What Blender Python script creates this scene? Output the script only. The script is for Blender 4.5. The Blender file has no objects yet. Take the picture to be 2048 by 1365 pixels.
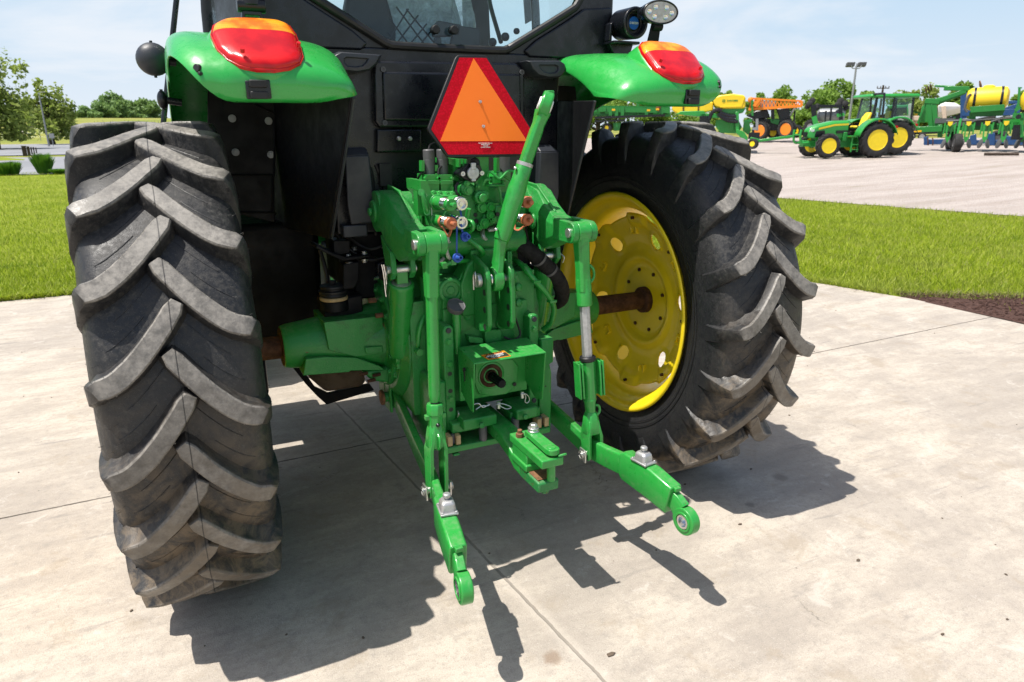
import bpy, bmesh, math, random
from mathutils import Vector as V, Matrix, noise
R = math.radians
PI = math.pi
random.seed(7)
scene = bpy.context.scene
COL = scene.collection

# ------------------------------------------------------------------ camera
CAM = V((-1.1117, -2.9924, 1.7786))
YAW, PIT, ROLL, FPX = R(25.62), R(17.08), R(-0.31), 1384.04
PW, PH = 2048.0, 1365.0
FW = V((math.sin(YAW)*math.cos(PIT), math.cos(YAW)*math.cos(PIT), -math.sin(PIT)))
RT0 = V((math.cos(YAW), -math.sin(YAW), 0))
UP0 = RT0.cross(FW)
RT = math.cos(ROLL)*RT0 + math.sin(ROLL)*UP0
UP = -math.sin(ROLL)*RT0 + math.cos(ROLL)*UP0
cd = bpy.data.cameras.new("camera")
cam = bpy.data.objects.new("camera", cd); COL.objects.link(cam)
cam.matrix_world = Matrix(((RT.x, UP.x, -FW.x, CAM.x), (RT.y, UP.y, -FW.y, CAM.y), (RT.z, UP.z, -FW.z, CAM.z), (0, 0, 0, 1)))
cd.sensor_width = 36; cd.sensor_fit = 'HORIZONTAL'
cd.lens = FPX/PW*36; cd.clip_start = 0.05; cd.clip_end = 6000
cd.dof.use_dof = True; cd.dof.focus_distance = 3.3; cd.dof.aperture_fstop = 5.0
scene.camera = cam

def ray(px, py):
    return FW + RT*((px-PW/2)/FPX) + UP*((PH/2-py)/FPX)
def at(px, py, y=None, x=None, z=None, d=None):
    """surveyed point: where the sight line through a photo pixel meets a known plane of the tractor or the yard"""
    r = ray(px, py)
    if y is not None: t = (y-CAM.y)/r.y
    elif x is not None: t = (x-CAM.x)/r.x
    elif z is not None: t = (z-CAM.z)/r.z
    else: t = d/V((r.x, r.y, 0)).length
    return CAM + r*t
KM = {1: (120, 220, 2.729), 2: (180, 680, 2.4375), 3: (280, 0, 4.096), 4: (680, 0, 3.4133), 5: (740, 280, 3.791), 6: (520, 440, 3.592),
      7: (820, 560, 3.411), 8: (1040, 360, 2.5275), 9: (1140, 200, 1.796), 10: (800, 780, 3.1016), 11: (1180, 0, 5.687), 12: (1380, 120, 6.0235),
      13: (1720, 120, 6.204), 14: (0, 60, 4.55), 15: (1580, 380, 4.265), 21: (740, 280, 6.825), 22: (960, 280, 6.825), 23: (740, 440, 6.825),
      24: (960, 440, 6.825), 25: (580, 0, 3.531), 26: (430, 190, 4.137), 27: (560, 700, 6.4)}
def K(k, x, y, Y=None, X=None, Z=None):
    a, b, s = KM[k]
    return at(a+x/s, b+y/s, y=Y, x=X, z=Z)

# ------------------------------------------------------------------ node helpers
class NT:
    def __init__(s, name):
        s.m = bpy.data.materials.new(name); s.m.use_nodes = True
        s.t = s.m.node_tree; s.t.nodes.clear()
        s.out = s.n('ShaderNodeOutputMaterial')
    def n(s, ty, **kw):
        nd = s.t.nodes.new(ty)
        for k, v in kw.items():
            if k.startswith('i_'):
                key = k[2:]
                key = int(key) if key.isdigit() else key.replace('_', ' ')
                nd.inputs[key].default_value = v
            else: setattr(nd, k, v)
        return nd
    def l(s, a, b): s.t.links.new(a, b)
    def coords(s, kind='Object'):
        return s.n('ShaderNodeTexCoord').outputs[kind]
    def noise(s, co, scale, detail=4, rough=.55, dist=0):
        nd = s.n('ShaderNodeTexNoise', i_Scale=scale, i_Detail=detail, i_Roughness=rough, i_Distortion=dist)
        if co is not None: s.l(co, nd.inputs['Vector'])
        return nd.outputs['Fac']
    def ramp(s, fac, stops, interp='LINEAR'):
        nd = s.n('ShaderNodeValToRGB'); cr = nd.color_ramp; cr.interpolation = interp
        while len(cr.elements) < len(stops): cr.elements.new(.5)
        for e, (p, c) in zip(cr.elements, stops):
            e.position = p; e.color = c if len(c) == 4 else (*c, 1)
        s.l(fac, nd.inputs['Fac']); return nd.outputs['Color']
    def mix(s, fac, a, b, mode='MIX'):
        nd = s.n('ShaderNodeMix', data_type='RGBA', blend_type=mode)
        for sock, v in ((nd.inputs[0], fac), (nd.inputs[6], a), (nd.inputs[7], b)):
            if isinstance(v, (int, float)): sock.default_value = v
            elif isinstance(v, tuple): sock.default_value = v if len(v) == 4 else (*v, 1)
            else: s.l(v, sock)
        return nd.outputs[2]
    def math(s, op, a, b=None, c=None, clamp=False):
        nd = s.n('ShaderNodeMath', operation=op, use_clamp=clamp)
        for i, v in enumerate((a, b, c)):
            if v is None: continue
            if isinstance(v, (int, float)): nd.inputs[i].default_value = v
            else: s.l(v, nd.inputs[i])
        return nd.outputs[0]
    def mapr(s, v, a, b, c=0., d=1., smooth=True):
        nd = s.n('ShaderNodeMapRange', interpolation_type='SMOOTHSTEP' if smooth else 'LINEAR', i_1=a, i_2=b, i_3=c, i_4=d)
        s.l(v, nd.inputs[0]); return nd.outputs[0]
    def bump(s, h, strength=.3, dist=.01):
        nd = s.n('ShaderNodeBump', i_Strength=strength, i_Distance=dist); s.l(h, nd.inputs['Height']); return nd.outputs[0]
    def pbsdf(s, col=None, rough=.5, metal=0, normal=None, spec=.5, coat=0, **kw):
        nd = s.n('ShaderNodeBsdfPrincipled')
        for k, v in (('Base Color', col), ('Roughness', rough), ('Metallic', metal), ('Normal', normal), ('Specular IOR Level', spec), ('Coat Weight', coat)):
            if v is None: continue
            if isinstance(v, (int, float)): nd.inputs[k].default_value = v
            elif isinstance(v, tuple): nd.inputs[k].default_value = v if len(v) == 4 else (*v, 1)
            else: s.l(v, nd.inputs[k])
        for k, v in kw.items(): nd.inputs[k.replace('_', ' ')].default_value = v
        s.l(nd.outputs[0], s.out.inputs['Surface']); s.b = nd
        return nd

def mat_paint(name, col, rough=.32, coat=.25, dust=.25, dustcol=(.35, .32, .26), chips=0., rust=(.16, .045, .015), bump=0., scale=1., spec=.5, grease=0.):
    m = NT(name); co = m.coords()
    n1 = m.noise(co, 9*scale, 6, .65)
    c = m.mix(m.mapr(n1, .35, .75, 0, .30), col, tuple(x*.72 for x in col))
    n2 = m.noise(co, 38*scale, 8, .75)
    c = m.mix(m.mapr(n2, .52, .8, 0, dust), c, dustcol)
    if grease:
        gr = m.math('MULTIPLY', m.mapr(m.noise(co, 6.5*scale, 7, .72, 1.1), .54, .66), m.mapr(m.noise(co, 48*scale, 4, .6), .3, .7, .5, 1)); c = m.mix(m.math('MULTIPLY', gr, grease), c, (.022, .020, .014))
    if chips:
        n3 = m.noise(co, 26*scale, 6, .7, .4)
        c = m.mix(m.mapr(n3, .72-chips, .735-chips, 0, 1), c, rust)
    # settled dust on faces that look up
    g = m.n('ShaderNodeNewGeometry'); sn = m.n('ShaderNodeSeparateXYZ'); m.l(g.outputs['Normal'], sn.inputs[0])
    up = m.math('MULTIPLY', m.mapr(sn.outputs[2], .55, 1.), m.mapr(m.noise(co, 55*scale, 6, .75), .38, .7, 0, dust*.9)); c = m.mix(up, c, dustcol)
    rg = m.mapr(n2, .3, .8, rough*.8, rough+.3)
    nm = None
    h = m.noise(co, 160*scale if bump else 30*scale, 3, .5)
    nm = m.bump(h, bump if bump else .04, .004)
    m.pbsdf(c, rg, 0, nm, spec, coat); m.b.inputs['Coat Roughness'].default_value = .12
    return m.m
def mat_plain(name, col, rough=.5, metal=0., var=.25, scale=20., bump=.08, spec=.5, dust=0., dustcol=(.3, .28, .25)):
    m = NT(name); co = m.coords()
    n1 = m.noise(co, scale, 6, .65)
    c = m.mix(m.mapr(n1, .3, .75, 0, 1), tuple(x*(1+var) for x in col), tuple(x*(1-var) for x in col))
    if dust:
        c = m.mix(m.mapr(m.noise(co, scale*2.7, 8, .75), .5, .8, 0, dust), c, dustcol)
    rg = m.mapr(n1, .3, .7, max(rough-.08, .03), min(rough+.12, 1))
    m.pbsdf(c, rg, metal, m.bump(m.noise(co, scale*5, 4, .6), bump, .004), spec)
    return m.m

M = {}
M['green'] = mat_paint('green_paint', (.020, .295, .042), .30, .30, .24, chips=.010, grease=.35)
M['green_cast'] = mat_paint('green_cast_paint', (.016, .252, .040), .40, .15, .30, chips=.035, bump=.4, grease=.55)
M['green_worn'] = mat_paint('worn_green_paint', (.014, .19, .04), .45, .1, .45, dustcol=(.30, .30, .24), chips=.12, bump=.4, scale=1.6)
M['green_body'] = mat_paint('green_body_panel', (.022, .350, .055), .26, .5, .08, scale=.5)
M['green_far'] = mat_paint('green_machine_paint', (.014, .20, .03), .4, .1, .15, scale=.4)
M['yellow'] = mat_paint('yellow_rim_paint', (.93, .69, .010), .36, .2, .04, dustcol=(.5, .42, .2), chips=.0)
M['yellow_tank'] = mat_paint('yellow_tank_plastic', (.86, .60, .02), .4, 0, .05, scale=.4)
M['orange'] = mat_paint('orange_boom_paint', (.85, .24, .015), .45, 0, .1, scale=.4)
M['blue_far'] = mat_paint('blue_machine_paint', (.008, .055, .17), .45, .1, .15, scale=.4)
M['black'] = mat_plain('black_plastic', (.0055, .0065, .0095), .28, 0, .2, 14, .05, .5, dust=.06, dustcol=(.07, .065, .06))
M['black_matt'] = mat_plain('black_matt_steel', (.0045, .0048, .006), .55, 0, .2, 14, .12, .22, dust=.04, dustcol=(.05, .045, .04))
M['cabgrey'] = mat_plain('dark_grey_plastic', (.024, .027, .034), .42, 0, .15, 16, .06, .5, dust=.12, dustcol=(.15, .14, .13))
M['greyplast'] = mat_plain('grey_plastic', (.09, .09, .095), .5, 0, .15, 20, .06)
M['seal'] = mat_plain('rubber_seal', (.008, .008, .009), .5, 0, .1, 30, .1)
M['zinc'] = mat_plain('zinc_plated_steel', (.62, .62, .60), .34, .9, .15, 40, .08)
M['chrome'] = mat_plain('bright_steel', (.75, .75, .74), .2, 1, .1, 40, .05)
M['alu'] = mat_plain('cast_aluminium', (.45, .45, .45), .45, .7, .15, 60, .2)
M['rust'] = mat_plain('rusty_steel', (.075, .034, .018), .75, .2, .5, 28, .5, .3)
M['rustlight'] = mat_plain('worn_rusty_steel', (.20, .095, .05), .7, .2, .4, 30, .5, .3, dust=.4, dustcol=(.03, .22, .04))
M['copper'] = mat_plain('copper_coloured_rubber', (.42, .13, .055), .5, 0, .15, 30, .08)
M['bluecap'] = mat_plain('blue_rubber', (.02, .075, .35), .5, 0, .15, 30, .08)
M['brass'] = mat_plain('tan_spacer', (.42, .30, .15), .6, 0, .2, 30, .1)
M['white'] = mat_plain('white_paint', (.75, .75, .73), .5, 0, .06, 10, .05)
M['tan'] = mat_plain('beige_paint', (.5, .40, .30), .6, 0, .1, 10, .05)
M['sleeve'] = mat_plain('black_fabric_sleeve', (.011, .0105, .011), .8, 0, .4, 26, .6, .3)
M['iron'] = mat_plain('brown_castings', (.10, .075, .055), .8, 0, .35, 12, .4, .3)
M['ecco'] = mat_plain('blue_label', (.006, .12, .55), .4, 0, .05, 10, .02)
M['ink'] = mat_plain('dark_ink', (.02, .03, .02), .5, 0, .05, 10, .02)
M['label_yellow'] = mat_plain('yellow_label', (.85, .45, .01), .4, 0, .06, 10, .02)
M['label_white'] = mat_plain('white_label', (.78, .78, .76), .45, 0, .04, 10, .02)
M['label_orange'] = mat_plain('orange_label', (.85, .25, .01), .4, 0, .06, 10, .02)
M['hubcap'] = mat_plain('brown_mulch', (.10, .045, .03), .9, 0, .6, 60, 1.)
M['wood'] = mat_plain('weathered_timber', (.05, .035, .025), .9, 0, .4, 12, .4)
M['rock'] = mat_plain('pale_rock', (.5, .46, .42), .9, 0, .25, 4, .6)
M['bark'] = mat_plain('bark', (.075, .058, .042), .9, 0, .4, 8, .8, .2)
M['galv'] = mat_plain('galvanised_steel', (.30, .31, .32), .5, .5, .1, 10, .05)
M['bluegrey'] = mat_plain('grey_cloth', (.20, .22, .23), .85, 0, .2, 90, .4)

# ------------------------------------------------------------------ mesh builder
def frame(axis):
    a = V(axis).normalized()
    t = V((0, 0, 1)) if abs(a.z) < .9 else V((1, 0, 0))
    u = a.cross(t).normalized(); v = a.cross(u).normalized()
    return a, u, v
def catmull(pts, sub=5):
    pts = [V(p) for p in pts]
    if len(pts) < 3: return pts
    q = [pts[0]*2-pts[1]] + pts + [pts[-1]*2-pts[-2]]
    out = []
    for i in range(1, len(q)-2):
        for k in range(sub):
            t = k/sub; a, b, c, d = q[i-1], q[i], q[i+1], q[i+2]
            out.append(.5*((2*b)+(c-a)*t+(2*a-5*b+4*c-d)*t*t+(3*b-a-3*c+d)*t**3))
    out.append(pts[-1]); return out

class MB:
    def __init__(s):
        s.bm = bmesh.new(); s.mi = 0
    def face(s, vs):
        try:
            f = s.bm.faces.new(vs); f.material_index = s.mi; return f
        except ValueError: return None
    def v(s, p): return s.bm.verts.new(p)
    def ring(s, pts): return [s.bm.verts.new(p) for p in pts]
    def bridge(s, a, b, closed=True):
        n = len(a)
        for i in range(n if closed else n-1):
            j = (i+1) % n
            s.face((a[i], a[j], b[j], b[i]))
    def loft(s, rings, cap=True, closed=True):
        rs = [s.ring(r) for r in rings]
        for a, b in zip(rs, rs[1:]): s.bridge(a, b, closed)
        if cap: s.face(rs[0][::-1]); s.face(rs[-1])
        return s
    def box(s, c, size, rot=None):
        c = V(c); h = V(size)/2
        m = rot if rot is not None else Matrix.Identity(3)
        if isinstance(m, (int, float)): m = Matrix.Rotation(m, 3, 'Z')
        P = [c+m@V((sx*h.x, sy*h.y, sz*h.z)) for sz in (-1, 1) for sx, sy in ((-1, -1), (1, -1), (1, 1), (-1, 1))]
        return s.loft([P[:4], P[4:]])
    def box2(s, a, b):
        a, b = V(a), V(b); return s.box((a+b)/2, (abs(a.x-b.x), abs(a.y-b.y), abs(a.z-b.z)))
    def cyl(s, p0, p1, r0, r1=None, n=20, cap=True):
        p0, p1 = V(p0), V(p1); r1 = r0 if r1 is None else r1
        a, u, v = frame(p1-p0)
        cs = [(math.cos(2*PI*i/n), math.sin(2*PI*i/n)) for i in range(n)]
        return s.loft([[p+u*(r*c)+v*(r*w) for c, w in cs] for p, r in ((p0, r0), (p1, r1))], cap)
    def lathe(s, p0, axis, prof, n=24, cap=True, phase=0):
        """prof: (distance along axis, radius)"""
        p0 = V(p0); a, u, v = frame(axis)
        cs = [(math.cos(2*PI*i/n+phase), math.sin(2*PI*i/n+phase)) for i in range(n)]
        return s.loft([[p0+a*t+u*(r*c)+v*(r*w) for c, w in cs] for t, r in prof], cap)
    def tube(s, pts, r, n=10, sub=5, cap=True, sq=1.):
        P = catmull(pts, sub)
        rr = r if isinstance(r, (list, tuple)) else None
        rings = []; up = None
        for i, p in enumerate(P):
            t = (P[min(i+1, len(P)-1)]-P[max(i-1, 0)]).normalized()
            if up is None: _, up, _ = frame(t)
            up = (up-t*up.dot(t)).normalized(); w = t.cross(up)
            if rr:
                f = i/(len(P)-1)*(len(rr)-1); k = min(int(f), len(rr)-2); q = rr[k]+(rr[k+1]-rr[k])*(f-k)
            else: q = r
            rings.append([p+up*(q*math.cos(2*PI*j/n))+w*(q*sq*math.sin(2*PI*j/n)) for j in range(n)])
        return s.loft(rings, cap)
    def prism(s, poly, vec):
        vec = V(vec); P = [V(p) for p in poly]
        a = s.ring(P); b = s.ring([p+vec for p in P])
        s.bridge(a, b); s.face(a[::-1]); s.face(b); return s
    def slab(s, outer, holes, vec):
        """flat plate with holes"""
        vec = V(vec)
        bot = [s.ring([V(p) for p in l]) for l in [outer]+holes]
        es = []
        for l in bot:
            for i in range(len(l)): es.append(s.bm.edges.new((l[i], l[(i+1) % len(l)])))
        r = bmesh.ops.triangle_fill(s.bm, use_beauty=True, use_dissolve=False, edges=es)
        fs = [g for g in r['geom'] if isinstance(g, bmesh.types.BMFace)]
        mp = {}
        for l in bot:
            for q in l: mp[q] = s.bm.verts.new(q.co+vec)
        for f in fs:
            f.material_index = s.mi
            s.face([mp[q] for q in f.verts][::-1])
        for l in bot: s.bridge(l, [mp[q] for q in l])
        return s
    def bolt(s, p, axis, r=.011, h=.008, washer=True):
        p = V(p); a = V(axis).normalized()
        if washer: s.cyl(p-a*.003, p+a*.0025, r*1.35, n=16)
        s.cyl(p, p+a*h, r, n=6); return s
    def uvs(s, c, r, nu=16, nv=10, sc=(1, 1, 1), m=None):
        c = V(c); m = m or Matrix.Identity(3)
        rings = []
        for i in range(1, nv):
            ph = PI*i/nv
            rings.append([c+m@V((sc[0]*r*math.sin(ph)*math.cos(2*PI*j/nu), sc[1]*r*math.sin(ph)*math.sin(2*PI*j/nu), -sc[2]*r*math.cos(ph))) for j in range(nu)])
        return s.loft(rings)
    def grid(s, rows):
        rs = [s.ring(r) for r in rows]
        for a, b in zip(rs, rs[1:]): s.bridge(a, b, False)
        return s
    def mesh(s, name, mats, smooth=35):
        bmesh.ops.recalc_face_normals(s.bm, faces=s.bm.faces)
        me = bpy.data.meshes.new(name); s.bm.to_mesh(me); s.bm.free()
        for m in (mats if isinstance(mats, (list, tuple)) else [mats]): me.materials.append(M[m] if isinstance(m, str) else m)
        if smooth:
            me.polygons.foreach_set('use_smooth', [True]*len(me.polygons))
            me.set_sharp_from_angle(angle=R(smooth))
        return me
    def build(s, name, mats, parent=None, bevel=0, seg=2, smooth=35, loc=None, subsurf=0):
        me = s.mesh(name, mats, smooth)
        if loc is not None: me.transform(Matrix.Translation(-V(loc)))
        o = bpy.data.objects.new(name, me); COL.objects.link(o)
        if loc is not None: o.location = loc
        if parent is not None:
            o.parent = parent
            pl = world_loc(parent)
            o.location = (V(loc) if loc is not None else V((0, 0, 0)))-pl if loc is not None or pl.length > 0 else V((0, 0, 0))
            if loc is None and pl.length > 0: pass
        if subsurf:
            md = o.modifiers.new('subsurf', 'SUBSURF'); md.levels = md.render_levels = subsurf
        if bevel:
            md = o.modifiers.new('bevel', 'BEVEL'); md.width = bevel; md.segments = seg; md.limit_method = 'ANGLE'; md.angle_limit = R(30); md.use_clamp_overlap = True
            md.harden_normals = False
        if name in SPLIT: o.name = SPLIT[name]; split_pieces(o)
        return o
SPLIT = {'housing_bolts': 'housing_bolt', 'wheel_bolts': 'wheel_bolt', 'clamp_bosses': 'clamp_boss', 'panel_bolts': 'panel_bolt', 'mount_bolts': 'mount_bolt', 'drain_plugs': 'drain_plug', 'panel_screws': 'panel_screw', 'panel_rivets': 'panel_rivet',
         'lamp_screws': 'lamp_screw', 'sign_screws': 'sign_screw', 'socket_screws': 'socket_screw', 'housing_plugs': 'housing_plug', 'frame_plugs': 'frame_plug', 'frame_bolts': 'frame_bolt', 'frame_holes': 'frame_hole', 'bracket_holes': 'bracket_hole',
         'valve_screws': 'valve_screw', 'shield_plugs': 'shield_plug', 'retaining_clips': 'retaining_clip', 'green_hoses': 'green_hose', 'steel_fittings': 'steel_fitting', 'brake_pipes': 'brake_pipe', 'steel_pipes': 'steel_pipe', 'panel_ribs': 'panel_rib'}
SPLIT.update({k: k for k in ('solenoid_cable', 'hose_clamp', 'cast_boss', 'pipe_clip', 'reflector', 'boom_bracket', 'hose_bundle', 'wiring_hose', 'arm_pin', 'fuel_tank', 'rubber_plug', 'rocker_switch', 'latch_knob', 'grease_nipple', 'link_pin', 'spacer', 'spacer_pin', 'led_lens', 'air_duct', 'cab_pillar', 'top_link_bracket', 'drawbar_frame', 'rod_pin', 'fan', 'console', 'controls', 'row_unit', 'headlight')})
def islands(me, tol=.0004):
    """loose pieces of a mesh; pieces whose boxes touch are kept together"""
    n = len(me.vertices); par = list(range(n))
    def f(a):
        while par[a] != a: par[a] = par[par[a]]; a = par[a]
        return a
    for e in me.edges:
        a, b = f(e.vertices[0]), f(e.vertices[1])
        if a != b: par[a] = b
    g = {}
    for v in me.vertices: g.setdefault(f(v.index), []).append(v.index)
    L = []
    for ids in g.values():
        cs = [me.vertices[i].co for i in ids]
        L.append([[min(c[k] for c in cs)-tol for k in range(3)], [max(c[k] for c in cs)+tol for k in range(3)], ids])
    merged = True
    while merged:
        merged = False
        for i in range(len(L)):
            for j in range(i+1, len(L)):
                a, b = L[i], L[j]
                if all(a[0][k] <= b[1][k] and b[0][k] <= a[1][k] for k in range(3)):
                    L[i] = [[min(a[0][k], b[0][k]) for k in range(3)], [max(a[1][k], b[1][k]) for k in range(3)], a[2]+b[2]]; del L[j]; merged = True; break
            if merged: break
    return [l[2] for l in L]
def split_pieces(o):
    """give every separate piece of a part an object of its own"""
    me = o.data; groups = islands(me)
    if len(groups) < 2: return [o]
    out = []
    for ids in groups:
        keep = set(ids); m2 = me.copy(); bm = bmesh.new(); bm.from_mesh(m2); bm.verts.ensure_lookup_table()
        bmesh.ops.delete(bm, geom=[v for v in bm.verts if v.index not in keep], context='VERTS'); bm.to_mesh(m2); bm.free()
        if not out: o.data = m2; out.append(o)
        else:
            c = o.copy(); c.data = m2; COL.objects.link(c); c.parent = o.parent; out.append(c)
    return out
def world_loc(o):
    p = V((0, 0, 0))
    while o is not None: p = p+o.location; o = o.parent
    return p
def tag(o, label=None, cat=None, group=None, kind=None):
    if label: o['label'] = label
    if cat: o['category'] = cat
    if group: o['group'] = group
    if kind: o['kind'] = kind
    return o
def thing(name, loc, label, cat, group=None, rz=0):
    o = bpy.data.objects.new(name, None); COL.objects.link(o); o.location = loc; o.rotation_euler.z = rz
    o.empty_display_size = .2
    return tag(o, label, cat, group)
def local(mb, name, mats, parent, **kw):
    """a part built in its thing's own coordinates"""
    me = mb.mesh(name, mats, kw.get('smooth', 35))
    o = bpy.data.objects.new(name, me); COL.objects.link(o); o.parent = parent
    if kw.get('bevel'):
        md = o.modifiers.new('bevel', 'BEVEL'); md.width = kw['bevel']; md.segments = 2; md.limit_method = 'ANGLE'; md.angle_limit = R(30)
    if name in SPLIT: o.name = SPLIT[name]; split_pieces(o)
    return o
def copy_tree(o, parent=None):
    c = o.copy(); COL.objects.link(c)
    if parent is not None: c.parent = parent
    for ch in list(o.children): copy_tree(ch, c)
    return c
def text_mesh(txt, size, extrude=.0006, align='CENTER', bold=0.):
    cu = bpy.data.curves.new('lettering', 'FONT'); cu.body = txt; cu.size = size; cu.extrude = extrude; cu.align_x = align; cu.align_y = 'CENTER'; cu.offset = bold
    cu.resolution_u = 3
    o = bpy.data.objects.new('lettering', cu); COL.objects.link(o)
    dg = bpy.context.evaluated_depsgraph_get()
    me = bpy.data.meshes.new_from_object(o.evaluated_get(dg))
    bpy.data.objects.remove(o); bpy.data.curves.remove(cu)
    return me
def put_text(mb, txt, size, origin, xdir, ydir, bold=0., align='CENTER'):
    me = text_mesh(txt, size, bold=bold, align=align)
    x = V(xdir).normalized(); y = V(ydir).normalized(); z = x.cross(y)
    vs = [mb.bm.verts.new(V(origin)+x*v.co.x+y*v.co.y+z*(v.co.z+.0006)) for v in me.vertices]
    for p in me.polygons: mb.face([vs[i] for i in p.vertices])
    bpy.data.meshes.remove(me)

# ------------------------------------------------------------------ light and sky
SUN = V((.415, -.015, -1)).normalized()          # direction the light travels
sd = bpy.data.lights.new('sun', 'SUN'); sd.energy = 5.0; sd.angle = R(.5); sd.color = (1, .955, .885)
so = bpy.data.objects.new('sun', sd); COL.objects.link(so)
so.rotation_euler = SUN.to_track_quat('-Z', 'Y').to_euler()
so.location = (-6, -1, 12)
elev = math.asin(-SUN.z)
w = bpy.data.worlds.new('World'); scene.world = w; w.use_nodes = True
wt = w.node_tree; wt.nodes.clear()
def wn(ty, **kw):
    nd = wt.nodes.new(ty)
    for k, v in kw.items():
        if k.startswith('i_'):
            key = k[2:]; nd.inputs[int(key) if key.isdigit() else key.replace('_', ' ')].default_value = v
        else: setattr(nd, k, v)
    return nd
sky = wn('ShaderNodeTexSky', sky_type='NISHITA', sun_disc=False, sun_elevation=elev, sun_rotation=math.atan2(-SUN.x, -SUN.y), air_density=1.2, dust_density=2.2, ozone_density=1.)
bg = wn('ShaderNodeBackground', i_Strength=.1); wo = wn('ShaderNodeOutputWorld')
tc = wn('ShaderNodeTexCoord'); mp = wn('ShaderNodeMapping', i_Scale=(1.0, 1.0, 4.2), i_Rotation=(0, 0, .4))
cn = wn('ShaderNodeTexNoise', i_Scale=2.1, i_Detail=7, i_Roughness=.58, i_Distortion=.5)
cr = wn('ShaderNodeMapRange', interpolation_type='SMOOTHSTEP', i_1=.36, i_2=.66, i_3=0., i_4=1.)
# hazy summer air: a bright white-blue belt with thin clouds low in the sky, deeper blue overhead
hz = wn('ShaderNodeMix', data_type='RGBA'); hz.inputs[6].default_value = (4.3, 5.6, 6.9, 1); hz.inputs[7].default_value = (6.35, 6.75, 7.3, 1)
sz = wn('ShaderNodeSeparateXYZ'); wt.links.new(tc.outputs['Generated'], sz.inputs[0])
lowz = wn('ShaderNodeMapRange', interpolation_type='SMOOTHSTEP', i_1=.0, i_2=.16, i_3=.75, i_4=0.); wt.links.new(sz.outputs[2], lowz.inputs[0])
mxz = wn('ShaderNodeMath', operation='MAXIMUM'); wt.links.new(cr.outputs[0], mxz.inputs[0]); wt.links.new(lowz.outputs[0], mxz.inputs[1]); wt.links.new(mxz.outputs[0], hz.inputs[0])
bel = wn('ShaderNodeMapRange', interpolation_type='SMOOTHSTEP', i_1=.16, i_2=.42, i_3=.96, i_4=.06); wt.links.new(sz.outputs[2], bel.inputs[0])
cm = wn('ShaderNodeMix', data_type='RGBA')
wt.links.new(tc.outputs['Generated'], mp.inputs[0]); wt.links.new(mp.outputs[0], cn.inputs['Vector'])
wt.links.new(cn.outputs['Fac'], cr.inputs[0]); wt.links.new(bel.outputs[0], cm.inputs[0]); wt.links.new(hz.outputs[2], cm.inputs[7])
wt.links.new(sky.outputs[0], cm.inputs[6]); wt.links.new(cm.outputs[2], bg.inputs[0]); wt.links.new(bg.outputs[0], wo.inputs[0])
vs = scene.view_settings; vs.view_transform = 'Standard'; vs.look = 'None'; vs.gamma = 1; vs.exposure = 0.45
scene.render.film_transparent = False
scene.cycles.use_denoising = True
scene.cycles.max_bounces = 8; scene.cycles.transparent_max_bounces = 16
scene.cycles.caustics_reflective = False; scene.cycles.caustics_refractive = False
# ------------------------------------------------------------------ rubber
def mat_rubber(name, rad, lugtop):
    m = NT(name); co = m.coords()
    sx = m.n('ShaderNodeSeparateXYZ'); m.l(co, sx.inputs[0])
    r2 = m.math('ADD', m.math('MULTIPLY', sx.outputs[1], sx.outputs[1]), m.math('MULTIPLY', sx.outputs[2], sx.outputs[2]))
    r = m.math('SQRT', r2)
    worn = m.mapr(r, rad-.012, rad-.003)
    n1 = m.noise(co, 7, 6, .65); n2 = m.noise(co, 60, 6, .7); n3 = m.noise(co, 240, 3, .6)
    base = m.mix(m.mapr(n1, .3, .75), (.010, .0108, .0132), (.020, .0200, .0205))
    # dusty tread band, cleaner dark sidewall
    scuff = m.math('MULTIPLY', m.mapr(r, rad-.15, rad-.05), m.mapr(m.noise(co, 22, 8, .8, .8), .54, .66, 0, .55)); base = m.mix(scuff, base, (.085, .080, .072))
    dusty = m.math('MULTIPLY', m.mapr(r, rad-.17, rad-.05), m.mapr(n2, .42, .74, .04, .50))
    c = m.mix(dusty, base, (.095, .088, .078))
    # dried soil left in the tread by the last ground contact (turns with the wheel)
    soil = m.math('MULTIPLY', m.math('MULTIPLY', m.mapr(sx.outputs[2], .35, -.6), m.mapr(r, rad-.16, rad-.06)), m.mapr(m.noise(co, 13, 7, .7, .6), .38, .64, 0, .9))
    c = m.mix(soil, c, (.170, .126, .080))
    # darker wet-looking treatment patches
    pat = m.math('MULTIPLY', m.mapr(m.noise(co, 5.5, 3, .5, 1.2), .60, .63), m.math('SUBTRACT', 1., worn))
    c = m.mix(m.math('MULTIPLY', pat, .6), c, (.013, .014, .017))
    c = m.mix(m.math('MULTIPLY', worn, m.mapr(n2, .2, .7, .45, .95)), c, m.mix(m.math('MULTIPLY', m.mapr(sx.outputs[2], .35, -.5), m.mapr(n1, .35, .6)), m.mix(m.mapr(m.noise(co, 18, 6, .75), .4, .65), lugtop, tuple(v*.55 for v in lugtop)), (.15, .125, .095)))
    speck = m.mapr(m.noise(co, 420, 2, .5), .66, .70, 0, .55)
    c = m.mix(speck, c, (.16, .155, .15))
    # moulding seam around the middle of the tread
    ax = m.math('ABSOLUTE', m.math('ADD', sx.outputs[0], m.math('MULTIPLY', m.math('SUBTRACT', m.noise(co, 9, 2, .5), .5), .006)))
    c = m.mix(m.mapr(ax, .0009, .0022, .85, 0), c, (.008, .008, .009))
    rg = m.mix(m.mapr(n2, .3, .7), (.36, .36, .36), (.66, .66, .66))
    h = m.math('ADD', m.math('MULTIPLY', n2, .5), n3)
    m.pbsdf(c, rg, 0, m.bump(h, .22, .003), .45)
    return m.m
M['rubber'] = mat_rubber('tyre_rubber', .925, (.29, .268, .238))
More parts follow.
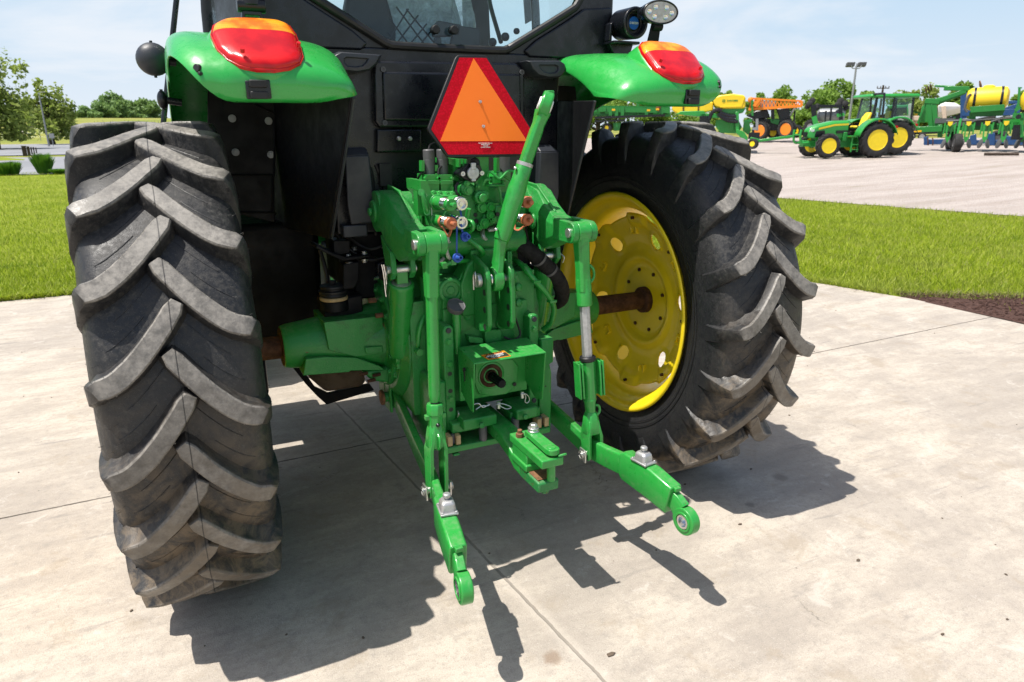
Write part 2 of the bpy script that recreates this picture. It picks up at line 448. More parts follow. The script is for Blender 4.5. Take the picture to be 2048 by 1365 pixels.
M['rubber_far'] = mat_plain('old_tyre_rubber', (.028, .028, .028), .75, 0, .3, 6, .3, .3, dust=.3, dustcol=(.12, .11, .1))

RW, TRK, AXZ = .925, 1.165, .885
CARC = [(0, .874), (.07, .872), (.13, .868), (.175, .860), (.200, .850), (.218, .832), (.231, .803), (.241, .765), (.246, .72), (.243, .67), (.234, .63), (.222, .595), (.214, .565)]
def carc_r(t):
    t = abs(t)
    for (a, ra), (b, rb) in zip(CARC, CARC[1:]):
        if a <= t <= b: return ra+(rb-ra)*(t-a)/(b-a)
    return CARC[-1][1]
def lug(mb, sg, phi0, rng, mir):
    ctrl = []
    D = R(14.0)
    for i in range(15):
        s = i/14
        t = -.022+s*.217                       # nose a little past the middle
        f = 1-(1-s)**1.5
        w = .0262+.0048*s
        if i == 0: w = .0180
        ctrl.append((t, carc_r(t), 0 if s < .9 else R(6), RW-carc_r(t)-(.0 if s < .95 else .003), phi0-D*f, w))
    e = phi0-D
    ctrl += [(.2035, .848, R(11), .071, e-R(.4), .0275), (.2125, .842, R(24), .050, e-R(.8), .028), (.226, .812, R(46), .026, e-R(1.2), .030),
             (.238, .775, R(66), .013, e-R(1.6), .033), (.244, .735, R(82), .004, e-R(1.8), .035), (.246, .71, R(88), -.002, e-R(2), .036)]
    pts = [V((sg*mir*t, -r*math.cos(p), r*math.sin(p))) for t, r, b, h, p, w in ctrl]
    rings = []
    for i, (t, r, b, h, p, w) in enumerate(ctrl):
        T = (pts[min(i+1, len(pts)-1)]-pts[max(i-1, 0)]).normalized()
        rad = V((0, -math.cos(p), math.sin(p))); lat = V((sg*mir, 0, 0))
        N = (rad*math.cos(b)+lat*math.sin(b)).normalized()
        W = T.cross(N).normalized()
        j = .0007
        bs = pts[i]-N*.012
        fl = .013 if h > .02 else .01
        tp = pts[i]+N*h
        off = (V((rng.uniform(-j, j), rng.uniform(-j, j), rng.uniform(-j, j))))
        ch = min(.0045, max(h*.2, .001))
        back = -T*.016 if i == 0 else V((0, 0, 0))
        rings.append([bs-W*(w+fl)+back, pts[i]+N*(h*.3)-W*(w+.004)+back*.5, tp-N*ch-W*w+off, tp-W*(w-ch)+off, tp+W*(w-ch)+off, tp-N*ch+W*w+off, pts[i]+N*(h*.3)+W*(w+.004)+back*.5, bs+W*(w+fl)+back])
    mb.loft(rings)
    # two raised lines on the rubber between this lug and the next
    for dphi, a0, a1 in ((R(6.2), 3, 11), (R(10.6), 6, 13)):
        mb.tube([V((sg*mir*t, -(r+.0005)*math.cos(p-dphi), (r+.0005)*math.sin(p-dphi))) for t, r, b, h, p, w in ctrl[a0:a1+1]], .0016, n=4, sub=1)
    # moulding hairs along the lug edges
    for i in range(1, len(ctrl)-3):
        for side in (2, 5):
            if rng.random() < .75:
                a = rings[i][side].lerp(rings[i+1][side], rng.random())
                N = (rings[i][side]-rings[i][0 if side == 2 else 7]).normalized()
                d = (N+V((rng.uniform(-.6, .6), rng.uniform(-.6, .6), rng.uniform(-.6, .6)))).normalized()
                mb.cyl(a-d*.002, a+d*rng.uniform(.006, .014), .0007, .0004, n=3)

def detailed_wheel(parent, s):
    """s=+1: outer side towards +x. Built about the wheel centre."""
    C0 = V((s*TRK, 0, AXZ)); rng = random.Random(5+s)
    # wheel disc (the wheel's own mesh)
    mb = MB()
    prof = [(-.034, .055), (-.036, .185), (-.046, .212), (-.060, .222), (-.066, .236), (-.055, .27), (-.056, .31), (-.071, .36), (-.096, .41), (-.111, .44), (-.121, .475)]
    # disc with six round openings: polar grid with the openings cut out
    nA = 240; nR = 40
    def px_(r):
        for (xa, ra), (xb, rb) in zip(prof, prof[1:]):
            if ra <= r <= rb: return xa+(xb-xa)*(r-ra)/(rb-ra)
        return prof[-1][0]
    holes = [R(10+60*k) for k in range(6)]
    hc = [(-.353*math.cos(a), .353*math.sin(a)) for a in holes]; hr = .042
    small = [(-.405*math.cos(R(40+60*k)), .405*math.sin(R(40+60*k))) for k in range(6)]
    def pad(r, ang):
        # eight fastening pads step the rim of the disc
        q = ((math.degrees(ang)+22.5) % 45)-22.5
        return -.016*(1/(1+math.exp((abs(q)-9)*1.6)))*(1 if r > .415 else max(0, 1-(.415-r)/.012))
    outr = lambda ang: .452+.020*(1/(1+math.exp((abs(((math.degrees(ang)+22.5) % 45)-22.5)-11)*1.2)))
    rows = []
    for i in range(nR+1):
        row = []
        for j in range(nA):
            a = 2*PI*j/nA
            r = .055+(outr(a)-.055)*i/nR
            y, z = -r*math.cos(a), r*math.sin(a)
            x = px_(min(r, .468))+pad(r, a)
            # push grid lines onto the opening edges
            for (hy, hz) in hc:
                dy, dz = y-hy, z-hz; dd = math.hypot(dy, dz)
                if hr*.72 < dd < hr*1.28 and dd > 0:
                    y, z = hy+dy/dd*hr, hz+dz/dd*hr
            for (hy, hz) in hc:
                dd = math.hypot(y-hy, z-hz)
                if dd < hr*1.5: x -= .007*max(0, 1-(dd-hr)/(hr*.5))
            row.append(V((s*x, y, z)))
        rows.append(row)
    rv = [mb.ring(r_) for r_ in rows]
    for a_, b_ in zip(rv, rv[1:]):
        for j in range(nA):
            k = (j+1) % nA
            c_ = (a_[j].co+a_[k].co+b_[k].co+b_[j].co)/4
            if any(math.hypot(c_.y-hy, c_.z-hz) < hr*.93 for hy, hz in hc): continue
            q = [a_[j], a_[k], b_[k], b_[j]]
            if len({tuple(round(t, 6) for t in v_.co) for v_ in q}) == 4: mb.face(q)
    wheel = mb.build('wheel', 'yellow', parent, smooth=40)
    md = wheel.modifiers.new('solidify', 'SOLIDIFY'); md.thickness = .008; md.offset = 0
    wheel.location = C0
    def child(mbx, name, mat, **kw):
        o = local(mbx, name, mat, wheel, **kw); return o
    # drive bolts and embossed details
    mb = MB()
    for k in range(8):
        a = R(45*k); p = V((s*(-.142), -.447*math.cos(a), .447*math.sin(a)))
        mb.cyl(p+V((s*.004, 0, 0)), p-V((s*.010, 0, 0)), .0085, n=6)
    for k in range(8):
        a = R(45*k+20); p = V((s*-.038, -.165*math.cos(a), .165*math.sin(a)))
        mb.cyl(p, p-V((s*.010, 0, 0)), .010, n=6)
    child(mb, 'wheel_bolts', 'rust')
    mb = MB()
    for k in range(6):
        a = R(40+60*k)
        for q, rr in ((-1, .385), (1, .385)):
            c_ = V((s*-.083, -rr*math.cos(a), rr*math.sin(a)))
            m3 = Matrix.Rotation(-(a-PI/2)*1, 3, 'X') if True else None
            mb.box(c_+m3@V((0, q*.022, 0)), (.022, .012, .05), m3)
        mb.box(V((s*-.078, -.36*math.cos(a), .36*math.sin(a))), (.018, .05, .012), m3)
    child(mb, 'clamp_bosses', 'yellow', bevel=.004)
    # rim barrel
    mb = MB()
    prof = [(-.236, .579), (-.240, .574), (-.238, .564), (-.228, .556), (-.214, .549), (-.196, .545), (-.180, .520), (-.165, .507), (-.10, .500), (-.02, .497), (.08, .500), (.165, .507), (.18, .52), (.2, .545), (.228, .556), (.238, .565), (.236, .579)]
    prof = [(t*s, r_) for t, r_ in prof]
    mb.lathe((0, 0, 0), (1, 0, 0), prof, 96, cap=False)
    rim = child(mb, 'rim', 'yellow', smooth=50)
    md = rim.modifiers.new('solidify', 'SOLIDIFY'); md.thickness = .007; md.offset = 1
    # tyre
    mb = MB()
    half = CARC
    prof = [(-t*s, r_) for t, r_ in half[::-1]]+[(t*s, r_) for t, r_ in half[1:]]
    mb.lathe((0, 0, 0), (1, 0, 0), prof, 126, cap=False)
    step = 2*PI/21
    for k in range(21):
        # left tyre of the photograph: outer lug noses at 10.7 deg, inner at 1.6 deg
        lug(mb, +1, R(10.0)+k*step, rng, s)
        lug(mb, -1, R(1.0)+k*step, rng, s)
    # raised lettering-free ring ribs on the side wall and hairs at the shoulder
    for sg in (-1, 1):
        for rr, xx in ((.665, .2432), (.640, .237)):
            mb.lathe((sg*(xx), 0, 0), (1, 0, 0), [(-.003, rr+.004), (sg*.0025, rr+.002), (sg*.0025, rr-.002), (-.003, rr-.004)], 96, cap=False)
    for k in range(420):
        a = rng.uniform(0, 2*PI); sg = rng.choice((-1, 1)); t, r_ = rng.choice(CARC[3:8])
        p = V((sg*t, -r_*math.cos(a), r_*math.sin(a)))
        d = (V((sg*1., -.5*math.cos(a), .5*math.sin(a)))+V((0, rng.uniform(-.3, .3), rng.uniform(-.3, .3)))).normalized()
        mb.cyl(p-d*.002, p+d*rng.uniform(.008, .017), .0007, .0004, n=3)
    child(mb, 'tyre', 'rubber', smooth=38)
    # thin moulded ribs between the lugs
    return wheel

def simple_wheel(parent, name, c, axis_rz, rad, wid, rimr, rimmat, nl=16, s=1, name_rim='rim', lugs=True, dish=.04):
    """background wheel, axis in the horizontal plane; s: side that shows the disc"""
    mb = MB(); c = V(c)
    ax = V((math.cos(axis_rz), math.sin(axis_rz), 0)); tq = V((-math.sin(axis_rz), math.cos(axis_rz), 0)); up = V((0, 0, 1))
    h = wid/2
    cr = rad*.945 if lugs else rad
    mb.lathe(c, ax, [(-h*.85, rimr), (-h*1.02, rimr+(cr-rimr)*.5), (-h*.9, cr*.96), (-h*.5, cr), (h*.5, cr), (h*.9, cr*.96), (h*1.02, rimr+(cr-rimr)*.5), (h*.85, rimr)], 40, cap=False)
    if lugs:
        for k in range(nl):
            for sg in (-1, 1):
                a0 = 2*PI*(k+.5*(sg > 0))/nl
                rings = []
                for i in range(5):
                    q = i/4; t = sg*(-.04*wid+q*h*1.04); a = a0-q*.75*2*PI/nl*1.1
                    rr = cr*.985 if i < 4 else cr*.9
                    rt = rad if i < 4 else rad*.95
                    w = rad*.045
                    e = ax*t; da = w/rad
                    P = lambda an, r_: c+e+(tq*math.cos(an)+up*math.sin(an))*r_
                    rings.append([P(a-da*1.4, rr), P(a-da, rt), P(a+da, rt), P(a+da*1.4, rr)])
                mb.loft(rings)
    w = mb.build(name, 'rubber_far', None)
    w.parent = parent
    mb = MB()
    mb.lathe(c, ax, [(s*h*.84, rimr*1.02), (s*h*.9, rimr*.97), (s*h*.55, rimr*.88), (s*(h*.55-dish), rimr*.5), (s*(h*.6-dish), rimr*.45), (s*(h*.6-dish), rimr*.25), (s*(h*.8-dish), rimr*.22), (s*(h*.8-dish), .01)], 32)
    mb.lathe(c, ax, [(-s*h*.84, rimr*1.02), (-s*h*.9, rimr*.97), (-s*h*.3, rimr*.85), (-s*h*.2, .02)], 32)
    rm = local(mb, name_rim, rimmat, w)
    return w
# ================================================================== THE TRACTOR
T = thing('tractor', (0, 0, 0), 'large green farm tractor seen from behind with an orange and red triangle above its hitch', 'tractor')
def part(mb, name, mat, bevel=.003, parent=None, **kw): return mb.build(name, mat, parent or T, bevel=bevel, **kw)
def mx(pts, s): return [V((s*abs(p[0]) if s else p[0], p[1], p[2])) for p in pts]
def mirror(pts): return [V((-p[0], p[1], p[2])) for p in pts]
def arc(c, u, v, r, a0, a1, n=10): return [V(c)+V(u)*(r*math.cos(R(a0+(a1-a0)*i/n)))+V(v)*(r*math.sin(R(a0+(a1-a0)*i/n))) for i in range(n+1)]
def circle(c, u, v, r, n=20): return [V(c)+V(u)*(r*math.cos(2*PI*i/n))+V(v)*(r*math.sin(2*PI*i/n)) for i in range(n)]
def offset_poly(P, d):
    """shrink a planar xz polygon towards its centroid (used for stepped plates)"""
    c = sum((V(p) for p in P), V((0, 0, 0)))/len(P)
    return [V(p)+(c-V(p)).normalized()*d for p in P]
X_, Y_, Z_ = V((1, 0, 0)), V((0, 1, 0)), V((0, 0, 1))

wheelR = detailed_wheel(T, 1)
wheelL = detailed_wheel(T, -1)

# ---- axle, transmission -------------------------------------------------------
for s in (-1, 1):
    mb = MB()
    prof = [(.25, .20), (.33, .19), (.36, .150), (.45, .133), (.60, .115), (.70, .102), (.755, .096), (.777, .090)]
    mb.lathe((0, 0, AXZ), (s, 0, 0), prof, 40)
    # cast foot under the trumpet and the pad that carries the cab mount
    foot = [K(6, x, y, -.13) for x, y in ((310, 1120), (330, 1000), (480, 985), (690, 990), (860, 1050), (900, 1080), (650, 1085), (640, 1095))]
    foot = foot if s < 0 else mirror(foot)
    mb.prism(foot, (0, .25, 0))
    padp = [K(6, x, y, -.135) for x, y in ((458, 738), (880, 690), (900, 960), (690, 985), (495, 938))]
    padp = padp if s < 0 else mirror(padp)
    mb.prism(padp, (0, .24, 0))
    rib = [K(6, x, y, -.15) for x, y in ((755, 920), (880, 905), (885, 955), (765, 965))]
    rib = rib if s < 0 else mirror(rib)
    mb.prism(rib, (0, .06, 0))
    bx = (-.70, .80)
    mb.lathe((0, 0, AXZ), (s, 0, 0), [(.30, .235), (.345, .235), (.352, .228), (.352, .18)], 40)
    for a in range(0, 360, 24):
        p = V((s*.354, .212*math.cos(R(a)), AXZ+.212*math.sin(R(a))))
        mb.bolt(p, (s, 0, 0), .012, .012)
    part(mb, 'axle_housing', 'green_cast', .006)
    mb = MB()
    mb.lathe((0, 0, AXZ), (s, 0, 0), [(.77, .083), (.781, .083), (.782, .050), (1.16, .047), (1.165, .02)], 36)
    mb.lathe((0, 0, AXZ), (s, 0, 0), [(1.09, .048), (1.10, .070), (1.135, .072)], 36)
    part(mb, 'axle_shaft', 'rust', .002)

mb = MB()
mb.box2((-.30, -.33, .60), (.30, 1.3, 1.10))
mb.box2((-.24, -.40, .66), (.24, -.30, 1.20))
mb.lathe((-.335, -.02, .90), (1, 0, 0), [(0, .26), (.03, .30), (.10, .31), (.57, .31), (.64, .30), (.67, .26)], 40)
mb.box2((-.22, -.28, 1.05), (.22, .5, 1.36))
for (a, b) in ((-.33, .75), (-.33, 1.05), (.33, .75), (.33, 1.05)): mb.bolt((a, -.20, b), (0, -1, 0), .013, .012)
part(mb, 'transmission_housing', 'green_cast', .012)
mb = MB()   # underside casting with rusty drain bosses
mb.prism([K(27, x, y, -.12) for x, y in ((1060, 290), (1330, 240), (1650, 170), (1860, 200), (1870, 640), (1740, 640), (1600, 440), (1250, 410), (1180, 400))], (0, .5, 0))
part(mb, 'lower_casting', 'green_cast', .01)
mb = MB()
for x, y in ((1120, 298), (1285, 312), (1220, 382)):
    p = K(27, x, y, -.13); mb.cyl(p, p+V((-.035, -.006, 0)), .008, n=8)
part(mb, 'drain_plugs', 'rust', .001)

# fuel tank and guard plate below the cab
mb = MB()
P = [K(27, x, y, .55) for x, y in ((350, 345), (440, 420), (600, 552), (1040, 480), (1110, 420), (1060, 250), (500, 250))]
mb.prism(P, (0, .75, 0)); part(mb, 'gearbox_sump', 'iron', .02)
mb = MB()
P = [K(27, x, y, .9) for x, y in ((160, 225), (270, 225), (450, 480), (620, 560), (1150, 440), (1210, 520), (600, 705), (470, 590), (330, 440))]
mb.prism(P, (0, .03, 0)); part(mb, 'guard_plate', 'black_matt', .004)
mb = MB()
mb.loft([[V((-x0, y0, z)), V((-.94, y0, z)), V((-.94, 1.5, z)), V((-x0, 1.5, z))] for z, x0, y0 in ((.77, .53, .48), (.82, .51, .45), (1.20, .50, .44), (1.36, .50, .44))])
part(mb, 'fuel_tank', 'black_matt', .03, seg=3)
mb = MB(); mb.box2((-1.04, .98, .30), (-.76, 1.62, .88)); part(mb, 'sun_blocker', 'black', .03, seg=3)  # unseen box added beside the left tyre to shade the ground there
mb = MB()
c = K(6, 262, 660, .17); c = K(6, 262, 660, .60); ax = V((.95, -.32, 0)).normalized(); mb.cyl(c-ax*.05, c+ax*.004, .058, n=28)
o = part(mb, 'tank_plug', 'galv', .003)

mb = MB(); mb.box2((-.44, .02, 1.05), (.44, .62, 1.345)); part(mb, 'gap_filler', 'black_matt', .01)  # dark box added to block the bright gap beneath the cab
mb = MB()
for pts, r_ in (([(660, 455, .0), (700, 500, -.02), (740, 520, -.03), (775, 515, -.08)], .008), ([(690, 470, .0), (735, 498, -.03), (772, 490, -.06)], .006), ([(640, 500, .1), (655, 560, .06), (648, 620, .08)], .009), ([(700, 300, -.10), (742, 340, -.10), (748, 430, -.09), (752, 470, -.06)], .007), ([(752, 330, -.09), (770, 380, -.09), (768, 450, -.07)], .009), ([(1060, 330, -.10), (1075, 390, -.10), (1070, 430, -.08)], .008)):
    mb.tube([at(x, y, y=Y) for x, y, Y in pts], r_, n=8)
mb.box(at(770, 350, y=-.10), (.05, .03, .09)); mb.box(at(1060, 345, y=-.10), (.04, .03, .07))
part(mb, 'wiring_hose', 'seal', 0)
# ---- cab mounts ------------------------------------------------------------------
for s in (-1, 1):
    def kk(x, y, Y=-.05):
        p = K(6, x, y, Y); return p if s < 0 else V((-p.x-.08, p.y, p.z))
    c = kk(537, 560); top = c.z
    mb = MB()
    mb.prism([kk(450, 585), kk(635, 560), kk(735, 540), kk(742, 690), kk(470, 738)], (0, .14, 0))
    mb.cyl((c.x, -.03, c.z-.06), (c.x, -.03, c.z-.012), .060, n=32)
    mnt = part(mb, 'cab_mount', 'black_matt', .005)
    mb = MB(); mb.lathe((c.x, -.03, c.z-.012), (0, 0, 1), [(0, .058), (.004, .060), (.012, .060), (.016, .057)], 32)
    part(mb, 'mount_ring', 'brass', .001, mnt)
    mb = MB(); mb.lathe((c.x, -.03, c.z+.004), (0, 0, 1), [(0, .055), (.008, .060), (.016, .056), (.019, .063), (.027, .063), (.030, .050), (.036, .050), (.040, .057), (.048, .056), (.054, .03)], 36)
    mb.bolt((c.x, -.03, c.z+.056), (0, 0, 1), .016, .016)
    part(mb, 'rubber_cushion', 'seal', .001, mnt)
    mb = MB()
    mb.prism([kk(598, 505, -.07), kk(600, 320, -.07), kk(715, 300, -.07), kk(708, 440, -.07), kk(680, 490, -.07)], (0, .10, 0))
    if s > 0: mb.bm.free(); continue
    mb.prism([kk(400, 205, -.08), kk(520, 262, -.08), kk(600, 300, -.08), kk(795, 270, -.08), kk(790, 250, -.08), kk(620, 268, -.08), kk(520, 235, -.08), kk(410, 180, -.08)], (0, .13, 0))
    mb.prism([kk(528, 150, -.06), kk(648, 145, -.06), kk(648, 240, -.06), kk(530, 262, -.06)], (0, .10, 0))
    part(mb, 'cab_bracket', 'black_matt', .004)
    mb = MB()
    for x, y in ((635, 258), (750, 238), (675, 205)): mb.bolt(kk(x, y, -.05 if x != 675 else .02)-V((0, 0, .004)), (0, 0, 1), .012, .012)
    for x, y in ((640, 318), (752, 295)): mb.bolt(kk(x, y, -.05)+V((0, 0, .006)), (0, 0, -1), .012, .013)
    part(mb, 'mount_bolts', 'zinc', .001)

# ---- fenders ---------------------------------------------------------------------
PATH = catmull([(-.560, 1.842), (-.612, 1.866), (-.632, 1.905), (-.625, 1.945), (-.590, 1.985), (-.51, 2.030), (-.40, 2.068), (-.22, 2.092), (0, 2.100), (.3, 2.075), (.58, 1.985), (.80, 1.82), (.92, 1.58), (.96, 1.36)] if False else
               [V((0, a, b)) for a, b in ((-.590, 1.859), (-.618, 1.868), (-.634, 1.905), (-.628, 1.950), (-.592, 1.990), (-.51, 2.034), (-.40, 2.070), (-.22, 2.094), (0, 2.102), (.3, 2.075), (.58, 1.985), (.80, 1.82), (.92, 1.58), (.96, 1.36))], 8)
US = [.500, .503, .515, .54, .585, .64, .70, .76, .82, .88, .93, .97, 1.005, 1.035, 1.058, 1.070, 1.076, 1.076]
ZL = [1.900, 1.894, 1.886, 1.878, 1.872, 1.867, 1.866, 1.866, 1.866, 1.866, 1.866, 1.884, 1.920, 1.965, 2.0, 2.02, 2.03, 2.03]
DZ = [-.135, -.105, -.072, -.045, -.022, -.008, -.002, 0, 0, 0, .004, .006, .006, .002, -.012, -.035, -.085, -.16]
DY = [.115, .095, .068, .042, .020, .008, .002, 0, 0, 0, .003, .010, .022, .040, .058, .072, .08, .08]
def fender_pt(i, t):
    q = t*(len(PATH)-1); k = min(int(q), len(PATH)-2); p = PATH[k].lerp(PATH[k+1], q-k)
    rear = max(0, min(1, (-p.y-.05)/.5)); low = max(0, min(1, (p.z-1.87)/.14)) if p.y < .2 else max(.3, min(1, (p.z-1.3)/.5))
    if US[i] < .7: low *= .40+.60*rear
    return V((US[i], p.y+DY[i]*rear, p.z+DZ[i]*low))
def fender_rows(s):
    rows = []; N = 56
    for i in range(len(US)):
        t0 = 0
        if ZL[i] > 1.8695:
            for k in range(400):
                t0 = k/400*.5
                if fender_pt(i, t0).z >= ZL[i]-(max(0, -DZ[i])*.5 if i > 8 else 0): break
        row = []
        for j in range(N+1):
            t = t0+(1-t0)*(j/N)**1.15; p = fender_pt(i, t); p.x *= s
            row.append(p)
        rows.append(row)
    return rows
def frame_from(p0, n, up=(0, 0, 1)):
    n = V(n).normalized(); u = V(up).cross(n).normalized(); v = n.cross(u); return V(p0), n, u, v
def at_plane(px, py, p0, n):
    r = ray(px, py); t = (V(p0)-CAM).dot(V(n))/r.dot(V(n)); return CAM+r*t
def k3(x, y): return (280+x/4.096, y/4.096)

m = NT('red_lens'); co = m.coords()
wv = m.n('ShaderNodeTexWave', wave_type='BANDS', bands_direction='X', i_Scale=90.); m.l(co, wv.inputs['Vector'])
m.pbsdf(m.mix(m.mapr(m.noise(co, 14, 3), .35, .7), (.58, .006, .008), (.38, .002, .006)), .20, 0, m.bump(wv.outputs['Fac'], .16, .004), .35, .15)
m.b.inputs['Subsurface Weight'].default_value = .0
M['red_lens'] = m.m
m = NT('amber_lens'); co = m.coords()
w1 = m.n('ShaderNodeTexWave', wave_type='BANDS', bands_direction='X', i_Scale=55.); m.l(co, w1.inputs['Vector']); w2 = m.n('ShaderNodeTexWave', wave_type='BANDS', bands_direction='Z', i_Scale=45.); m.l(co, w2.inputs['Vector'])
pr = m.math('MULTIPLY', w1.outputs['Fac'], w2.outputs['Fac'])
m.pbsdf(m.mix(m.mapr(m.noise(co, 16, 3, .5), .38, .62), m.mix(m.mapr(pr, .2, .8), (.86, .30, .012), (.92, .42, .03)), (.70, .13, .004)), .20, 0, m.bump(pr, .18, .004), .35, .15)
M['amber_lens'] = m.m

LP0, LN = V((-.80, -.556, 2.020)), V((0, -.62, .785)).normalized()
lens_px = [k3(*p) for p in ((585, 290), (605, 215), (660, 183), (760, 172), (900, 167), (1030, 170), (1150, 183), (1225, 220), (1275, 290), (1315, 400), (1333, 470), (1310, 520), (1230, 553), (1100, 572), (960, 567), (820, 540), (720, 490), (640, 410))]
_, _, LU, LV = frame_from(LP0, LN)
lens2 = [((p-LP0).dot(LU), (p-LP0).dot(LV)) for p in (at_plane(x, y, LP0, LN) for x, y in lens_px)]
def lens_span(b):
    xs = []
    n = len(lens2)
    for i in range(n):
        (a0, b0), (a1, b1) = lens2[i], lens2[(i+1) % n]
        if (b0-b)*(b1-b) <= 0 and b0 != b1: xs.append(a0+(a1-a0)*(b-b0)/(b1-b0))
    return min(xs), max(xs)
bmin, bmax = min(b for a, b in lens2), max(b for a, b in lens2)

for s in (-1, 1):
    mb = MB(); mb.grid(fender_rows(s))
    fen = part(mb, 'fender', 'green_body', 0, smooth=60)
    md = fen.modifiers.new('solidify', 'SOLIDIFY'); md.thickness = .006; md.offset = -1
    md2 = fen.modifiers.new('subsurf', 'SUBSURF'); md2.levels = md2.render_levels = 1
    # tail light
    ur = LU if s < 0 else LU
    def lp(a, b, h): 
        p = LP0+LU*a+LV*b+LN*h
        return V((p.x if s < 0 else -p.x, p.y, p.z))
    def lens(b0, b1, H, nrow):
        mbx = MB(); rows = []
        for i in range(nrow+1):
            b = b0+(b1-b0)*i/nrow; bc = max(bmin+.0005, min(bmax-.0005, b)); l, r_ = lens_span(bc); eta = (b-(bmin+bmax)/2)/((bmax-bmin)/2)
            row = []
            for j in range(33):
                xi = -1+2*j/32; a = (l+r_)/2+(r_-l)/2*math.sin(xi*PI/2)
                xx = math.sin(xi*PI/2)
                h = H*(max(0, 1-abs(xx)**5)**.5)*(max(0, 1-abs(eta)**6)**.5)
                row.append(lp(a, b, h-.004))
            rows.append(row)
        mbx.grid(rows); return mbx
    bs = bmin+(bmax-bmin)*.66
    H = .027
    lo = lens(bmin, bs, H, 22); o = part(lo, 'tail_light', 'red_lens', 0, fen, smooth=60)
    hi = lens(bs+.0008, bmax, H, 16); o = part(hi, 'turn_signal', 'amber_lens', 0, fen, smooth=60)
    # mounting rim and screws of the lamp
    mb = MB()
    ring_o = [lp(a*1.03, b*1.03, -.02) for a, b in lens2]; ring_i = [lp(a*1.0, b*1.0, .002) for a, b in lens2]; ring_m = [lp(a*1.022, b*1.022, .001) for a, b in lens2]
    mb.loft([ring_o, ring_m, ring_i], cap=False)
    part(mb, 'lamp_gasket', 'red_lens', 0, fen, smooth=50)
    mb = MB()
    mb.loft([[lp(a*q+dx, b*q+db, h) for a, b in lens2] for q, db, h, dx in ((.96, 0, -.012, 0), (1.045, 0, -.008, 0), (1.085, -.002, -.016, 0), (1.16, -.004, -.036, 0), (1.30, -.010, -.075, 0))], cap=False)
    o = part(mb, 'lamp_housing', 'green_body', 0, fen, smooth=80); md = o.modifiers.new('subsurf', 'SUBSURF'); md.levels = md.render_levels = 1
    mb = MB()
    for a, b in ((lens2[15][0]*.86, lens2[15][1]*.74), (lens2[10][0]*.9, lens2[10][1]*.68)):
        p = lp(a, b, .030); mb.cyl(p, p+V((0, LN.y, LN.z))*.013, .0065, n=12)
    part(mb, 'lamp_screws', 'red_lens', 0, fen)
    # switch panel
    pc = [K(3, x, y, -.634) for x, y in ((858, 662), (1062, 655), (1080, 812), (878, 815))]
    if s > 0: pc = mirror(pc)
    c = sum(pc, V((0, 0, 0)))/4
    mb = MB(); mb.prism([p+V((0, .012, 0)) for p in pc], (0, -.018, 0))
    sw = part(mb, 'switch_panel', 'black', .004, fen, seg=3)
    mb = MB()
    for dy in (.0165, -.0165):
        mb.box(c+V((0, -.010, dy)), (.052, .016, .022), Matrix.Rotation(R(0), 3, 'X'))
    part(mb, 'rocker_switch', 'seal', .003, fen)
    # round plugs near the outer edge
    mb = MB()
    for x, y, rr, Y in ((472, 562, .0125, -.60), (495, 605, .0055, -.612)):
        p = K(3, x, y, Y); p = p if s < 0 else V((-p.x, p.y, p.z)); n = V((s*.75, -.65, .1)).normalized()
        mb.cyl(p-n*.02, p+n*.007, rr, n=20)
    part(mb, 'rubber_plug', 'seal', .002, fen)
    # inner wall between wheel and cab, and the bolted plate at its front end
    mb = MB()
    def kf(x, y, Y=.42):
        p = K(26, x, y, Y); return p if s < 0 else V((-p.x, p.y, p.z))
    def kw(x, y):
        p = at_plane(430+x/4.137, 190+y/4.137, (-.497, -.43, 1.5), (1.18, .205, 0)); return p if s < 0 else V((-p.x, p.y, p.z))
    mb.prism([kw(1148, 20), kw(965, 1195), kw(800, 1150), kw(620, 1110), kw(530, 1060), kw(500, 1050), kw(500, 30)], (s*.012, 0, 0))
    mb.prism([kf(-60, -140), kf(490, -140), kf(490, 155), kf(495, 1060), kf(180, 985), kf(-60, 400)], (0, .03, 0))
    ip = part(mb, 'inner_panel', 'black_matt', .004)
    mb = MB(); mb.tube([kw(1150, 25), kw(1060, 610), kw(968, 1190)], .006, n=6, sub=2); part(mb, 'panel_edging', 'cabgrey', 0, ip)
    mb = MB()
    for pts in ([(485, 60), (490, 155), (490, 655), (478, 670), (476, 960)], [(335, 85), (480, 150), (492, 165)], [(140, 665), (480, 665)], [(200, 975), (480, 975), (495, 990)]):
        mb.tube([kf(x, y, .415) for x, y in pts], .005, n=6, sub=2)
    part(mb, 'panel_ribs', 'black_matt', 0, ip)
    mb = MB()
    for x, y in ((142, 196), (443, 217), (170, 475), (462, 495)):
        p = kf(x, y, .419); mb.cyl(p, p-V((0, .005, 0)), .0165, n=20); mb.cyl(p-V((0, .005, 0)), p-V((0, .012, 0)), .010, n=14)
    part(mb, 'panel_bolts', 'galv', .001, ip)

# black lamp and bulb lamp on the outer side of the left fender
for z0, r_ in ((2.045, .062), (1.895, .036)):
    mb = MB(); c = V((-1.112 if r_ > .05 else -1.100, .25, z0))
    mb.uvs(c, r_, 24, 14, (1 if r_ > .05 else .55, .75, 1))
    mb.cyl(c, (-1.03, .25, z0-.01), .014); mb.cyl(c+V((0, 0, r_*.9)), c+V((0, 0, r_*1.1)), .006, n=8); mb.cyl(c-V((0, 0, r_*.9)), c-V((0, 0, r_*1.1)), .006, n=8)
    part(mb, 'marker_lamp', 'cabgrey' if r_ > .05 else 'black', .002)

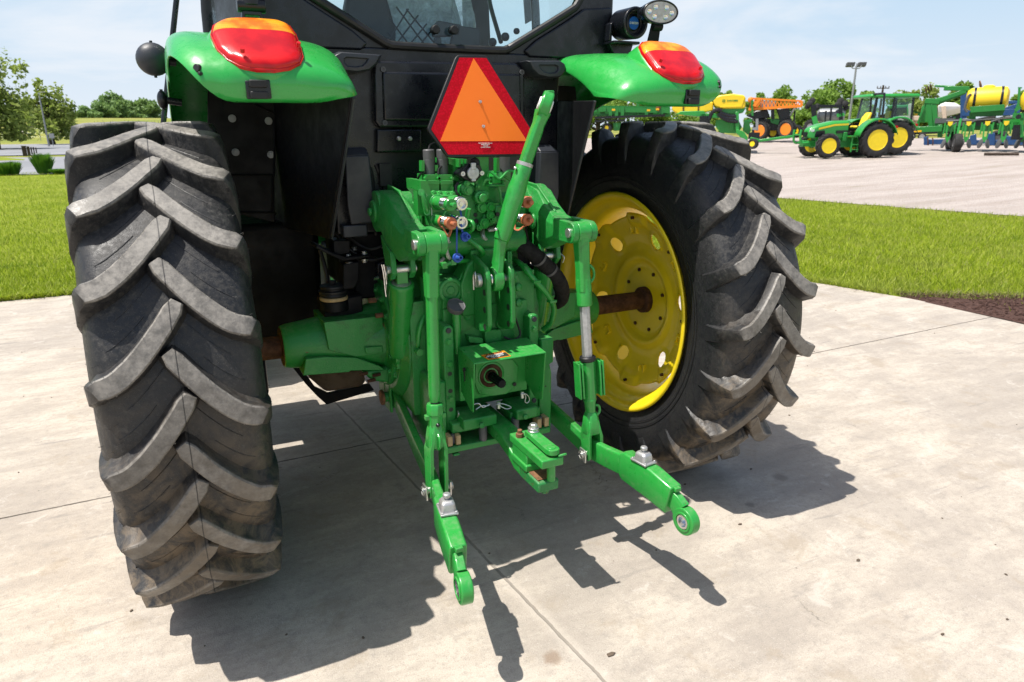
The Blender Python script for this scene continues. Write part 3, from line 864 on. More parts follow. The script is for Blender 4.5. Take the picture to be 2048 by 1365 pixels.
# ---- cab ------------------------------------------------------------------------
YB = -.085
def sx(pts): return [V((-p[0], p[1], p[2])) for p in pts[::-1]]
win = [(.20, 2.097), (.262, 2.104), (.30, 2.122), (.56, 2.266), (.605, 2.30), (.628, 2.345), (.635, 2.42), (.635, 2.74)]
hole = [V((x, YB, z)) for x, z in win]+[V((-x, YB, z)) for x, z in win[::-1]]
outer = [V((x, YB, z)) for x, z in ((.50, 1.62), (.53, 2.03), (.80, 2.10), (.80, 2.84))]
outer = outer+[V((-p.x, p.y, p.z)) for p in outer[::-1]]
mb = MB(); mb.slab(outer, [hole], (0, .05, 0))
for s in (-1, 1):
    # corner posts swing forward to the side windows
    mb.loft([[V((s*.80, YB, z)), V((s*.875, .10, z)), V((s*.865, .20, z)), V((s*.79, -.03, z))] for z in (2.0, 2.30, 2.84)])
    # raised panel beside the window
    mb.prism([V((s*x, YB, z)) for x, z in ((.37, 2.075), (.345, 2.10), (.40, 2.145), (.56, 2.235), (.64, 2.285), (.79, 2.30), (.79, 2.075))], (0, -.016, 0))
cab = part(mb, 'cab', 'black', .008, seg=3)
mb = MB()   # glazing seal
H = [V((p.x, YB-.012, p.z)) for p in hole]
c = V((0, 0, 2.4))
seal = [p+(V((c.x-p.x, 0, c.z-p.z))).normalized()*.0 for p in H]
mb.tube([V((p.x, YB-.008, p.z)) for p in hole[len(win):]+hole[:len(win)]], .017, n=10, sub=3)
part(mb, 'window_seal', 'seal', 0, cab)
m = NT('tinted_glass')
tr = m.n('ShaderNodeBsdfTransparent'); tr.inputs[0].default_value = (.84, .93, .945, 1)
gl = m.n('ShaderNodeBsdfGlossy'); gl.inputs['Roughness'].default_value = .03; gl.inputs['Color'].default_value = (.85, .92, .95, 1)
fr = m.n('ShaderNodeFresnel', i_IOR=1.5); mxs = m.n('ShaderNodeMixShader'); gm = m.n('ShaderNodeNewGeometry')
m.l(m.math('MULTIPLY', fr.outputs[0], m.math('SUBTRACT', 1., gm.outputs['Backfacing'])), mxs.inputs[0]); m.l(tr.outputs[0], mxs.inputs[1]); m.l(gl.outputs[0], mxs.inputs[2]); m.l(mxs.outputs[0], m.out.inputs['Surface'])
M['glass'] = m.m
m = NT('clear_side_glass')
tr = m.n('ShaderNodeBsdfTransparent'); tr.inputs[0].default_value = (.95, .98, .985, 1)
gl = m.n('ShaderNodeBsdfGlossy'); gl.inputs['Roughness'].default_value = .03
fr = m.n('ShaderNodeFresnel', i_IOR=1.5); mxs = m.n('ShaderNodeMixShader'); gm = m.n('ShaderNodeNewGeometry')
m.l(m.math('MULTIPLY', fr.outputs[0], m.math('SUBTRACT', 1., gm.outputs['Backfacing'])), mxs.inputs[0]); m.l(tr.outputs[0], mxs.inputs[1]); m.l(gl.outputs[0], mxs.inputs[2]); m.l(mxs.outputs[0], m.out.inputs['Surface'])
M['glass_clear'] = m.m
mb = MB(); mb.prism([p+V((0, .012, 0)) for p in hole], (0, .005, 0)); part(mb, 'rear_window', 'glass', 0, cab)
mb = MB()   # two black latch knobs
for x, y in ((1022, 212), (1152, 215)):
    p = K(25, x, y, YB-.01); mb.lathe(p+V((0, .03, 0)), (0, -1, 0), [(0, .012), (.02, .012), (.022, .017), (.045, .0175), (.05, .015), (.051, .004)], 24)
part(mb, 'latch_knob', 'seal', .001, cab)
# front, floor, roof and interior
mb = MB()
mb.box2((-.84, -.02, 2.74), (.84, 1.72, 2.90))
part(mb, 'roof', 'green_body', .05, cab, seg=4)
mb = MB()
for s in (-1, 1):
    mb.tube([(s*.80, 1.62, 1.5), (s*.78, 1.60, 2.2), (s*.72, 1.45, 2.76)], .035, n=8)
    mb.tube([(s*.86, .78, 1.5), (s*.86, .78, 2.3), (s*.80, .76, 2.76)], .026, n=8)
mb.box2((-.78, 1.58, 1.35), (.78, 1.64, 1.62))
part(mb, 'cab_pillars', 'black', .006, cab)
mb = MB(); mb.box2((-.47, .02, 1.345), (.47, 1.6, 1.42)); part(mb, 'cab_floor', 'black_matt', .01, cab)
mb = MB(); mb.prism([(-.78, 1.615, 1.62), (.78, 1.615, 1.62), (.72, 1.47, 2.74), (-.72, 1.47, 2.74)], (0, .006, 0)); part(mb, 'windscreen', 'glass_clear', 0, cab)
for s in (-1, 1):
    mb = MB(); mb.prism([(s*.87, .12, 2.0), (s*.862, .76, 1.6), (s*.862, .76, 2.3), (s*.80, .74, 2.74), (s*.82, .10, 2.74)], (s*.005, 0, 0)); part(mb, 'side_window', 'glass_clear', 0, cab)
    mb = MB(); mb.prism([(s*.858, .80, 1.6), (s*.80, 1.58, 1.6), (s*.78, 1.58, 2.2), (s*.72, 1.44, 2.74), (s*.80, .78, 2.74), (s*.858, .80, 2.3)], (s*.005, 0, 0)); part(mb, 'side_window', 'glass_clear', 0, cab)
mb = MB()   # grab rail ahead of the left fender
a = at(345, 75, y=.85); b = at(353, 0, y=.85)
d = (b-a).normalized(); mb.tube([a-d*.5, a, b, b+d*.35], .013, n=10)
mb.cyl(b+d*.33, (-.82, .82, (b+d*.33).z), .012, n=10); mb.cyl(a-d*.45, (-.84, .82, (a-d*.45).z), .012, n=10)
part(mb, 'grab_rail', 'black', 0, cab)
# seat under its plastic cover
mb = MB()
mb.box((.0, .55, 1.78), (.52, .52, .16)); mb.loft([[V((x0*w, .36+yy, z)) for x0, yy in ((-1, 0), (1, 0), (1, .13), (-1, .13))] for z, w in ((1.82, .24), (2.0, .265), (2.25, .25), (2.42, .20), (2.46, .12))])
for s in (-1, 1): mb.box((s*.31, .55, 2.0), (.08, .42, .07))
mb.box2((-.22, .35, 1.42), (.22, .75, 1.70))
part(mb, 'seat', 'bluegrey', .03, cab, seg=3)
m = NT('clear_plastic_film'); co = m.coords()
tr = m.n('ShaderNodeBsdfTransparent'); tr.inputs[0].default_value = (.86, .90, .92, 1)
df = m.n('ShaderNodeBsdfPrincipled'); df.inputs['Base Color'].default_value = (.80, .83, .84, 1); df.inputs['Roughness'].default_value = .25
nz = m.noise(co, 16, 6, .7, 1.2); m.l(m.bump(m.noise(co, 22, 5, .7, 1.5), .9, .03), df.inputs['Normal'])
mxs = m.n('ShaderNodeMixShader'); m.l(m.mapr(nz, .3, .7, .45, .95), mxs.inputs[0]); m.l(tr.outputs[0], mxs.inputs[1]); m.l(df.outputs[0], mxs.inputs[2]); m.l(mxs.outputs[0], m.out.inputs['Surface'])
M['film'] = m.m
mb = MB(); rng = random.Random(3)
rows = []
for i in range(17):
    z = 1.80+.74*i/16; w = .30-.10*(i/16)**2; row = []
    for j in range(41):
        a = PI+PI*j/40*1.0
        rr = 1+.13*noise.noise(V((math.cos(a)*2.3, math.sin(a)*2.3, z*3.1)))+.08*noise.noise(V((math.cos(a)*7, math.sin(a)*7, z*8)))
        row.append(V((.06+w*rr*math.cos(a), .43+.20*rr*math.sin(a)*(1-.3*i/16), z)))
    rows.append(row)
mb.grid(rows); part(mb, 'seat_cover', 'film', 0, cab, smooth=180)
mb = MB()   # wire screen behind the window on the left, and the fitting between the knobs
def wk(x, y): return K(25, x, y, .03)
for a, b in (((680, 320), (835, 65)), ((740, 325), (905, 110)), ((835, 330), (965, 170)), ((905, 335), (1000, 215)), ((750, 50), (960, 330)), ((700, 130), (850, 330)), ((690, 230), (775, 330)), ((820, 65), (1040, 330)), ((740, 325), (745, 322))):
    mb.cyl(wk(*a), wk(*b), .0035, n=6)
part(mb, 'wire_screen', 'black', 0, cab)
mb = MB()
mb.prism([wk(1005, 190), wk(1050, 145), (wk(1210, 175)), wk(1200, 260), wk(1010, 262)], (0, .02, 0))
mb.prism([wk(1025, 262), wk(1070, 262), wk(1075, 335), wk(1015, 335)], (0, .02, 0))
mb.prism([wk(1180, 180), wk(1335, 200), wk(1350, 230), wk(1345, 340), wk(1130, 340), wk(1150, 262)], (0, .03, 0))
part(mb, 'console', 'cabgrey', .006, cab)
mb = MB()   # dark solid added as a tree's reflection in the glass, steering column, wiper arm
c = K(25, 560, 150, .30); mb.loft([[c+V((q*w, yy, z)) for q, yy in ((-1, 0), (1, 0), (1, .07), (-1, .07))] for z, w in ((-.20, .11), (-.05, .13), (.10, .09), (.30, .08))])
part(mb, 'tree_reflection', 'seal', .02, cab, seg=3)
mb = MB()
mb.tube([K(25, 1490, 300, .30), K(25, 1420, 60, .5), K(25, 1400, -60, .6)], .012, n=8)
mb.prism([K(25, x, y, 1.2) for x, y in ((1650, -80), (1735, -80), (1755, 120), (1668, 170))], (0, .02, 0))
mb.prism([K(25, x, y, .9) for x, y in ((1235, -90), (1400, -90), (1420, 350), (1235, 350))], (0, .03, 0))
mb.prism([K(25, x, y, 1.1) for x, y in ((180, 75), (400, 70), (470, 90), (470, 105), (200, 95))], (0, .02, 0))
for x, y, r_ in ((1520, 262, .016), (1430, 300, .016), (1600, 222, .012)): mb.uvs(K(25, x, y, .25), r_*1.3, 12, 8)
part(mb, 'controls', 'cabgrey', .004, cab)
mb = MB(); c = V((.05, 1.25, 2.02)); mb.lathe(c, (0, -.45, .9), [(-.014, .19), (0, .205), (.014, .19), (0, .176), (-.014, .19)], 32, cap=False); mb.cyl(c, c+V((0, .25, -.5)), .03); mb.box(c, (.36, .03, .02))
part(mb, 'steering_wheel', 'black', .002, cab)

# rear wall below the window
mb = MB()
def k4(x, y, Y): return K(4, x, y, Y)
mb.box2((-.52, -.09, 1.36), (.52, -.03, 2.09))
mb.prism([k4(250, 415, -.13), k4(1200, 430, -.13), k4(1262, 480, -.13), k4(1265, 870, -.13), k4(270, 872, -.13), k4(238, 830, -.13), k4(232, 440, -.13)], (0, .05, 0))
mb.prism([k4(290, 488, -.140), k4(1235, 505, -.140), k4(1240, 830, -.140), k4(300, 826, -.140)], (0, .02, 0))
mb.prism([k4(250, 880, -.12), k4(560, 880, -.12), k4(560, 1040, -.12), k4(250, 1045, -.12)], (0, .04, 0))
rw = part(mb, 'rear_panel', 'black', .009, seg=3)
mb = MB()
for x, y in ((293, 475), (1240, 495), (305, 840)): p = k4(x, y, -.131); mb.lathe(p, (0, -1, 0), [(0, .0105), (.006, .0105), (.006, .006), (.002, .006), (.002, .001)], 18)
part(mb, 'panel_screws', 'greyplast', 0, rw)
mb = MB()
for x, y in ((402, 948), (478, 948)): p = k4(x, y, -.121); mb.lathe(p, (0, -1, 0), [(0, .009), (.004, .009), (.007, .006), (.007, .001)], 18)
part(mb, 'panel_rivets', 'zinc', 0, rw)
for s in (-1, 1):
    def kd(x, y, Y):
        p = K(26, x, y, Y); return p if s < 0 else V((-p.x, p.y, p.z))
    mb = MB()   # air duct
    mb.loft([[kd(1072, 505, -.17), kd(1275, 500, -.17), kd(1275, 500, -.08), kd(1072, 505, -.08)], [kd(1095, 915, -.17), kd(1318, 900, -.17), kd(1318, 900, -.08), kd(1095, 915, -.08)],
             [kd(1125, 1075, -.155), kd(1310, 1058, -.155), kd(1310, 1058, -.08), kd(1125, 1075, -.08)]])
    mb.loft([[kd(1072, 506, -.171), kd(1275, 501, -.171), kd(1275, 501, -.08), kd(1072, 506, -.08)], [kd(1095, 440, -.13), kd(1245, 435, -.13), kd(1245, 435, -.08), kd(1095, 440, -.08)]])
    mb.box(kd(1150, 1120, -.12), (.10, .06, .05))
    part(mb, 'air_duct', 'cabgrey', .006, seg=3)
    mb = MB()   # moulded handle below the window corner
    hp = [k4(x, y, -.17) for x, y in ((1265, 415), (1500, 415), (1535, 440), (1535, 490), (1500, 530), (1410, 535), (1335, 515), (1290, 470))]
    hp = hp if s > 0 else mirror(hp)
    c = sum(hp, V((0, 0, 0)))/8
    mb.loft([[p+V((0, .10, 0)) for p in hp], hp, [p.lerp(c, .12)-V((0, .018, 0)) for p in hp], [p.lerp(c, .5)-V((0, .020, 0)) for p in hp], [p.lerp(c, .54)-V((0, .008, 0)) for p in hp]])
    part(mb, 'moulded_handle', 'cabgrey', .003, seg=3)
# ---- slow moving vehicle triangle ----------------------------------------------------
SN = V((0, -math.cos(R(9)), math.sin(R(9)))); SP = V((0, -.42, 1.85))
def ks(x, y): 
    return at_plane(680+x/3.4133, y/3.4133, SP, SN)
mb = MB()
fr_o = [ks(*p) for p in ((800, 381), (815, 377), (985, 379), (1003, 388), (1020, 408), (1318, 905), (1320, 925), (1268, 1050), (1250, 1068), (745, 1075), (728, 1066), (606, 905), (598, 880), (604, 858), (785, 397))]
mb.prism([p+SN*.004 for p in fr_o], -SN*.016)
sign = part(mb, 'slow_vehicle_sign', 'seal', .003, seg=3)
m = NT('red_reflective_film'); co = m.coords(); vr = m.n('ShaderNodeTexVoronoi', i_Scale=120., feature='F1'); m.l(co, vr.inputs['Vector'])
m.pbsdf(m.mix(m.mapr(vr.outputs['Distance'], .2, .6), (.62, .004, .020), (.48, .003, .012)), .45, 0, m.bump(vr.outputs['Distance'], .15, .002), .12, 0); M['red_film'] = m.m
m = NT('orange_fluorescent_film'); co = m.coords(); m.pbsdf(m.mix(m.mapr(m.noise(co, 12, 5), .3, .7, 0, .2), (1., .205, .018), (.95, .165, .014)), .5, 0, None, .3); M['orange_film'] = m.m
mb = MB(); mb.prism([ks(*p)+SN*.005 for p in ((812, 398), (995, 400), (1305, 900), (1246, 1054), (735, 1058), (620, 888))], SN*.0015)
part(mb, 'red_border', 'red_film', 0, sign)
mb = MB(); mb.prism([ks(*p)+SN*.0068 for p in ((907, 403), (1271, 966), (680, 968))], SN*.001)
part(mb, 'orange_triangle', 'orange_film', 0, sign)
mb = MB()
for x, y in ((950, 700), (972, 867)): p = ks(x, y)+SN*.007; mb.cyl(p, p+SN*.004, .0065, .0055, 16); mb.cyl(p+SN*.004, p+SN*.012, .0035, n=8)
part(mb, 'sign_screws', 'zinc', 0, sign)
mb = MB(); sc = [ks(*p)+SN*.0067 for p in ((943, 976), (1029, 976), (1029, 1010), (943, 1010))]; mb.prism(sc, SN*.0006); part(mb, 'sign_sticker', 'red_film', 0, sign)
mb = MB()
xd = (sc[1]-sc[0]).normalized(); yd = SN.cross(xd)
for i, t in enumerate(('SLOW MOVING VEHICLE', 'EMBLEM MEETS', 'ASAE S276', 'DO NOT COVER')):
    put_text(mb, t, .0052, (sc[0]+sc[1])/2+SN*.0012-yd*(.003+.0052*i), xd, yd)
part(mb, 'sticker_text', 'label_white', 0, sign, smooth=0)
mb = MB(); mb.box2((-.03, -.41, 1.50), (.03, -.395, 1.95)); mb.box2((-.03, -.41, 1.49), (.03, -.30, 1.51)); part(mb, 'sign_bracket', 'green', .003)

# ---- hydraulic valve stack and lift housing ---------------------------------------------
k = K
mb = MB()
A5 = lambda x, y, Y: K(5, x, y, Y)
# main cast face behind the couplers
mb.prism([A5(x, y, -.40) for x, y in ((690, 330), (745, 318), (800, 350), (850, 355), (985, 350), (1010, 480), (1000, 620), (900, 660), (860, 665), (790, 660), (680, 690))], (0, .25, 0))
mb.prism([A5(x, y, -.425) for x, y in ((685, 350), (745, 325), (785, 365), (780, 420), (720, 425), (690, 400))], (0, .03, 0))
mb.prism([A5(x, y, -.415) for x, y in ((860, 560), (930, 545), (960, 580), (930, 640), (870, 665), (850, 620))], (0, .03, 0))
mb.prism([A5(x, y, -.43) for x, y in ((950, 500), (1040, 490), (1050, 640), (955, 640))], (0, .1, 0))
# housing under it with the cross shaft bosses
mb.box2((-.25, -.30, 1.26), (.25, .35, 1.50))
mb.cyl((-.34, -.20, 1.46), (.34, -.20, 1.46), .075, n=36)
mb.cyl((-.20, -.36, 1.33), (.20, -.36, 1.33), .05, n=24)
lh = part(mb, 'lift_housing', 'green_cast', .008)
mb = MB()
for x, y, rr in ((745, 385, .012), (852, 515, .014), (915, 512, .013), (870, 635, .014), (915, 575, .012), (935, 605, .010), (1010, 330, .009)):
    p = A5(x, y, -.428); mb.cyl(p+V((0, .02, 0)), p-V((0, .002, 0)), rr*1.5, n=20); mb.cyl(p, p-V((0, .010, 0)), rr, n=6)
p = A5(840, 438, -.43); mb.lathe(p+V((0, .03, 0)), (0, -1, 0), [(0, .026), (.03, .026), (.034, .022), (.036, .017), (.056, .017), (.058, .014)], 24)
part(mb, 'housing_bolts', 'green', .001, lh)
mb = MB()
for x, y, Y in ((800, 570, -.402), (805, 615, -.402), (968, 565, -.432)): p = A5(x, y, Y); mb.cyl(p+V((0, .02, 0)), p-V((0, .003, 0)), .0085, n=20)
part(mb, 'housing_plugs', 'seal', .001, lh)

# left valve stack
q21 = lambda x, y, Y=-.45: K(21, x, y, Y)
mb = MB()
mb.prism([q21(690, 560), q21(780, 560), q21(855, 770), q21(865, 1230), q21(820, 1180), q21(770, 790), q21(700, 700)], (0, .18, 0))
mb.prism([q21(850, 768), q21(1010, 765), q21(1015, 790), q21(1200, 780), q21(1240, 900), q21(1250, 1210), q21(865, 1228)], (0, .20, 0))
mb.prism([q21(785, 700, -.42), q21(1160, 700, -.42), q21(1200, 775, -.45), q21(850, 768, -.45)], (0, .18, .0))
for x0, x1 in ((785, 948), (965, 1135)):
    mb.prism([q21(x0, 562, -.40), q21(x1, 558, -.40), q21(x1-5, 700, -.40), q21(x0+5, 702, -.40)], (0, .14, 0))
    mb.prism([q21(x0-2, 560, -.412), q21(x1+2, 555, -.412), q21(x1+2, 605, -.412), q21(x0-2, 610, -.412)], (0, .15, 0))
    mb.prism([q21(x0-8, 480, -.39), q21(x1-10, 478, -.39), q21(x1-10, 556, -.39), q21(x0-8, 560, -.39)], (0, .12, 0))
    for xx in (x0-30, x1-20): p = q21(xx, 525, -.392); mb.cyl(p+V((0, .01, 0)), p-V((0, .012, 0)), .006, n=12)
mb.prism([q21(705, 285, -.36), q21(745, 285, -.36), q21(745, 430, -.36), q21(705, 430, -.36)], (0, .03, 0))
mb.prism([q21(890, 345, -.36), q21(930, 345, -.36), q21(930, 430, -.36), q21(890, 430, -.36)], (0, .03, 0))
mb.prism([q21(1075, 260, -.36), q21(1290, 265, -.36), q21(1320, 330, -.36), q21(1215, 440, -.36), q21(1210, 560, -.36), q21(1150, 560, -.36), q21(1140, 350, -.36), q21(1080, 330, -.36)], (0, .16, 0))
for xx in (1190, 1235, 1280): mb.box(q21(xx, 315, -.37), (.006, .06, .03))
# lever on the left of the stack
mb.tube([q21(690, 720, -.46), q21(720, 760, -.47), q21(770, 970, -.47), q21(790, 1000, -.46)], .010, n=8)
mb.cyl(q21(700, 720, -.40), q21(700, 720, -.475), .013, n=16); mb.cyl(q21(780, 990, -.40), q21(780, 990, -.475), .012, n=16)
mb.prism([q21(645, 700, -.40), q21(740, 680, -.40), q21(745, 780, -.40), q21(740, 1040, -.40), q21(660, 1040, -.40)], (0, .05, 0))
mb.tube([q21(660, 1040, -.42), q21(675, 1120, -.43), q21(700, 1145, -.42), q21(700, 1040, -.42)], .004, n=6)
valve = part(mb, 'valve_block', 'green', .004)
mb = MB()
for x0, x1, y0 in ((735, 888, 130), (920, 1068, 128)):
    a = q21((x0+x1)/2, 475, -.34); b = q21((x0+x1)/2-8, y0, -.34)
    b = V((a.x, a.y, b.z)); L = (b-a).length
    mb.lathe(a, (0, 0, 1), [(0, .0225), (L*.60, .0225), (L*.605, .0215), (L*.62, .0225), (L-.004, .0225), (L, .019)], 28)
part(mb, 'solenoid', 'greyplast', .001, valve)
mb = MB(); mb.prism([q21(826, 815, -.452), q21(838, 815, -.452), q21(850, 1035, -.452), q21(838, 1035, -.452)], (0, -.001, 0)); part(mb, 'serial_sticker', 'label_white', 0, valve)

def coupler(px, py, ytip, L, cap, kk=21, tail=None, gm='green'):
    p = K(kk, px, py, ytip); ax = V((0.06, -1, .02)).normalized()
    mb = MB(); b = p-ax*L
    mb.lathe(b, ax, [(0, .030), (.01, .030), (.012, .024), (L*.55, .024), (L*.56, .021), (L*.6, .021)], 28)
    root = part(mb, 'hydraulic_coupler', gm, .001)
    mb = MB()
    if cap:
        mb.lathe(b, ax, [(L*.55, .0215), (L*.97, .0215)], 28)
        for t in (.62, .70, .78, .86): mb.lathe(b, ax, [(L*t-.002, .0215), (L*t, .0228), (L*t+.002, .0215)], 28, cap=False)
        part(mb, 'coupler_sleeve', 'chrome', 0, root)
        mb = MB()
        mb.lathe(p, ax, [(-.012, .0225), (.008, .0235), (.0115, .021), (.0118, .0085), (.024, .0085), (.030, .010), (.038, .010), (.041, .006)], 28)
        if tail: mb.tube([p-ax*.002+V((.0, 0, -.022))]+[K(kk, *t) for t in tail], .0055, n=8, sq=.5)
        part(mb, 'dust_cap', cap, 0, root)
    else:
        mb.lathe(b, ax, [(L*.55, .0225), (L*.72, .0225), (L*.74, .026), (L*.80, .0265), (L*.82, .0245), (L*.97, .0245), (L*.99, .022), (L*.99, .0165), (L*.86, .0155), (L*.86, .009), (L*.93, .008), (L*.93, .001)], 30)
        part(mb, 'coupler_sleeve', 'chrome', 0, root)
    return root
coupler(1095, 885, -.575, .13, 'green', tail=[(1055, 960, -.57), (1010, 1030, -.53)])
coupler(1262, 880, -.555, .12, None)
coupler(1100, 1140, -.575, .13, 'copper', tail=[(1105, 1230, -.57), (1075, 1310, -.56), (1040, 1290, -.55), (1005, 1210, -.54), (960, 1180, -.53), (935, 1110, -.53), (965, 1045, -.52)])
coupler(1262, 1135, -.555, .12, None)
coupler(640, 850, -.50, .12, 'copper', 22, tail=[(690, 800, -.50), (680, 785, -.48)])
coupler(640, 1090, -.50, .12, 'copper', 22, tail=[(600, 1180, -.50), (530, 1230, -.49), (480, 1220, -.48), (470, 1150, -.46)])
# blue dust plugs hanging on straps
for pts, e in (([(1225, 945, -.53), (1245, 1030, -.54), (1240, 1100, -.54), (1250, 1200, -.55), (1270, 1290, -.55)], (1295, 1325)), ([(1110, 1030, -.52), (1170, 1090, -.54), (1185, 1200, -.55), (1183, 1600, -.55)], (1190, 1612))):
    mb = MB(); mb.tube([K(21, *p) for p in pts], .0045, n=8, sq=.5)
    c = K(21, e[0], e[1], -.56); ax = V((.25, -1, .15)).normalized()
    mb.lathe(c, ax, [(-.006, .018), (.004, .0185), (.005, .011), (.024, .010), (.026, .0085), (.026, .005), (.016, .005)], 24)
    part(mb, 'blue_plug', 'bluecap', .0006)
# trailer socket
mb = MB()
mb.prism([K(21, x, y, -.425) for x, y in ((1205, 460), (1340, 325), (1500, 330), (1555, 460), (1440, 585), (1370, 590), (1220, 500))], (0, .06, 0))
sk = part(mb, 'trailer_socket', 'black', .004)
mb = MB()
c = K(21, 1410, 455, -.445); mb.lathe(c+V((0, .02, 0)), (0, -1, 0), [(0, .020), (.014, .024), (.020, .0255), (.025, .0235), (.026, .001)], 28)
mb.box(c+V((0, -.0, .026)), (.020, .014, .026)); mb.box(c+V((0, 0, -.026)), (.018, .012, .010))
part(mb, 'socket_lid', 'alu', .002, sk)
mb = MB()
for x, y in ((1265, 465), (1525, 455)): p = K(21, x, y, -.430); mb.lathe(p, (0, -1, 0), [(0, .009), (.005, .009), (.005, .004), (.002, .001)], 14)
part(mb, 'socket_screws', 'zinc', 0, sk)
mb = MB(); mb.tube([K(21, 1390, 300, -.40), K(21, 1430, 275, -.41), K(21, 1465, 300, -.41), K(21, 1460, 340, -.41)], .010, n=10); part(mb, 'socket_cable', 'seal', 0, sk)
# thin brake pipes
mb = MB()
for pts in ([(40, 620, -.43), (80, 550, -.44), (150, 540, -.44)], [(100, 530, -.43), (110, 460, -.44), (150, 440, -.45), (250, 525, -.46), (290, 520, -.46), (380, 430, -.45), (460, 425, -.44)],
            [(230, 440, -.43), (290, 455, -.44), (350, 510, -.44), (420, 560, -.43)], [(90, 620, -.42), (200, 620, -.44), (330, 625, -.44)], [(245, 600, -.43), (275, 720, -.43), (300, 900, -.43)]):
    mb.tube([K(22, *p) for p in pts], .0052, n=8)
mb.box(K(22, 205, 545, -.435), (.035, .03, .024)); mb.cyl(K(22, 275, 480, -.43), K(22, 275, 480, -.455), .010, n=12)
mb.prism([K(22, x, y, -.42) for x, y in ((165, 860), (300, 865), (300, 900), (190, 895))], (0, .03, 0))
mb.prism([K(22, x, y, -.40) for x, y in ((0, 250), (65, 250), (60, 480), (0, 480))], (0, .02, 0))
mb.prism([K(22, x, y, -.36) for x, y in ((225, 250), (265, 250), (265, 440), (225, 440))], (0, .03, 0))
mb.prism([K(22, x, y, -.36) for x, y in ((235, 440), (420, 440), (420, 720), (110, 720), (110, 640), (160, 600))], (0, .12, 0))
part(mb, 'brake_pipes', 'green', .001)
mb = MB()
c = K(22, 340, 450, -.33); mb.lathe(c, (0, 0, 1), [(-.05, .022), (.09, .022), (.095, .018)], 24); part(mb, 'solenoid', 'greyplast', .001)
# bigger green hose loops and steel fittings
mb = MB()
mb.tube([K(23, *p) for p in ((1330, 0, -.47), (1395, 40, -.50), (1400, 120, -.50), (1340, 165, -.47), (1270, 170, -.44))][::-1]+[K(21, 1345, 940, -.48)], .0095, n=12)
mb.tube([K(23, *p) for p in ((1350, 270, -.42), (1480, 370, -.44), (1540, 450, -.44), (1500, 490, -.42), (1430, 490, -.40))], .011, n=12)
mb.tube([K(23, *p) for p in ((890, 655, -.40), (1010, 625, -.45), (1130, 575, -.45), (1300, 560, -.42), (1400, 560, -.38))], .009, n=10)
mb.tube([K(24, *p) for p in ((460, 540, -.32), (560, 610, -.38), (640, 700, -.42), (760, 840, -.44), (890, 980, -.44), (980, 1110, -.42), (1010, 1220, -.40), (990, 1330, -.38), (960, 1420, -.36), (860, 1500, -.33))], .0125, n=14)
part(mb, 'green_hoses', 'green', 0)
mb = MB(); mb.tube([K(24, *p) for p in ((600, 640, -.395), (640, 690, -.42), (680, 740, -.43))], .0165, n=14, sub=2); part(mb, 'hose_ferrule', 'green', 0)
mb = MB()
mb.tube([K(23, *p) for p in ((1035, 230, -.46), (1035, 330, -.46), (1045, 430, -.46), (1080, 520, -.45), (1130, 560, -.43))], .008, n=10)
mb.cyl(K(23, 1030, 180, -.46), K(23, 1045, 300, -.46), .014, n=16); mb.cyl(K(23, 1045, 295, -.46), K(23, 1045, 315, -.46), .017, n=6)
mb.tube([K(24, *p) for p in ((35, 140, -.38), (40, 220, -.40), (80, 270, -.40), (170, 280, -.38))], .009, n=10)
mb.cyl(K(24, 170, 100, -.36), K(24, 170, 190, -.36), .018, n=16); mb.cyl(K(24, 100, 150, -.37), K(24, 220, 130, -.37), .014, n=12)
mb.tube([K(23, *p) for p in ((900, 530, -.36), (950, 570, -.38), (1010, 520, -.38))], .008, n=8)
part(mb, 'steel_fittings', 'alu', 0)
mb = MB()
mb.tube([K(24, *p) for p in ((340, 280, -.34), (480, 300, -.37), (640, 400, -.38), (800, 530, -.38), (950, 680, -.36), (1060, 820, -.34), (1120, 960, -.30), (1110, 1080, -.26), (1040, 1150, -.22))], [.026, .030, .035, .034, .035, .037, .035, .033, .028], n=18)
md = part(mb, 'hose_sleeve', 'sleeve', 0)
for x, y, r_ in ((640, 500, .02),): pass

mb = MB()
for pts, r_ in (([(800, 150, -.34), (812, 90, -.30), (840, 60, -.24), (900, 40, -.18)], .004), ([(985, 150, -.34), (1000, 100, -.30), (1040, 80, -.24)], .004), ([(760, 440, -.36), (690, 470, -.34), (640, 560, -.30), (600, 640, -.24)], .0045),
                ([(930, 470, -.37), (950, 380, -.36), (1075, 330, -.35), (1100, 290, -.33)], .004), ([(1200, 590, -.42), (1170, 640, -.43), (1180, 720, -.44), (1215, 800, -.43)], .006)):
    mb.tube([K(21, *p) for p in pts], r_, n=8)
part(mb, 'solenoid_cable', 'seal', 0)
mb = MB()
for x, y, rr, Y in ((880, 730, .007, -.435), (960, 735, .007, -.435), (1060, 740, .007, -.435), (1140, 735, .007, -.435), (875, 1190, .008, -.452), (1150, 1190, .008, -.452), (880, 800, .006, -.452), (1175, 820, .006, -.452), (720, 600, .007, -.43), (740, 660, .006, -.43), (1330, 600, .008, -.43), (1480, 640, .007, -.42), (1560, 760, .008, -.42), (1500, 1200, .009, -.42), (1400, 1180, .007, -.42)):
    p = K(21, x, y, Y); mb.lathe(p+V((0, .015, 0)), (0, -1, 0), [(0, rr*1.5), (.013, rr*1.5), (.015, rr*1.3)], 16); mb.cyl(p, p-V((0, .007, 0)), rr, n=6)
for x, y, rr in ((300, 1000, .012), (60, 760, .014), (140, 1000, .010), (250, 1080, .010)):
    p = K(22, x, y, -.425); mb.lathe(p+V((0, .015, 0)), (0, -1, 0), [(0, rr*1.4), (.015, rr*1.4), (.018, rr)], 18); mb.cyl(p, p-V((0, .010, 0)), rr*.8, n=6)
part(mb, 'cast_boss', 'green', .001)
mb = MB()
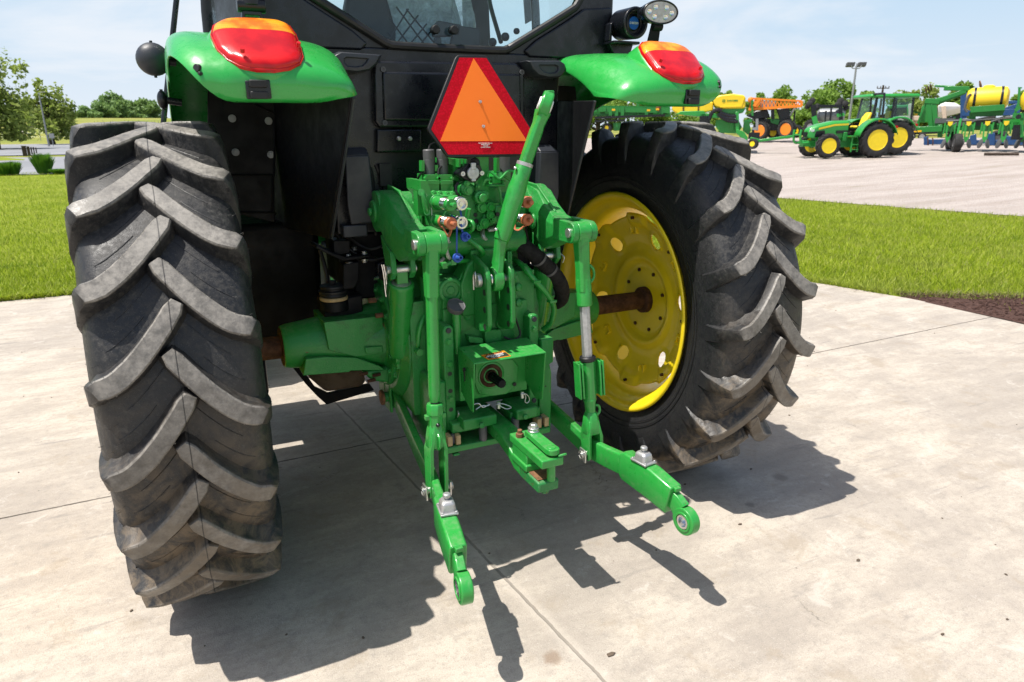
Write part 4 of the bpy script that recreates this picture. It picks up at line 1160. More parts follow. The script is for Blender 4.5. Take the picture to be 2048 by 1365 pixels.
P_ = [K(24, *p) for p in ((480, 300, -.37), (640, 400, -.38), (800, 530, -.38), (950, 680, -.36), (1060, 820, -.34))]
for a, b in ((0, 1), (2, 3), (3, 4)):
    t_ = (P_[b]-P_[a]).normalized(); mb.lathe(P_[a]-t_*.006, t_, [(0, .036), (0, .0375), (.012, .0375), (.012, .036)], 24, cap=False)
part(mb, 'hose_clamp', 'greyplast', 0)
mb = MB()
for x, y, Y in ((1130, 575, -.45), (1010, 622, -.45)):
    p = K(23, x, y, Y); mb.box(p, (.022, .026, .024))
for x, y, Y in ((760, 840, -.44), (980, 1110, -.42)):
    p = K(24, x, y, Y); mb.box(p, (.034, .034, .012))
part(mb, 'pipe_clip', 'green', .002)

# ---- lift arms, cylinders, rods, links -----------------------------------------------
for s in (-1, 1):
    S = lambda p: V((s*p[0], p[1], p[2]))
    # rock arm: a tapering casting from the cross shaft to a fork
    mb = MB()
    mb.cyl(S((.30, -.20, 1.46)), S((.385, -.20, 1.46)), .082, n=36)
    mb.cyl(S((.385, -.20, 1.46)), S((.398, -.20, 1.46)), .045, n=28); mb.cyl(S((.398, -.20, 1.46)), S((.412, -.20, 1.46)), .018, n=6)
    def sec(y, zt, zb, x0, x1, c=.25):
        h = zt-zb; w = x1-x0
        return [S((x0, y, zb+h*c)), S((x0+w*.2, y, zb)), S((x1-w*.2, y, zb)), S((x1, y, zb+h*c)), S((x1, y, zt-h*c)), S((x1-w*.2, y, zt)), S((x0+w*.2, y, zt)), S((x0, y, zt-h*c))]
    mb.loft([sec(-.12, 1.52, 1.40, .285, .385), sec(-.22, 1.545, 1.385, .28, .388), sec(-.32, 1.525, 1.30, .272, .382), sec(-.40, 1.475, 1.285, .262, .375, .2), sec(-.48, 1.438, 1.315, .262, .368), sec(-.545, 1.427, 1.345, .262, .366)])
    for x0, x1 in ((.258, .284), (.338, .366)):
        c0 = S((x0, -.655, 1.388)); 
        out = [S((0, -.52, 1.345)), S((0, -.52, 1.432))]+[S((0, -.655, 1.388))+V((0, -.042*math.sin(R(t)), .042*math.cos(R(t)))) for t in range(10, 180, 17)]
        mb.prism([V((s*x0, p.y, p.z)) for p in out], (s*(x1-x0), 0, 0))
    mb.prism([S((.28, -.24, 1.37)), S((.28, -.37, 1.32)), S((.28, -.385, 1.235)), S((.28, -.35, 1.205)), S((.28, -.31, 1.215)), S((.28, -.27, 1.30))], (s*.022, 0, 0))
    mb.prism([S((.358, -.24, 1.37)), S((.358, -.37, 1.32)), S((.358, -.385, 1.235)), S((.358, -.35, 1.205)), S((.358, -.31, 1.215)), S((.358, -.27, 1.30))], (s*.022, 0, 0))
    mb.loft([[S((.300, -.14, 1.515)), S((.312, -.14, 1.515)), S((.312, -.14, 1.56)), S((.300, -.14, 1.56))], [S((.300, -.30, 1.52)), S((.312, -.30, 1.52)), S((.312, -.30, 1.548)), S((.300, -.30, 1.548))], [S((.300, -.46, 1.43)), S((.312, -.46, 1.43)), S((.312, -.46, 1.452)), S((.300, -.46, 1.452))]])
    mb.lathe(S((.262, -.345, 1.40)), (-s, 0, 0), [(0, .034), (.012, .032), (.014, .020), (.006, .018)], 22)
    arm = part(mb, 'lift_arm', 'green_cast', .007, seg=3)
    mb = MB(); mb.cyl(S((.250, -.655, 1.388)), S((.376, -.655, 1.388)), .019, n=20); mb.cyl(S((.286, -.655, 1.388)), S((.292, -.655, 1.388)), .026, n=20); mb.cyl(S((.27, -.345, 1.245)), S((.392, -.345, 1.245)), .017, n=18)
    mb.tube([S((.392, -.36, 1.25)), S((.40, -.375, 1.235)), S((.398, -.365, 1.21))], .003, n=6)
    part(mb, 'arm_pin', 'zinc', .001, arm)
    # lift cylinder
    top, bot = S((.330, -.345, 1.235)), S((.322, -.235, .84)); d = (bot-top).normalized()
    mb = MB(); mb.lathe(top+d*.05, d, [(0, .042), (.004, .0505), (.016, .052), (.022, .050), (.325, .050), (.345, .044), (.35, .02)], 36)
    mb.box(bot-d*.0, (.05, .05, .09)); mb.cyl(bot+V((-.03, 0, 0)), bot+V((.03, 0, 0)), .034, n=20)
    cy = part(mb, 'lift_cylinder', 'green', .003)
    mb = MB(); mb.lathe(top+d*.043, d, [(0, .030), (.006, .040), (.009, .040)], 28); part(mb, 'cylinder_seal', 'zinc', 0, cy)
    mb = MB(); mb.box(top+d*.02, (.046, .032, .09)); part(mb, 'rod_lug', 'green', .003, cy)
    mb = MB(); mb.cyl(S((.20, -.20, .85)), S((.345, -.20, .85)), .045, n=24); mb.prism([S((.24, -.26, .90)), S((.24, -.26, .74)), S((.24, -.10, .68)), S((.24, .10, .80))], (s*.05, 0, 0))
    mb.lathe(S((.27, -.24, .845)), (s, 0, 0), [(0, .05), (.01, .052), (.012, .042), (.022, .042), (.024, .05), (.04, .048)], 24)
    part(mb, 'cylinder_foot', 'green_cast', .005)

# feeder pipe of the left cylinder
mb = MB(); mb.tube([K(6, *p) for p in ((1195, 660, -.32), (1160, 740, -.34), (1140, 820, -.34), (1135, 900, -.33), (1120, 940, -.31), (1090, 920, -.27))], .010, n=12); mb.cyl(K(6, 1085, 905, -.25), K(6, 1150, 955, -.36), .015, n=14); part(mb, 'cylinder_hose', 'green', 0)

eyeL, pinL = V((-.311, -.655, 1.388)), V((-.349, -.732, .464))
eyeR, pinR = V((.311, -.655, 1.388)), V((.349, -.732, .464))
def fork(mb, a, pin, d, w0=.034, L=.20, gap=.021, th=.015, side=V((1, 0, 0))):
    """clevis: solid shoulder at a, two cheeks down to the pin"""
    n = d.cross(side).normalized()
    for q in (-1, 1):
        o0 = side*(q*.0); e = side*(q*(gap+th/2))
        P = lambda t, w_, off: [a+d*t+e*off+side*(q*(-th/2))-n*w_, a+d*t+e*off+side*(q*(th/2))-n*w_, a+d*t+e*off+side*(q*(th/2))+n*w_, a+d*t+e*off+side*(q*(-th/2))+n*w_]
        Lp = (pin-a).length
        mb.loft([P(-.02, w0*.8, .55), P(.02, w0, .75), P(.05, w0*1.05, 1), P(Lp-.02, w0*.95, 1), P(Lp+.015, w0*.8, 1), P(Lp+.03, w0*.45, 1)])
    mb.loft([[a+d*t+side*(sx_*w)+n*(sy_*w*.95) for sx_, sy_ in ((-1, -.5), (-.5, -1), (.5, -1), (1, -.5), (1, .5), (.5, 1), (-.5, 1), (-1, .5))] for t, w in ((-.055, .022), (-.03, .030), (0, .034), (.03, .036), (.042, .034))])
def clips(p, sgn=1):
    mb = MB()
    for q in (-1, 1):
        c = p+V((q*.046, 0, 0)); mb.cyl(c-V((q*.02, 0, 0)), c+V((q*.006, 0, 0)), .014, n=18)
        mb.box(c+V((q*.002, .0, -.004)), (.006, .046, .056))
        mb.cyl(c+V((q*.006, 0, 0)), c+V((q*.014, 0, 0)), .009, n=12)
        mb.tube([c+V((q*.012, math.cos(R(t))*.017, math.sin(R(t))*.017)) for t in range(0, 340, 30)], .0022, n=6, sub=2)
    return mb
# left rod
d = (pinL-eyeL).normalized()
mb = MB()
mb.cyl(eyeL-X_*.027, eyeL+X_*.027, .043, n=32)
mb.loft([[eyeL+d*t+X_*(a*w)+Y_*(b*h) for a, b in ((-1, -.6), (-.6, -1), (.6, -1), (1, -.6), (1, .6), (.6, 1), (-.6, 1), (-1, .6))] for t, w, h in ((.01, .0265, .038), (.05, .0265, .034), (.10, .0255, .028), (.19, .024, .024))])
mb.lathe(eyeL, d, [(.17, .0225), (.185, .0245), (.20, .0225), (.555, .0225), (.575, .020), (.585, .016), (.60, .016)], 28)
mb.lathe(eyeL, d, [(.590, .030), (.595, .033), (.632, .033), (.634, .030), (.70, .029)], 8)
mb.box(eyeL+d*.640+V((-.0, 0, 0)), (.080, .022, .018))
fork(mb, eyeL+d*.715, pinL, d)
mb.tube([eyeL+d*.70+V((0, -.028, 0)), eyeL+d*.715+V((0, -.045, 0)), eyeL+d*.745+V((0, -.045, 0)), eyeL+d*.76+V((0, -.03, 0))], .005, n=8)
rod = part(mb, 'lift_rod', 'green', .004, seg=2)
part(clips(pinL), 'rod_pin', 'zinc', .001, rod)
mb = MB(); mb.lathe(eyeL, d, [(.583, .0165), (.592, .0165)], 20); p = eyeL+d*.665+V((0, -.028, 0)); mb.lathe(p, (0, -1, 0), [(0, .008), (.006, .006), (.009, .003)], 10); part(mb, 'rod_washer', 'black', 0, rod)
# right rod
d = (pinR-eyeR).normalized()
mb = MB()
mb.cyl(eyeR-X_*.027, eyeR+X_*.027, .043, n=32)
mb.loft([[eyeR+d*t+X_*(a*w)+Y_*(b*h) for a, b in ((-1, -.6), (-.6, -1), (.6, -1), (1, -.6), (1, .6), (.6, 1), (-.6, 1), (-1, .6))] for t, w, h in ((.01, .0265, .038), (.06, .026, .032), (.15, .025, .027), (.20, .027, .028), (.235, .028, .028))])
mb.lathe(eyeR, d, [(.185, .0285), (.235, .0295), (.245, .031), (.292, .031), (.296, .027)], 28)
mb.tube([eyeR+d*.13+V((.026, -.012, 0)), eyeR+d*.15+V((.042, -.012, 0)), eyeR+d*.18+V((.042, -.012, 0)), eyeR+d*.20+V((.026, -.012, 0))], .006, n=8)
rod = part(mb, 'lift_rod', 'green', .004, seg=2)
mb = MB(); mb.lathe(eyeR, d, [(.29, .0215), (.52, .0215)], 8, phase=.3); part(mb, 'adjusting_shaft', 'alu', .001, rod)
mb = MB(); mb.lathe(eyeR, d, [(.505, .030), (.510, .034), (.522, .034), (.528, .028)], 28); part(mb, 'shaft_collar', 'seal', 0, rod)
mb = MB()
mb.lathe(eyeR, d, [(.525, .0275), (.68, .0275), (.70, .024), (.72, .022)], 24)
for q in (-1, 1):
    for t in (.020, .034):
        mb.loft([[eyeR+d*l+X_*(q*(.026+t-.008))+Y_*(-.030), eyeR+d*l+X_*(q*(.026+t))+Y_*(-.030), eyeR+d*l+X_*(q*(.026+t))+Y_*(.016), eyeR+d*l+X_*(q*(.026+t-.008))+Y_*(.016)] for l in (.525, .675)])
    mb.loft([[eyeR+d*l+X_*(q*.024)+Y_*.0, eyeR+d*l+X_*(q*.055)+Y_*.0, eyeR+d*l+X_*(q*.055)+Y_*.012, eyeR+d*l+X_*(q*.024)+Y_*.012] for l in (.525, .675)])
mb.lathe(eyeR, d, [(.685, .026), (.695, .028), (.705, .0245), (.745, .021), (.78, .022)], 16)
mb.tube([eyeR+d*.715+V((.018, -.012, 0)), eyeR+d*.725+V((.036, -.012, 0)), eyeR+d*.75+V((.036, -.012, 0)), eyeR+d*.765+V((.018, -.012, 0))], .006, n=8)
part(mb, 'turnbuckle', 'green', .003, rod)
mb = MB(); fork(mb, eyeR+d*.80, pinR, d); part(mb, 'rod_fork', 'green', .004, rod)
part(clips(pinR), 'rod_pin', 'zinc', .001, rod)

for s in (-1, 1):
    S = lambda x, y, z: V((s*x, y, z))
    def bar(mb, st, ch=.25):
        rings = []
        for i, (x, y, z, w, h) in enumerate(st):
            a = V(st[max(i-1, 0)][:3]); b = V(st[min(i+1, len(st)-1)][:3]); t = V((s*(b.x-a.x), b.y-a.y, b.z-a.z)).normalized()
            side = t.cross(Z_).normalized(); up = side.cross(t).normalized()
            rings.append([S(x, y, z)+side*(w*q)+up*(h*r_) for q, r_ in ((-1, -1+ch), (-1+ch, -1), (1-ch, -1), (1, -1+ch), (1, 1-ch), (1-ch, 1), (-1+ch, 1), (-1, 1-ch))])
        mb.loft(rings)
    mb = MB()
    bar(mb, [(.300, -.02, .590, .016, .040), (.315, -.20, .565, .016, .045), (.335, -.45, .517, .016, .046), (.352, -.70, .472, .016, .046), (.372, -.80, .470, .016, .046), (.392, -.90, .474, .018, .046), (.398, -.93, .475, .026, .055)], .2)
    mb.cyl(S(.28, -.03, .588), S(.32, -.03, .588), .058, n=28)
    bar(mb, [(.392, -.89, .476, .022, .048), (.398, -.915, .476, .028, .062), (.420, -1.06, .462, .031, .064), (.434, -1.165, .440, .030, .060)], .14)
    ll = part(mb, 'lower_link', 'green', .005, seg=2)
    mb = MB()
    e = S(.444, -1.235, .385); ax = V((1, s*.10, .0)).normalized()
    hk = [S(.432, -1.13, .455), S(.437, -1.17, .447), S(.441, -1.19, .435)]
    bar(mb, [(.428, -1.12, .452, .018, .040), (.438, -1.18, .436, .018, .036), (.442, -1.205, .415, .018, .040)], .25)
    mb.lathe(e-ax*.020, ax, [(0, .030), (0, .050), (.003, .053), (.037, .053), (.040, .050), (.040, .030), (0, .030)], 36, cap=False)
    mb.lathe(e-ax*.024, ax, [(0, .030), (0, .038), (.048, .038), (.048, .030), (0, .030)], 32, cap=False)
    mb.box(S(.436, -1.175, .490), (.026, .03, .016))
    part(mb, 'link_end', 'green', .003, ll)
    mb = MB(); mb.lathe(e-ax*.022, ax, [(0, .019), (0, .027), (.012, .031), (.032, .031), (.044, .027), (.044, .019), (0, .019)], 28, cap=False); part(mb, 'link_ball', 'chrome', 0, ll)
    mb = MB(); c = S(.408, -1.005, .534); rz = Matrix.Rotation(math.atan2(s*.15, -1)+PI/2 if False else s*.15, 3, 'Z')
    mb.box(c, (.062, .084, .008), rz)
    mb.loft([[c+rz@V((a*w, b*w*1.15, z)) for a, b in ((-1, -.7), (-.7, -1), (.7, -1), (1, -.7), (1, .7), (.7, 1), (-.7, 1), (-1, .7))] for z, w in ((.002, .027), (.030, .024), (.038, .018), (.040, .010))])
    mb.lathe(c+V((0, 0, .036)), (0, 0, 1), [(0, .008), (.010, .008), (.010, .013), (.022, .014), (.025, .010)], 20)
    for a, b in ((-.024, .034), (.024, .034), (-.024, -.036), (.024, -.036)): mb.lathe(c+rz@V((a, b, .004)), (0, 0, 1), [(0, .005), (.005, .005)], 6)
    part(mb, 'latch', 'alu', .003, ll, seg=3)
    if s > 0:
        mb = MB(); p = K(10, 1590, 685, X=.452); mb.lathe(S(.4495, -1.09, .42), (-1, 0, 0), [(-.001, .009), (.003, .009), (.003, .004)], 16)
    mb = MB()
    for q in (-1, 1): mb.box(S(.30+q*.030, -.02, .60), (.014, .11, .16))
    mb.box(S(.27, .05, .63), (.14, .10, .10))
    mb.cyl(S(.24, -.03, .588), S(.36, -.03, .588), .024, n=20)
    part(mb, 'link_bracket', 'green_cast', .006)
    mb = MB(); mb.cyl(S(.355, -.03, .588), S(.368, -.03, .588), .036, n=20); mb.cyl(S(.325, -.03, .588), S(.331, -.03, .588), .036, n=20); part(mb, 'link_pin', 'rustlight', .002)

# ---- top link and its bracket --------------------------------------------------------
E0 = V((.004, -.515, 1.205))
J0 = K(5, 1000, 745, -.525); S0 = K(5, 1172, 190, -.545); H0 = K(4, 1400, 720, -.56)
d = (S0-J0).normalized(); L = (S0-J0).length
mb = MB()
mb.lathe(J0-d*.01, d, [(0, .022), (.004, .031), (.05, .0335), (.09, .034), (L*.45, .036), (L*.72, .037), (L*.80, .033), (L+.005, .032), (L+.010, .029), (L+.010, .020)], 36)
q = (J0-E0); qd = q.normalized()
mb.loft([[E0+q*t+X_*(a*w)+Y_*(b*h) for a, b in ((-1, -.5), (-.5, -1), (.5, -1), (1, -.5), (1, .5), (.5, 1), (-.5, 1), (-1, .5))] for t, w, h in ((.12, .022, .040), (.35, .021, .034), (.6, .022, .024), (.85, .026, .022), (1.02, .027, .024))])
mb.lathe(E0-X_*.022, X_, [(0, .026), (0, .045), (.004, .050), (.040, .050), (.044, .045), (.044, .026), (0, .026)], 36, cap=False)
tl = part(mb, 'top_link', 'green', .003)
mb = MB(); mb.lathe(E0-X_*.026, X_, [(0, .016), (0, .024), (.01, .029), (.042, .029), (.052, .024), (.052, .016), (0, .016)], 28, cap=False); part(mb, 'link_ball', 'chrome', 0, tl)
d2 = (H0-S0).normalized(); L2 = (H0-S0).length
n_ = V((0, -1, 0)); sd_ = d2.cross(n_).normalized(); n_ = sd_.cross(d2)
mb = MB()
mb.loft([[S0+d2*t+sd_*(a*w)+n_*(b*h) for a, b in ((-1, -.55), (-.55, -1), (.55, -1), (1, -.55), (1, .55), (.55, 1), (-.55, 1), (-1, .55))] for t, w, h in ((-.03, .023, .023), (L2*.55, .024, .023), (L2*.68, .021, .024), (L2*.80, .023, .033), (L2*.9, .026, .036))])
ha = (sd_*.92+n_*(.38)).normalized()
mb.lathe(H0-ha*.021, ha, [(0, .025), (0, .046), (.005, .051), (.037, .051), (.042, .046), (.042, .025), (0, .025)], 36, cap=False)
mb.box(H0+d2*.045, (.030, .030, .02))
part(mb, 'extension_rod', 'green', .004, tl, seg=3)
mb = MB(); mb.lathe(H0-ha*.027, ha, [(0, .016), (0, .023), (.01, .029), (.044, .029), (.054, .023), (.054, .016), (0, .016)], 28, cap=False); part(mb, 'link_ball', 'white', 0, tl)
mb = MB(); mb.lathe(S0-d*.004, d, [(0, .0325), (.012, .0325), (.014, .026)], 28); part(mb, 'sleeve_ring', 'alu', 0, tl)
mb = MB()
for p in (K(5, 1100, 215, -.555), K(5, 955, 680, -.55)): mb.uvs(p, .0065, 10, 8); mb.cyl(p, p+V((.012, .012, 0)), .004, n=8)
part(mb, 'grease_nipple', 'zinc', 0, tl)

mb = MB()
for x0, x1 in ((-.058, -.036), (.046, .068)):
    out = [V((0, -.36, .985)), V((0, -.50, .985)), V((0, -.555, 1.0)), V((0, -.575, 1.03)), V((0, -.570, 1.20))]+[V((0, -.520-.050*math.cos(R(t)), 1.215+.050*math.sin(R(t)))) for t in range(0, 100, 15)]+[V((0, -.40, 1.30)), V((0, -.36, 1.30))]
    mb.prism([V((x0, p.y, p.z)) for p in out], (x1-x0, 0, 0))
mb.prism([K(5, x, y, -.44) for x, y in ((690, 1100), (740, 950), (790, 910), (800, 1330), (700, 1340))], (0, .04, 0))
mb.box2((-.06, -.42, .97), (.07, -.35, 1.31))
tb = part(mb, 'top_link_bracket', 'green_cast', .007, seg=3)
mb = MB()
for z in (1.02, 1.09, 1.16):
    for x in (-.0585, .0455): mb.cyl((x-.001, -.545, z), (x+.002, -.545, z), .013, n=20)
part(mb, 'bracket_holes', 'ink', 0, tb)
mb = MB(); mb.cyl((-.075, -.515, 1.205), (.075, -.515, 1.205), .0165, n=20); mb.cyl((-.080, -.515, 1.205), (-.062, -.515, 1.205), .028, n=20)
mb.tube([V((-.084, -.52, 1.20)), V((-.088, -.53, 1.225)), V((-.086, -.52, 1.24)), V((-.084, -.50, 1.22)), V((-.084, -.50, 1.165))], .004, n=8)
part(mb, 'bracket_pin', 'zinc', .002, tb)

# rear cover casting between the drawbar plates and the bracket
mb = MB()
q23 = lambda x, y, Y: K(23, x, y, Y)
mb.prism([q23(x, y, -.42) for x, y in ((890, 820), (950, 840), (1210, 820), (1330, 600), (1440, 560), (1460, 1360), (1200, 1500), (990, 1440), (1000, 1040), (910, 1000))], (0, .08, 0))
mb.box2((-.19, -.43, .70), (.19, -.33, 1.08))
mb.lathe(q23(1095, 960, -.415), (0, -1, 0), [(0, .052), (.012, .052), (.014, .047), (.014, .036), (.002, .034), (.002, .018), (.010, .018), (.010, .001)], 32)
for x, y in ((1305, 930), (1310, 1310)): mb.lathe(q23(x, y, -.415), (0, -1, 0), [(0, .030), (.006, .030), (.008, .018), (.016, .017), (.018, .011), (.012, .009), (.012, .001)], 24)
for x, y in ((480, 295), (620, 295)): mb.lathe(K(7, x, y, -.43), (0, -1, 0), [(0, .026), (.012, .024), (.014, .014), (.022, .013), (.022, .001)], 20)
mb.prism([K(7, x, y, -.46) for x, y in ((510, 345), (620, 340), (630, 420), (515, 440))], (0, .06, 0))
mb.prism([K(7, x, y, -.47) for x, y in ((400, 385), (500, 400), (500, 440), (405, 430))], (0, .06, 0))
rc = part(mb, 'rear_cover', 'green_cast', .006)
mb = MB()  # cluster of small valves right of the bracket
q24 = lambda x, y, Y=-.42: K(24, x, y, Y)
mb.prism([q24(x, y) for x, y in ((390, 760), (520, 760), (550, 820), (545, 960), (470, 1000), (540, 1080), (550, 1160), (480, 1230), (360, 1150), (370, 1080), (400, 960))], (0, .08, 0))
mb.prism([q24(x, y, -.38) for x, y in ((290, 420), (440, 400), (450, 740), (330, 760))], (0, .06, 0))
for x, y, r_ in ((435, 828, .013), (435, 940, .013), (510, 918, .017), (435, 1005, .012), (510, 1130, .017), (450, 735, .010)): mb.lathe(q24(x, y), (.2, -1, .1), [(-.02, r_), (.014, r_), (.016, r_*.8), (.018, r_*.3)], 20)
for x0 in (385, 415): mb.cyl(q24(x0, 430, -.395), q24(x0, 700, -.395), .007, n=10)
part(mb, 'valve_cluster', 'green_cast', .003, rc)
mb = MB()
for x, y in ((435, 828), (435, 940)): mb.cyl(q24(x, y, -.435), q24(x, y, -.441), .005, n=12)
part(mb, 'valve_screws', 'zinc', 0, rc)
mb = MB(); mb.tube([q24(*p) for p in ((350, 830, -.44), (370, 950, -.45), (380, 1100, -.45), (430, 1220, -.46), (480, 1340, -.47))]+[K(7, *p) for p in ((740, 320, -.47), (750, 380, -.475), (700, 410, -.48), (640, 390, -.47))], .0048, n=8); part(mb, 'black_cable', 'seal', 0)
mb = MB()   # oil filler with grey cap
c = K(7, 315, 180, -.47); mb.tube([c-V((0, 0, .03)), c-V((0, -.0, .10)), c-V((-.002, -.01, .20))], [.017, .017, .014], n=18, sub=3); fi = part(mb, 'oil_filler', 'green', 0)
mb = MB(); ax = V((.05, -.55, .84)).normalized(); mb.lathe(c-ax*.018, ax, [(0, .033), (.004, .036), (.022, .0375), (.026, .038), (.027, .036), (.024, .034), (.025, .012), (.025, .001)], 12); part(mb, 'filler_cap', 'greyplast', .001, fi)

# hose and sticker behind the left cylinder
mb = MB()
for dx in (0, 14): mb.tube([K(6, x+dx, y, -.12) for x, y in ((875, 320), (890, 400), (900, 500), (915, 600), (935, 660), (975, 685), (1010, 690))], .0045, n=8)
mb.cyl(K(6, 880, 215, -.1), K(6, 950, 205, -.1), .012, n=12); mb.cyl(K(6, 815, 418, -.1), K(6, 850, 415, -.1), .010, n=8)
mb.cyl(K(6, 640, 140, .15), K(6, 860, 290, -.05), .006, n=8)
part(mb, 'steel_pipes', 'chrome', 0)
mb = MB(); mb.prism([K(6, x, y, -.09) for x, y in ((845, 320), (915, 285), (960, 300), (960, 430), (880, 440), (845, 400))], (0, .05, 0)); mb.prism([K(6, x, y, -.07) for x, y in ((900, 160), (960, 160), (960, 260), (905, 260))], (0, .05, 0)); part(mb, 'remote_valve', 'black', .004)
mb = MB(); st = [K(6, x, y, -.155) for x, y in ((916, 264), (948, 258), (962, 478), (944, 478))]; mb.prism(st, (0, .002, 0)); sy = part(mb, 'warning_sticker', 'label_yellow', 0)
mb = MB(); mb.prism([K(6, x, y, -.1555) for x, y in ((935, 272), (958, 268), (962, 420), (948, 425))], (0, -.0006, 0)); part(mb, 'sticker_panel', 'ink', 0, sy)
mb = MB(); a, b = st[3].lerp(st[0], .12), st[3].lerp(st[0], .88); put_text(mb, 'CAUTION', .0105, (a+b)/2+V((.004, -.0008, 0)), b-a, V((b-a)).cross(V((0, 1, 0)))*-1); part(mb, 'sticker_text', 'ink', 0, sy, smooth=0)
mb = MB()
for x, y in ((850, 688), (800, 580)): p = K(6, x, y, -.15); mb.cyl(p+V((.02, .0, 0)), p+V((-.012, 0, 0)), .011, n=12)
part(mb, 'drain_plugs', 'rustlight', .001)

# ---- power take-off -------------------------------------------------------------------
mb = MB()
def k7(x, y, Y): return K(7, x, y, Y)
fl, frr = V((-.158, -.665, .918)), V((.158, -.665, .918)); bl, br = V((-.155, -.495, .935)), V((.155, -.495, .935))
th = V((0, 0, -.006))
mb.prism([bl, br, frr, fl], th)
for s in (-1, 1):
    o = [V((s*.158, -.665, .916)), V((s*.158, -.640, .705)), V((s*.150, -.600, .695)), V((s*.150, -.495, .745)), V((s*.155, -.495, .933))]
    mb.prism(o, (-s*.006, 0, 0))
mb.box2((-.154, -.50, .70), (.154, -.485, .93))
mb.prism([k7(x, y, -.51) for x, y in ((450, 560), (700, 540), (740, 590), (730, 720), (660, 780), (560, 795), (470, 780), (440, 700))], (0, .012, 0))
mb.lathe(k7(552, 650, -.508), (0, -1, 0), [(-.01, .060), (.004, .060), (.006, .055)], 36)
sh = part(mb, 'pto_shield', 'green', .003)
mb = MB()
c = k7(550, 652, -.51); mb.lathe(c, (0, -1, 0), [(0, .050), (.008, .050), (.010, .046), (.010, .036), (.004, .034), (.004, .026), (.012, .025), (.012, .019)], 36)
ps = part(mb, 'pto_shaft', 'rust', .001)
mb = MB(); rings = []
tipd = V((0, -1, 0)); c2 = c+V((0, -.006, 0))
for t, rr in ((0, .0195), (.03, .0195), (.032, .0175), (.105, .0175), (.110, .0155)):
    rings.append([c2+tipd*t+V(((rr+(.0016 if (i % 2) else -.0006))*math.cos(2*PI*i/24), 0, (rr+(.0016 if (i % 2) else -.0006))*math.sin(2*PI*i/24))) for i in range(24)])
mb.loft(rings); mb.lathe(c2+tipd*.1102, tipd, [(0, .0075), (.0004, .0075)], 16)
part(mb, 'splined_end', 'black_matt', .0006, ps)
mb = MB(); p = k7(712, 712, -.512); mb.cyl(p, p-V((0, .004, 0)), .0085, n=18); p = k7(355, 555, -.60); mb.cyl((-.160, -.575, .865), (-.168, -.575, .865), .009, n=14); mb.box((-.163, -.575, .84), (.004, .008, .05)); part(mb, 'shield_plugs', 'black', .001, sh)
mb = MB(); lb = [at_plane(820+x/3.411, 560+y/3.411, V((0, -.665, .9188)), V((0, -.1, 1))) for x, y in ((484, 516), (640, 484), (690, 521), (535, 546))]
mb.prism(lb, (0, 0, .0008)); wl = part(mb, 'warning_label', 'label_orange', 0, sh)
def lbp(u, v): return lb[0].lerp(lb[1], u).lerp(lb[3].lerp(lb[2], u), v)+V((0, 0, .0012))
mb = MB(); mb.prism([lbp(.05, .30), lbp(.97, .30), lbp(.97, .92), lbp(.05, .92)], (0, 0, .0004)); part(mb, 'label_panel', 'ink', 0, wl)
mb = MB(); xd = (lb[1]-lb[0]).normalized(); yd = (lb[0]-lb[3]).normalized()
put_text(mb, 'WARNING', .016, lbp(.5, .155), xd, yd); part(mb, 'label_title', 'ink', 0, wl, smooth=0)
mb = MB()
for i, t in enumerate(('ROTATING DRIVELINE', 'KEEP AWAY FROM PTO', 'KEEP ALL SHIELDS', 'IN PLACE')): put_text(mb, t, .0072, lbp(.42 if i % 2 else .5, .40+.14*i)+V((0, 0, .0006)), xd, yd)
part(mb, 'label_text', 'label_white', 0, wl, smooth=0)

# ---- drawbar frame -----------------------------------------------------------------
for s in (-1, 1):
    mb = MB(); S = lambda x, y, z: V((s*x, y, z))
    mb.prism([S(.170, -.49, .575), S(.216, -.49, .575), S(.216, -.49, 1.010), S(.206, -.49, 1.028), S(.180, -.49, 1.028), S(.170, -.49, 1.012)], (0, .20, 0))
    mb.prism([S(.216, -.50, .50), S(.275, -.50, .50), S(.275, -.50, .76), S(.265, -.50, .80), S(.216, -.50, .80)], (0, .30, 0))
    if s > 0: mb.prism([S(.218, -.51, .78), S(.278, -.51, .81), S(.278, -.51, .92), S(.218, -.51, .92)], (0, .30, 0))
    mb.box2(S(.06, -.53, .575), S(.205, -.38, .620)); mb.box2(S(.02+.05*(s > 0), -.57, .598), S(.17, -.42, .645))
    fp = part(mb, 'drawbar_frame', 'green_cast', .006)
    mb = MB()
    zz = (1.005, .970, .875, .80, .745, .69, .645)
    for z in ((1.008,) if s < 0 else (1.008, .64)): p = S(.193, -.491, z); mb.cyl(p+V((0, .005, 0)), p-V((0, .004, 0)), .011, n=20)
    part(mb, 'frame_plugs', 'cabgrey', .001, fp)
    mb = MB()
    for z in ((.962, .868, .715) if s < 0 else (.965,)): p = S(.193, -.491, z); mb.cyl(p+V((0, .005, 0)), p-V((0, .002, 0)), .0145, n=22); mb.cyl(p, p-V((0, .009, 0)), .0115, n=6)
    part(mb, 'frame_bolts', 'green', .001, fp)
    mb = MB()
    for z in ((.825, .750, .668) if s < 0 else (.50,)): p = S(.193 if s < 0 else .245, -.4905 if s < 0 else -.5005, z if s < 0 else .70); mb.cyl(p+V((0, .003, 0)), p-V((0, .0006, 0)), .0095 if s < 0 else .004, n=18)
    part(mb, 'frame_holes', 'ink', 0, fp)
    mb = MB()
    for x in (.178, .214): mb.box2(S(x, -.555, .535), S(x+.020, -.505, .576))
    part(mb, 'spacer', 'brass', .002, fp)
    mb = MB(); mb.cyl(S(.203, -.53, .535), S(.203, -.53, .576), .009, n=14); mb.cyl(S(.075, -.545, .53), S(.075, -.545, .60), .017, n=16); part(mb, 'spacer_pin', 'greyplast', 0, fp)
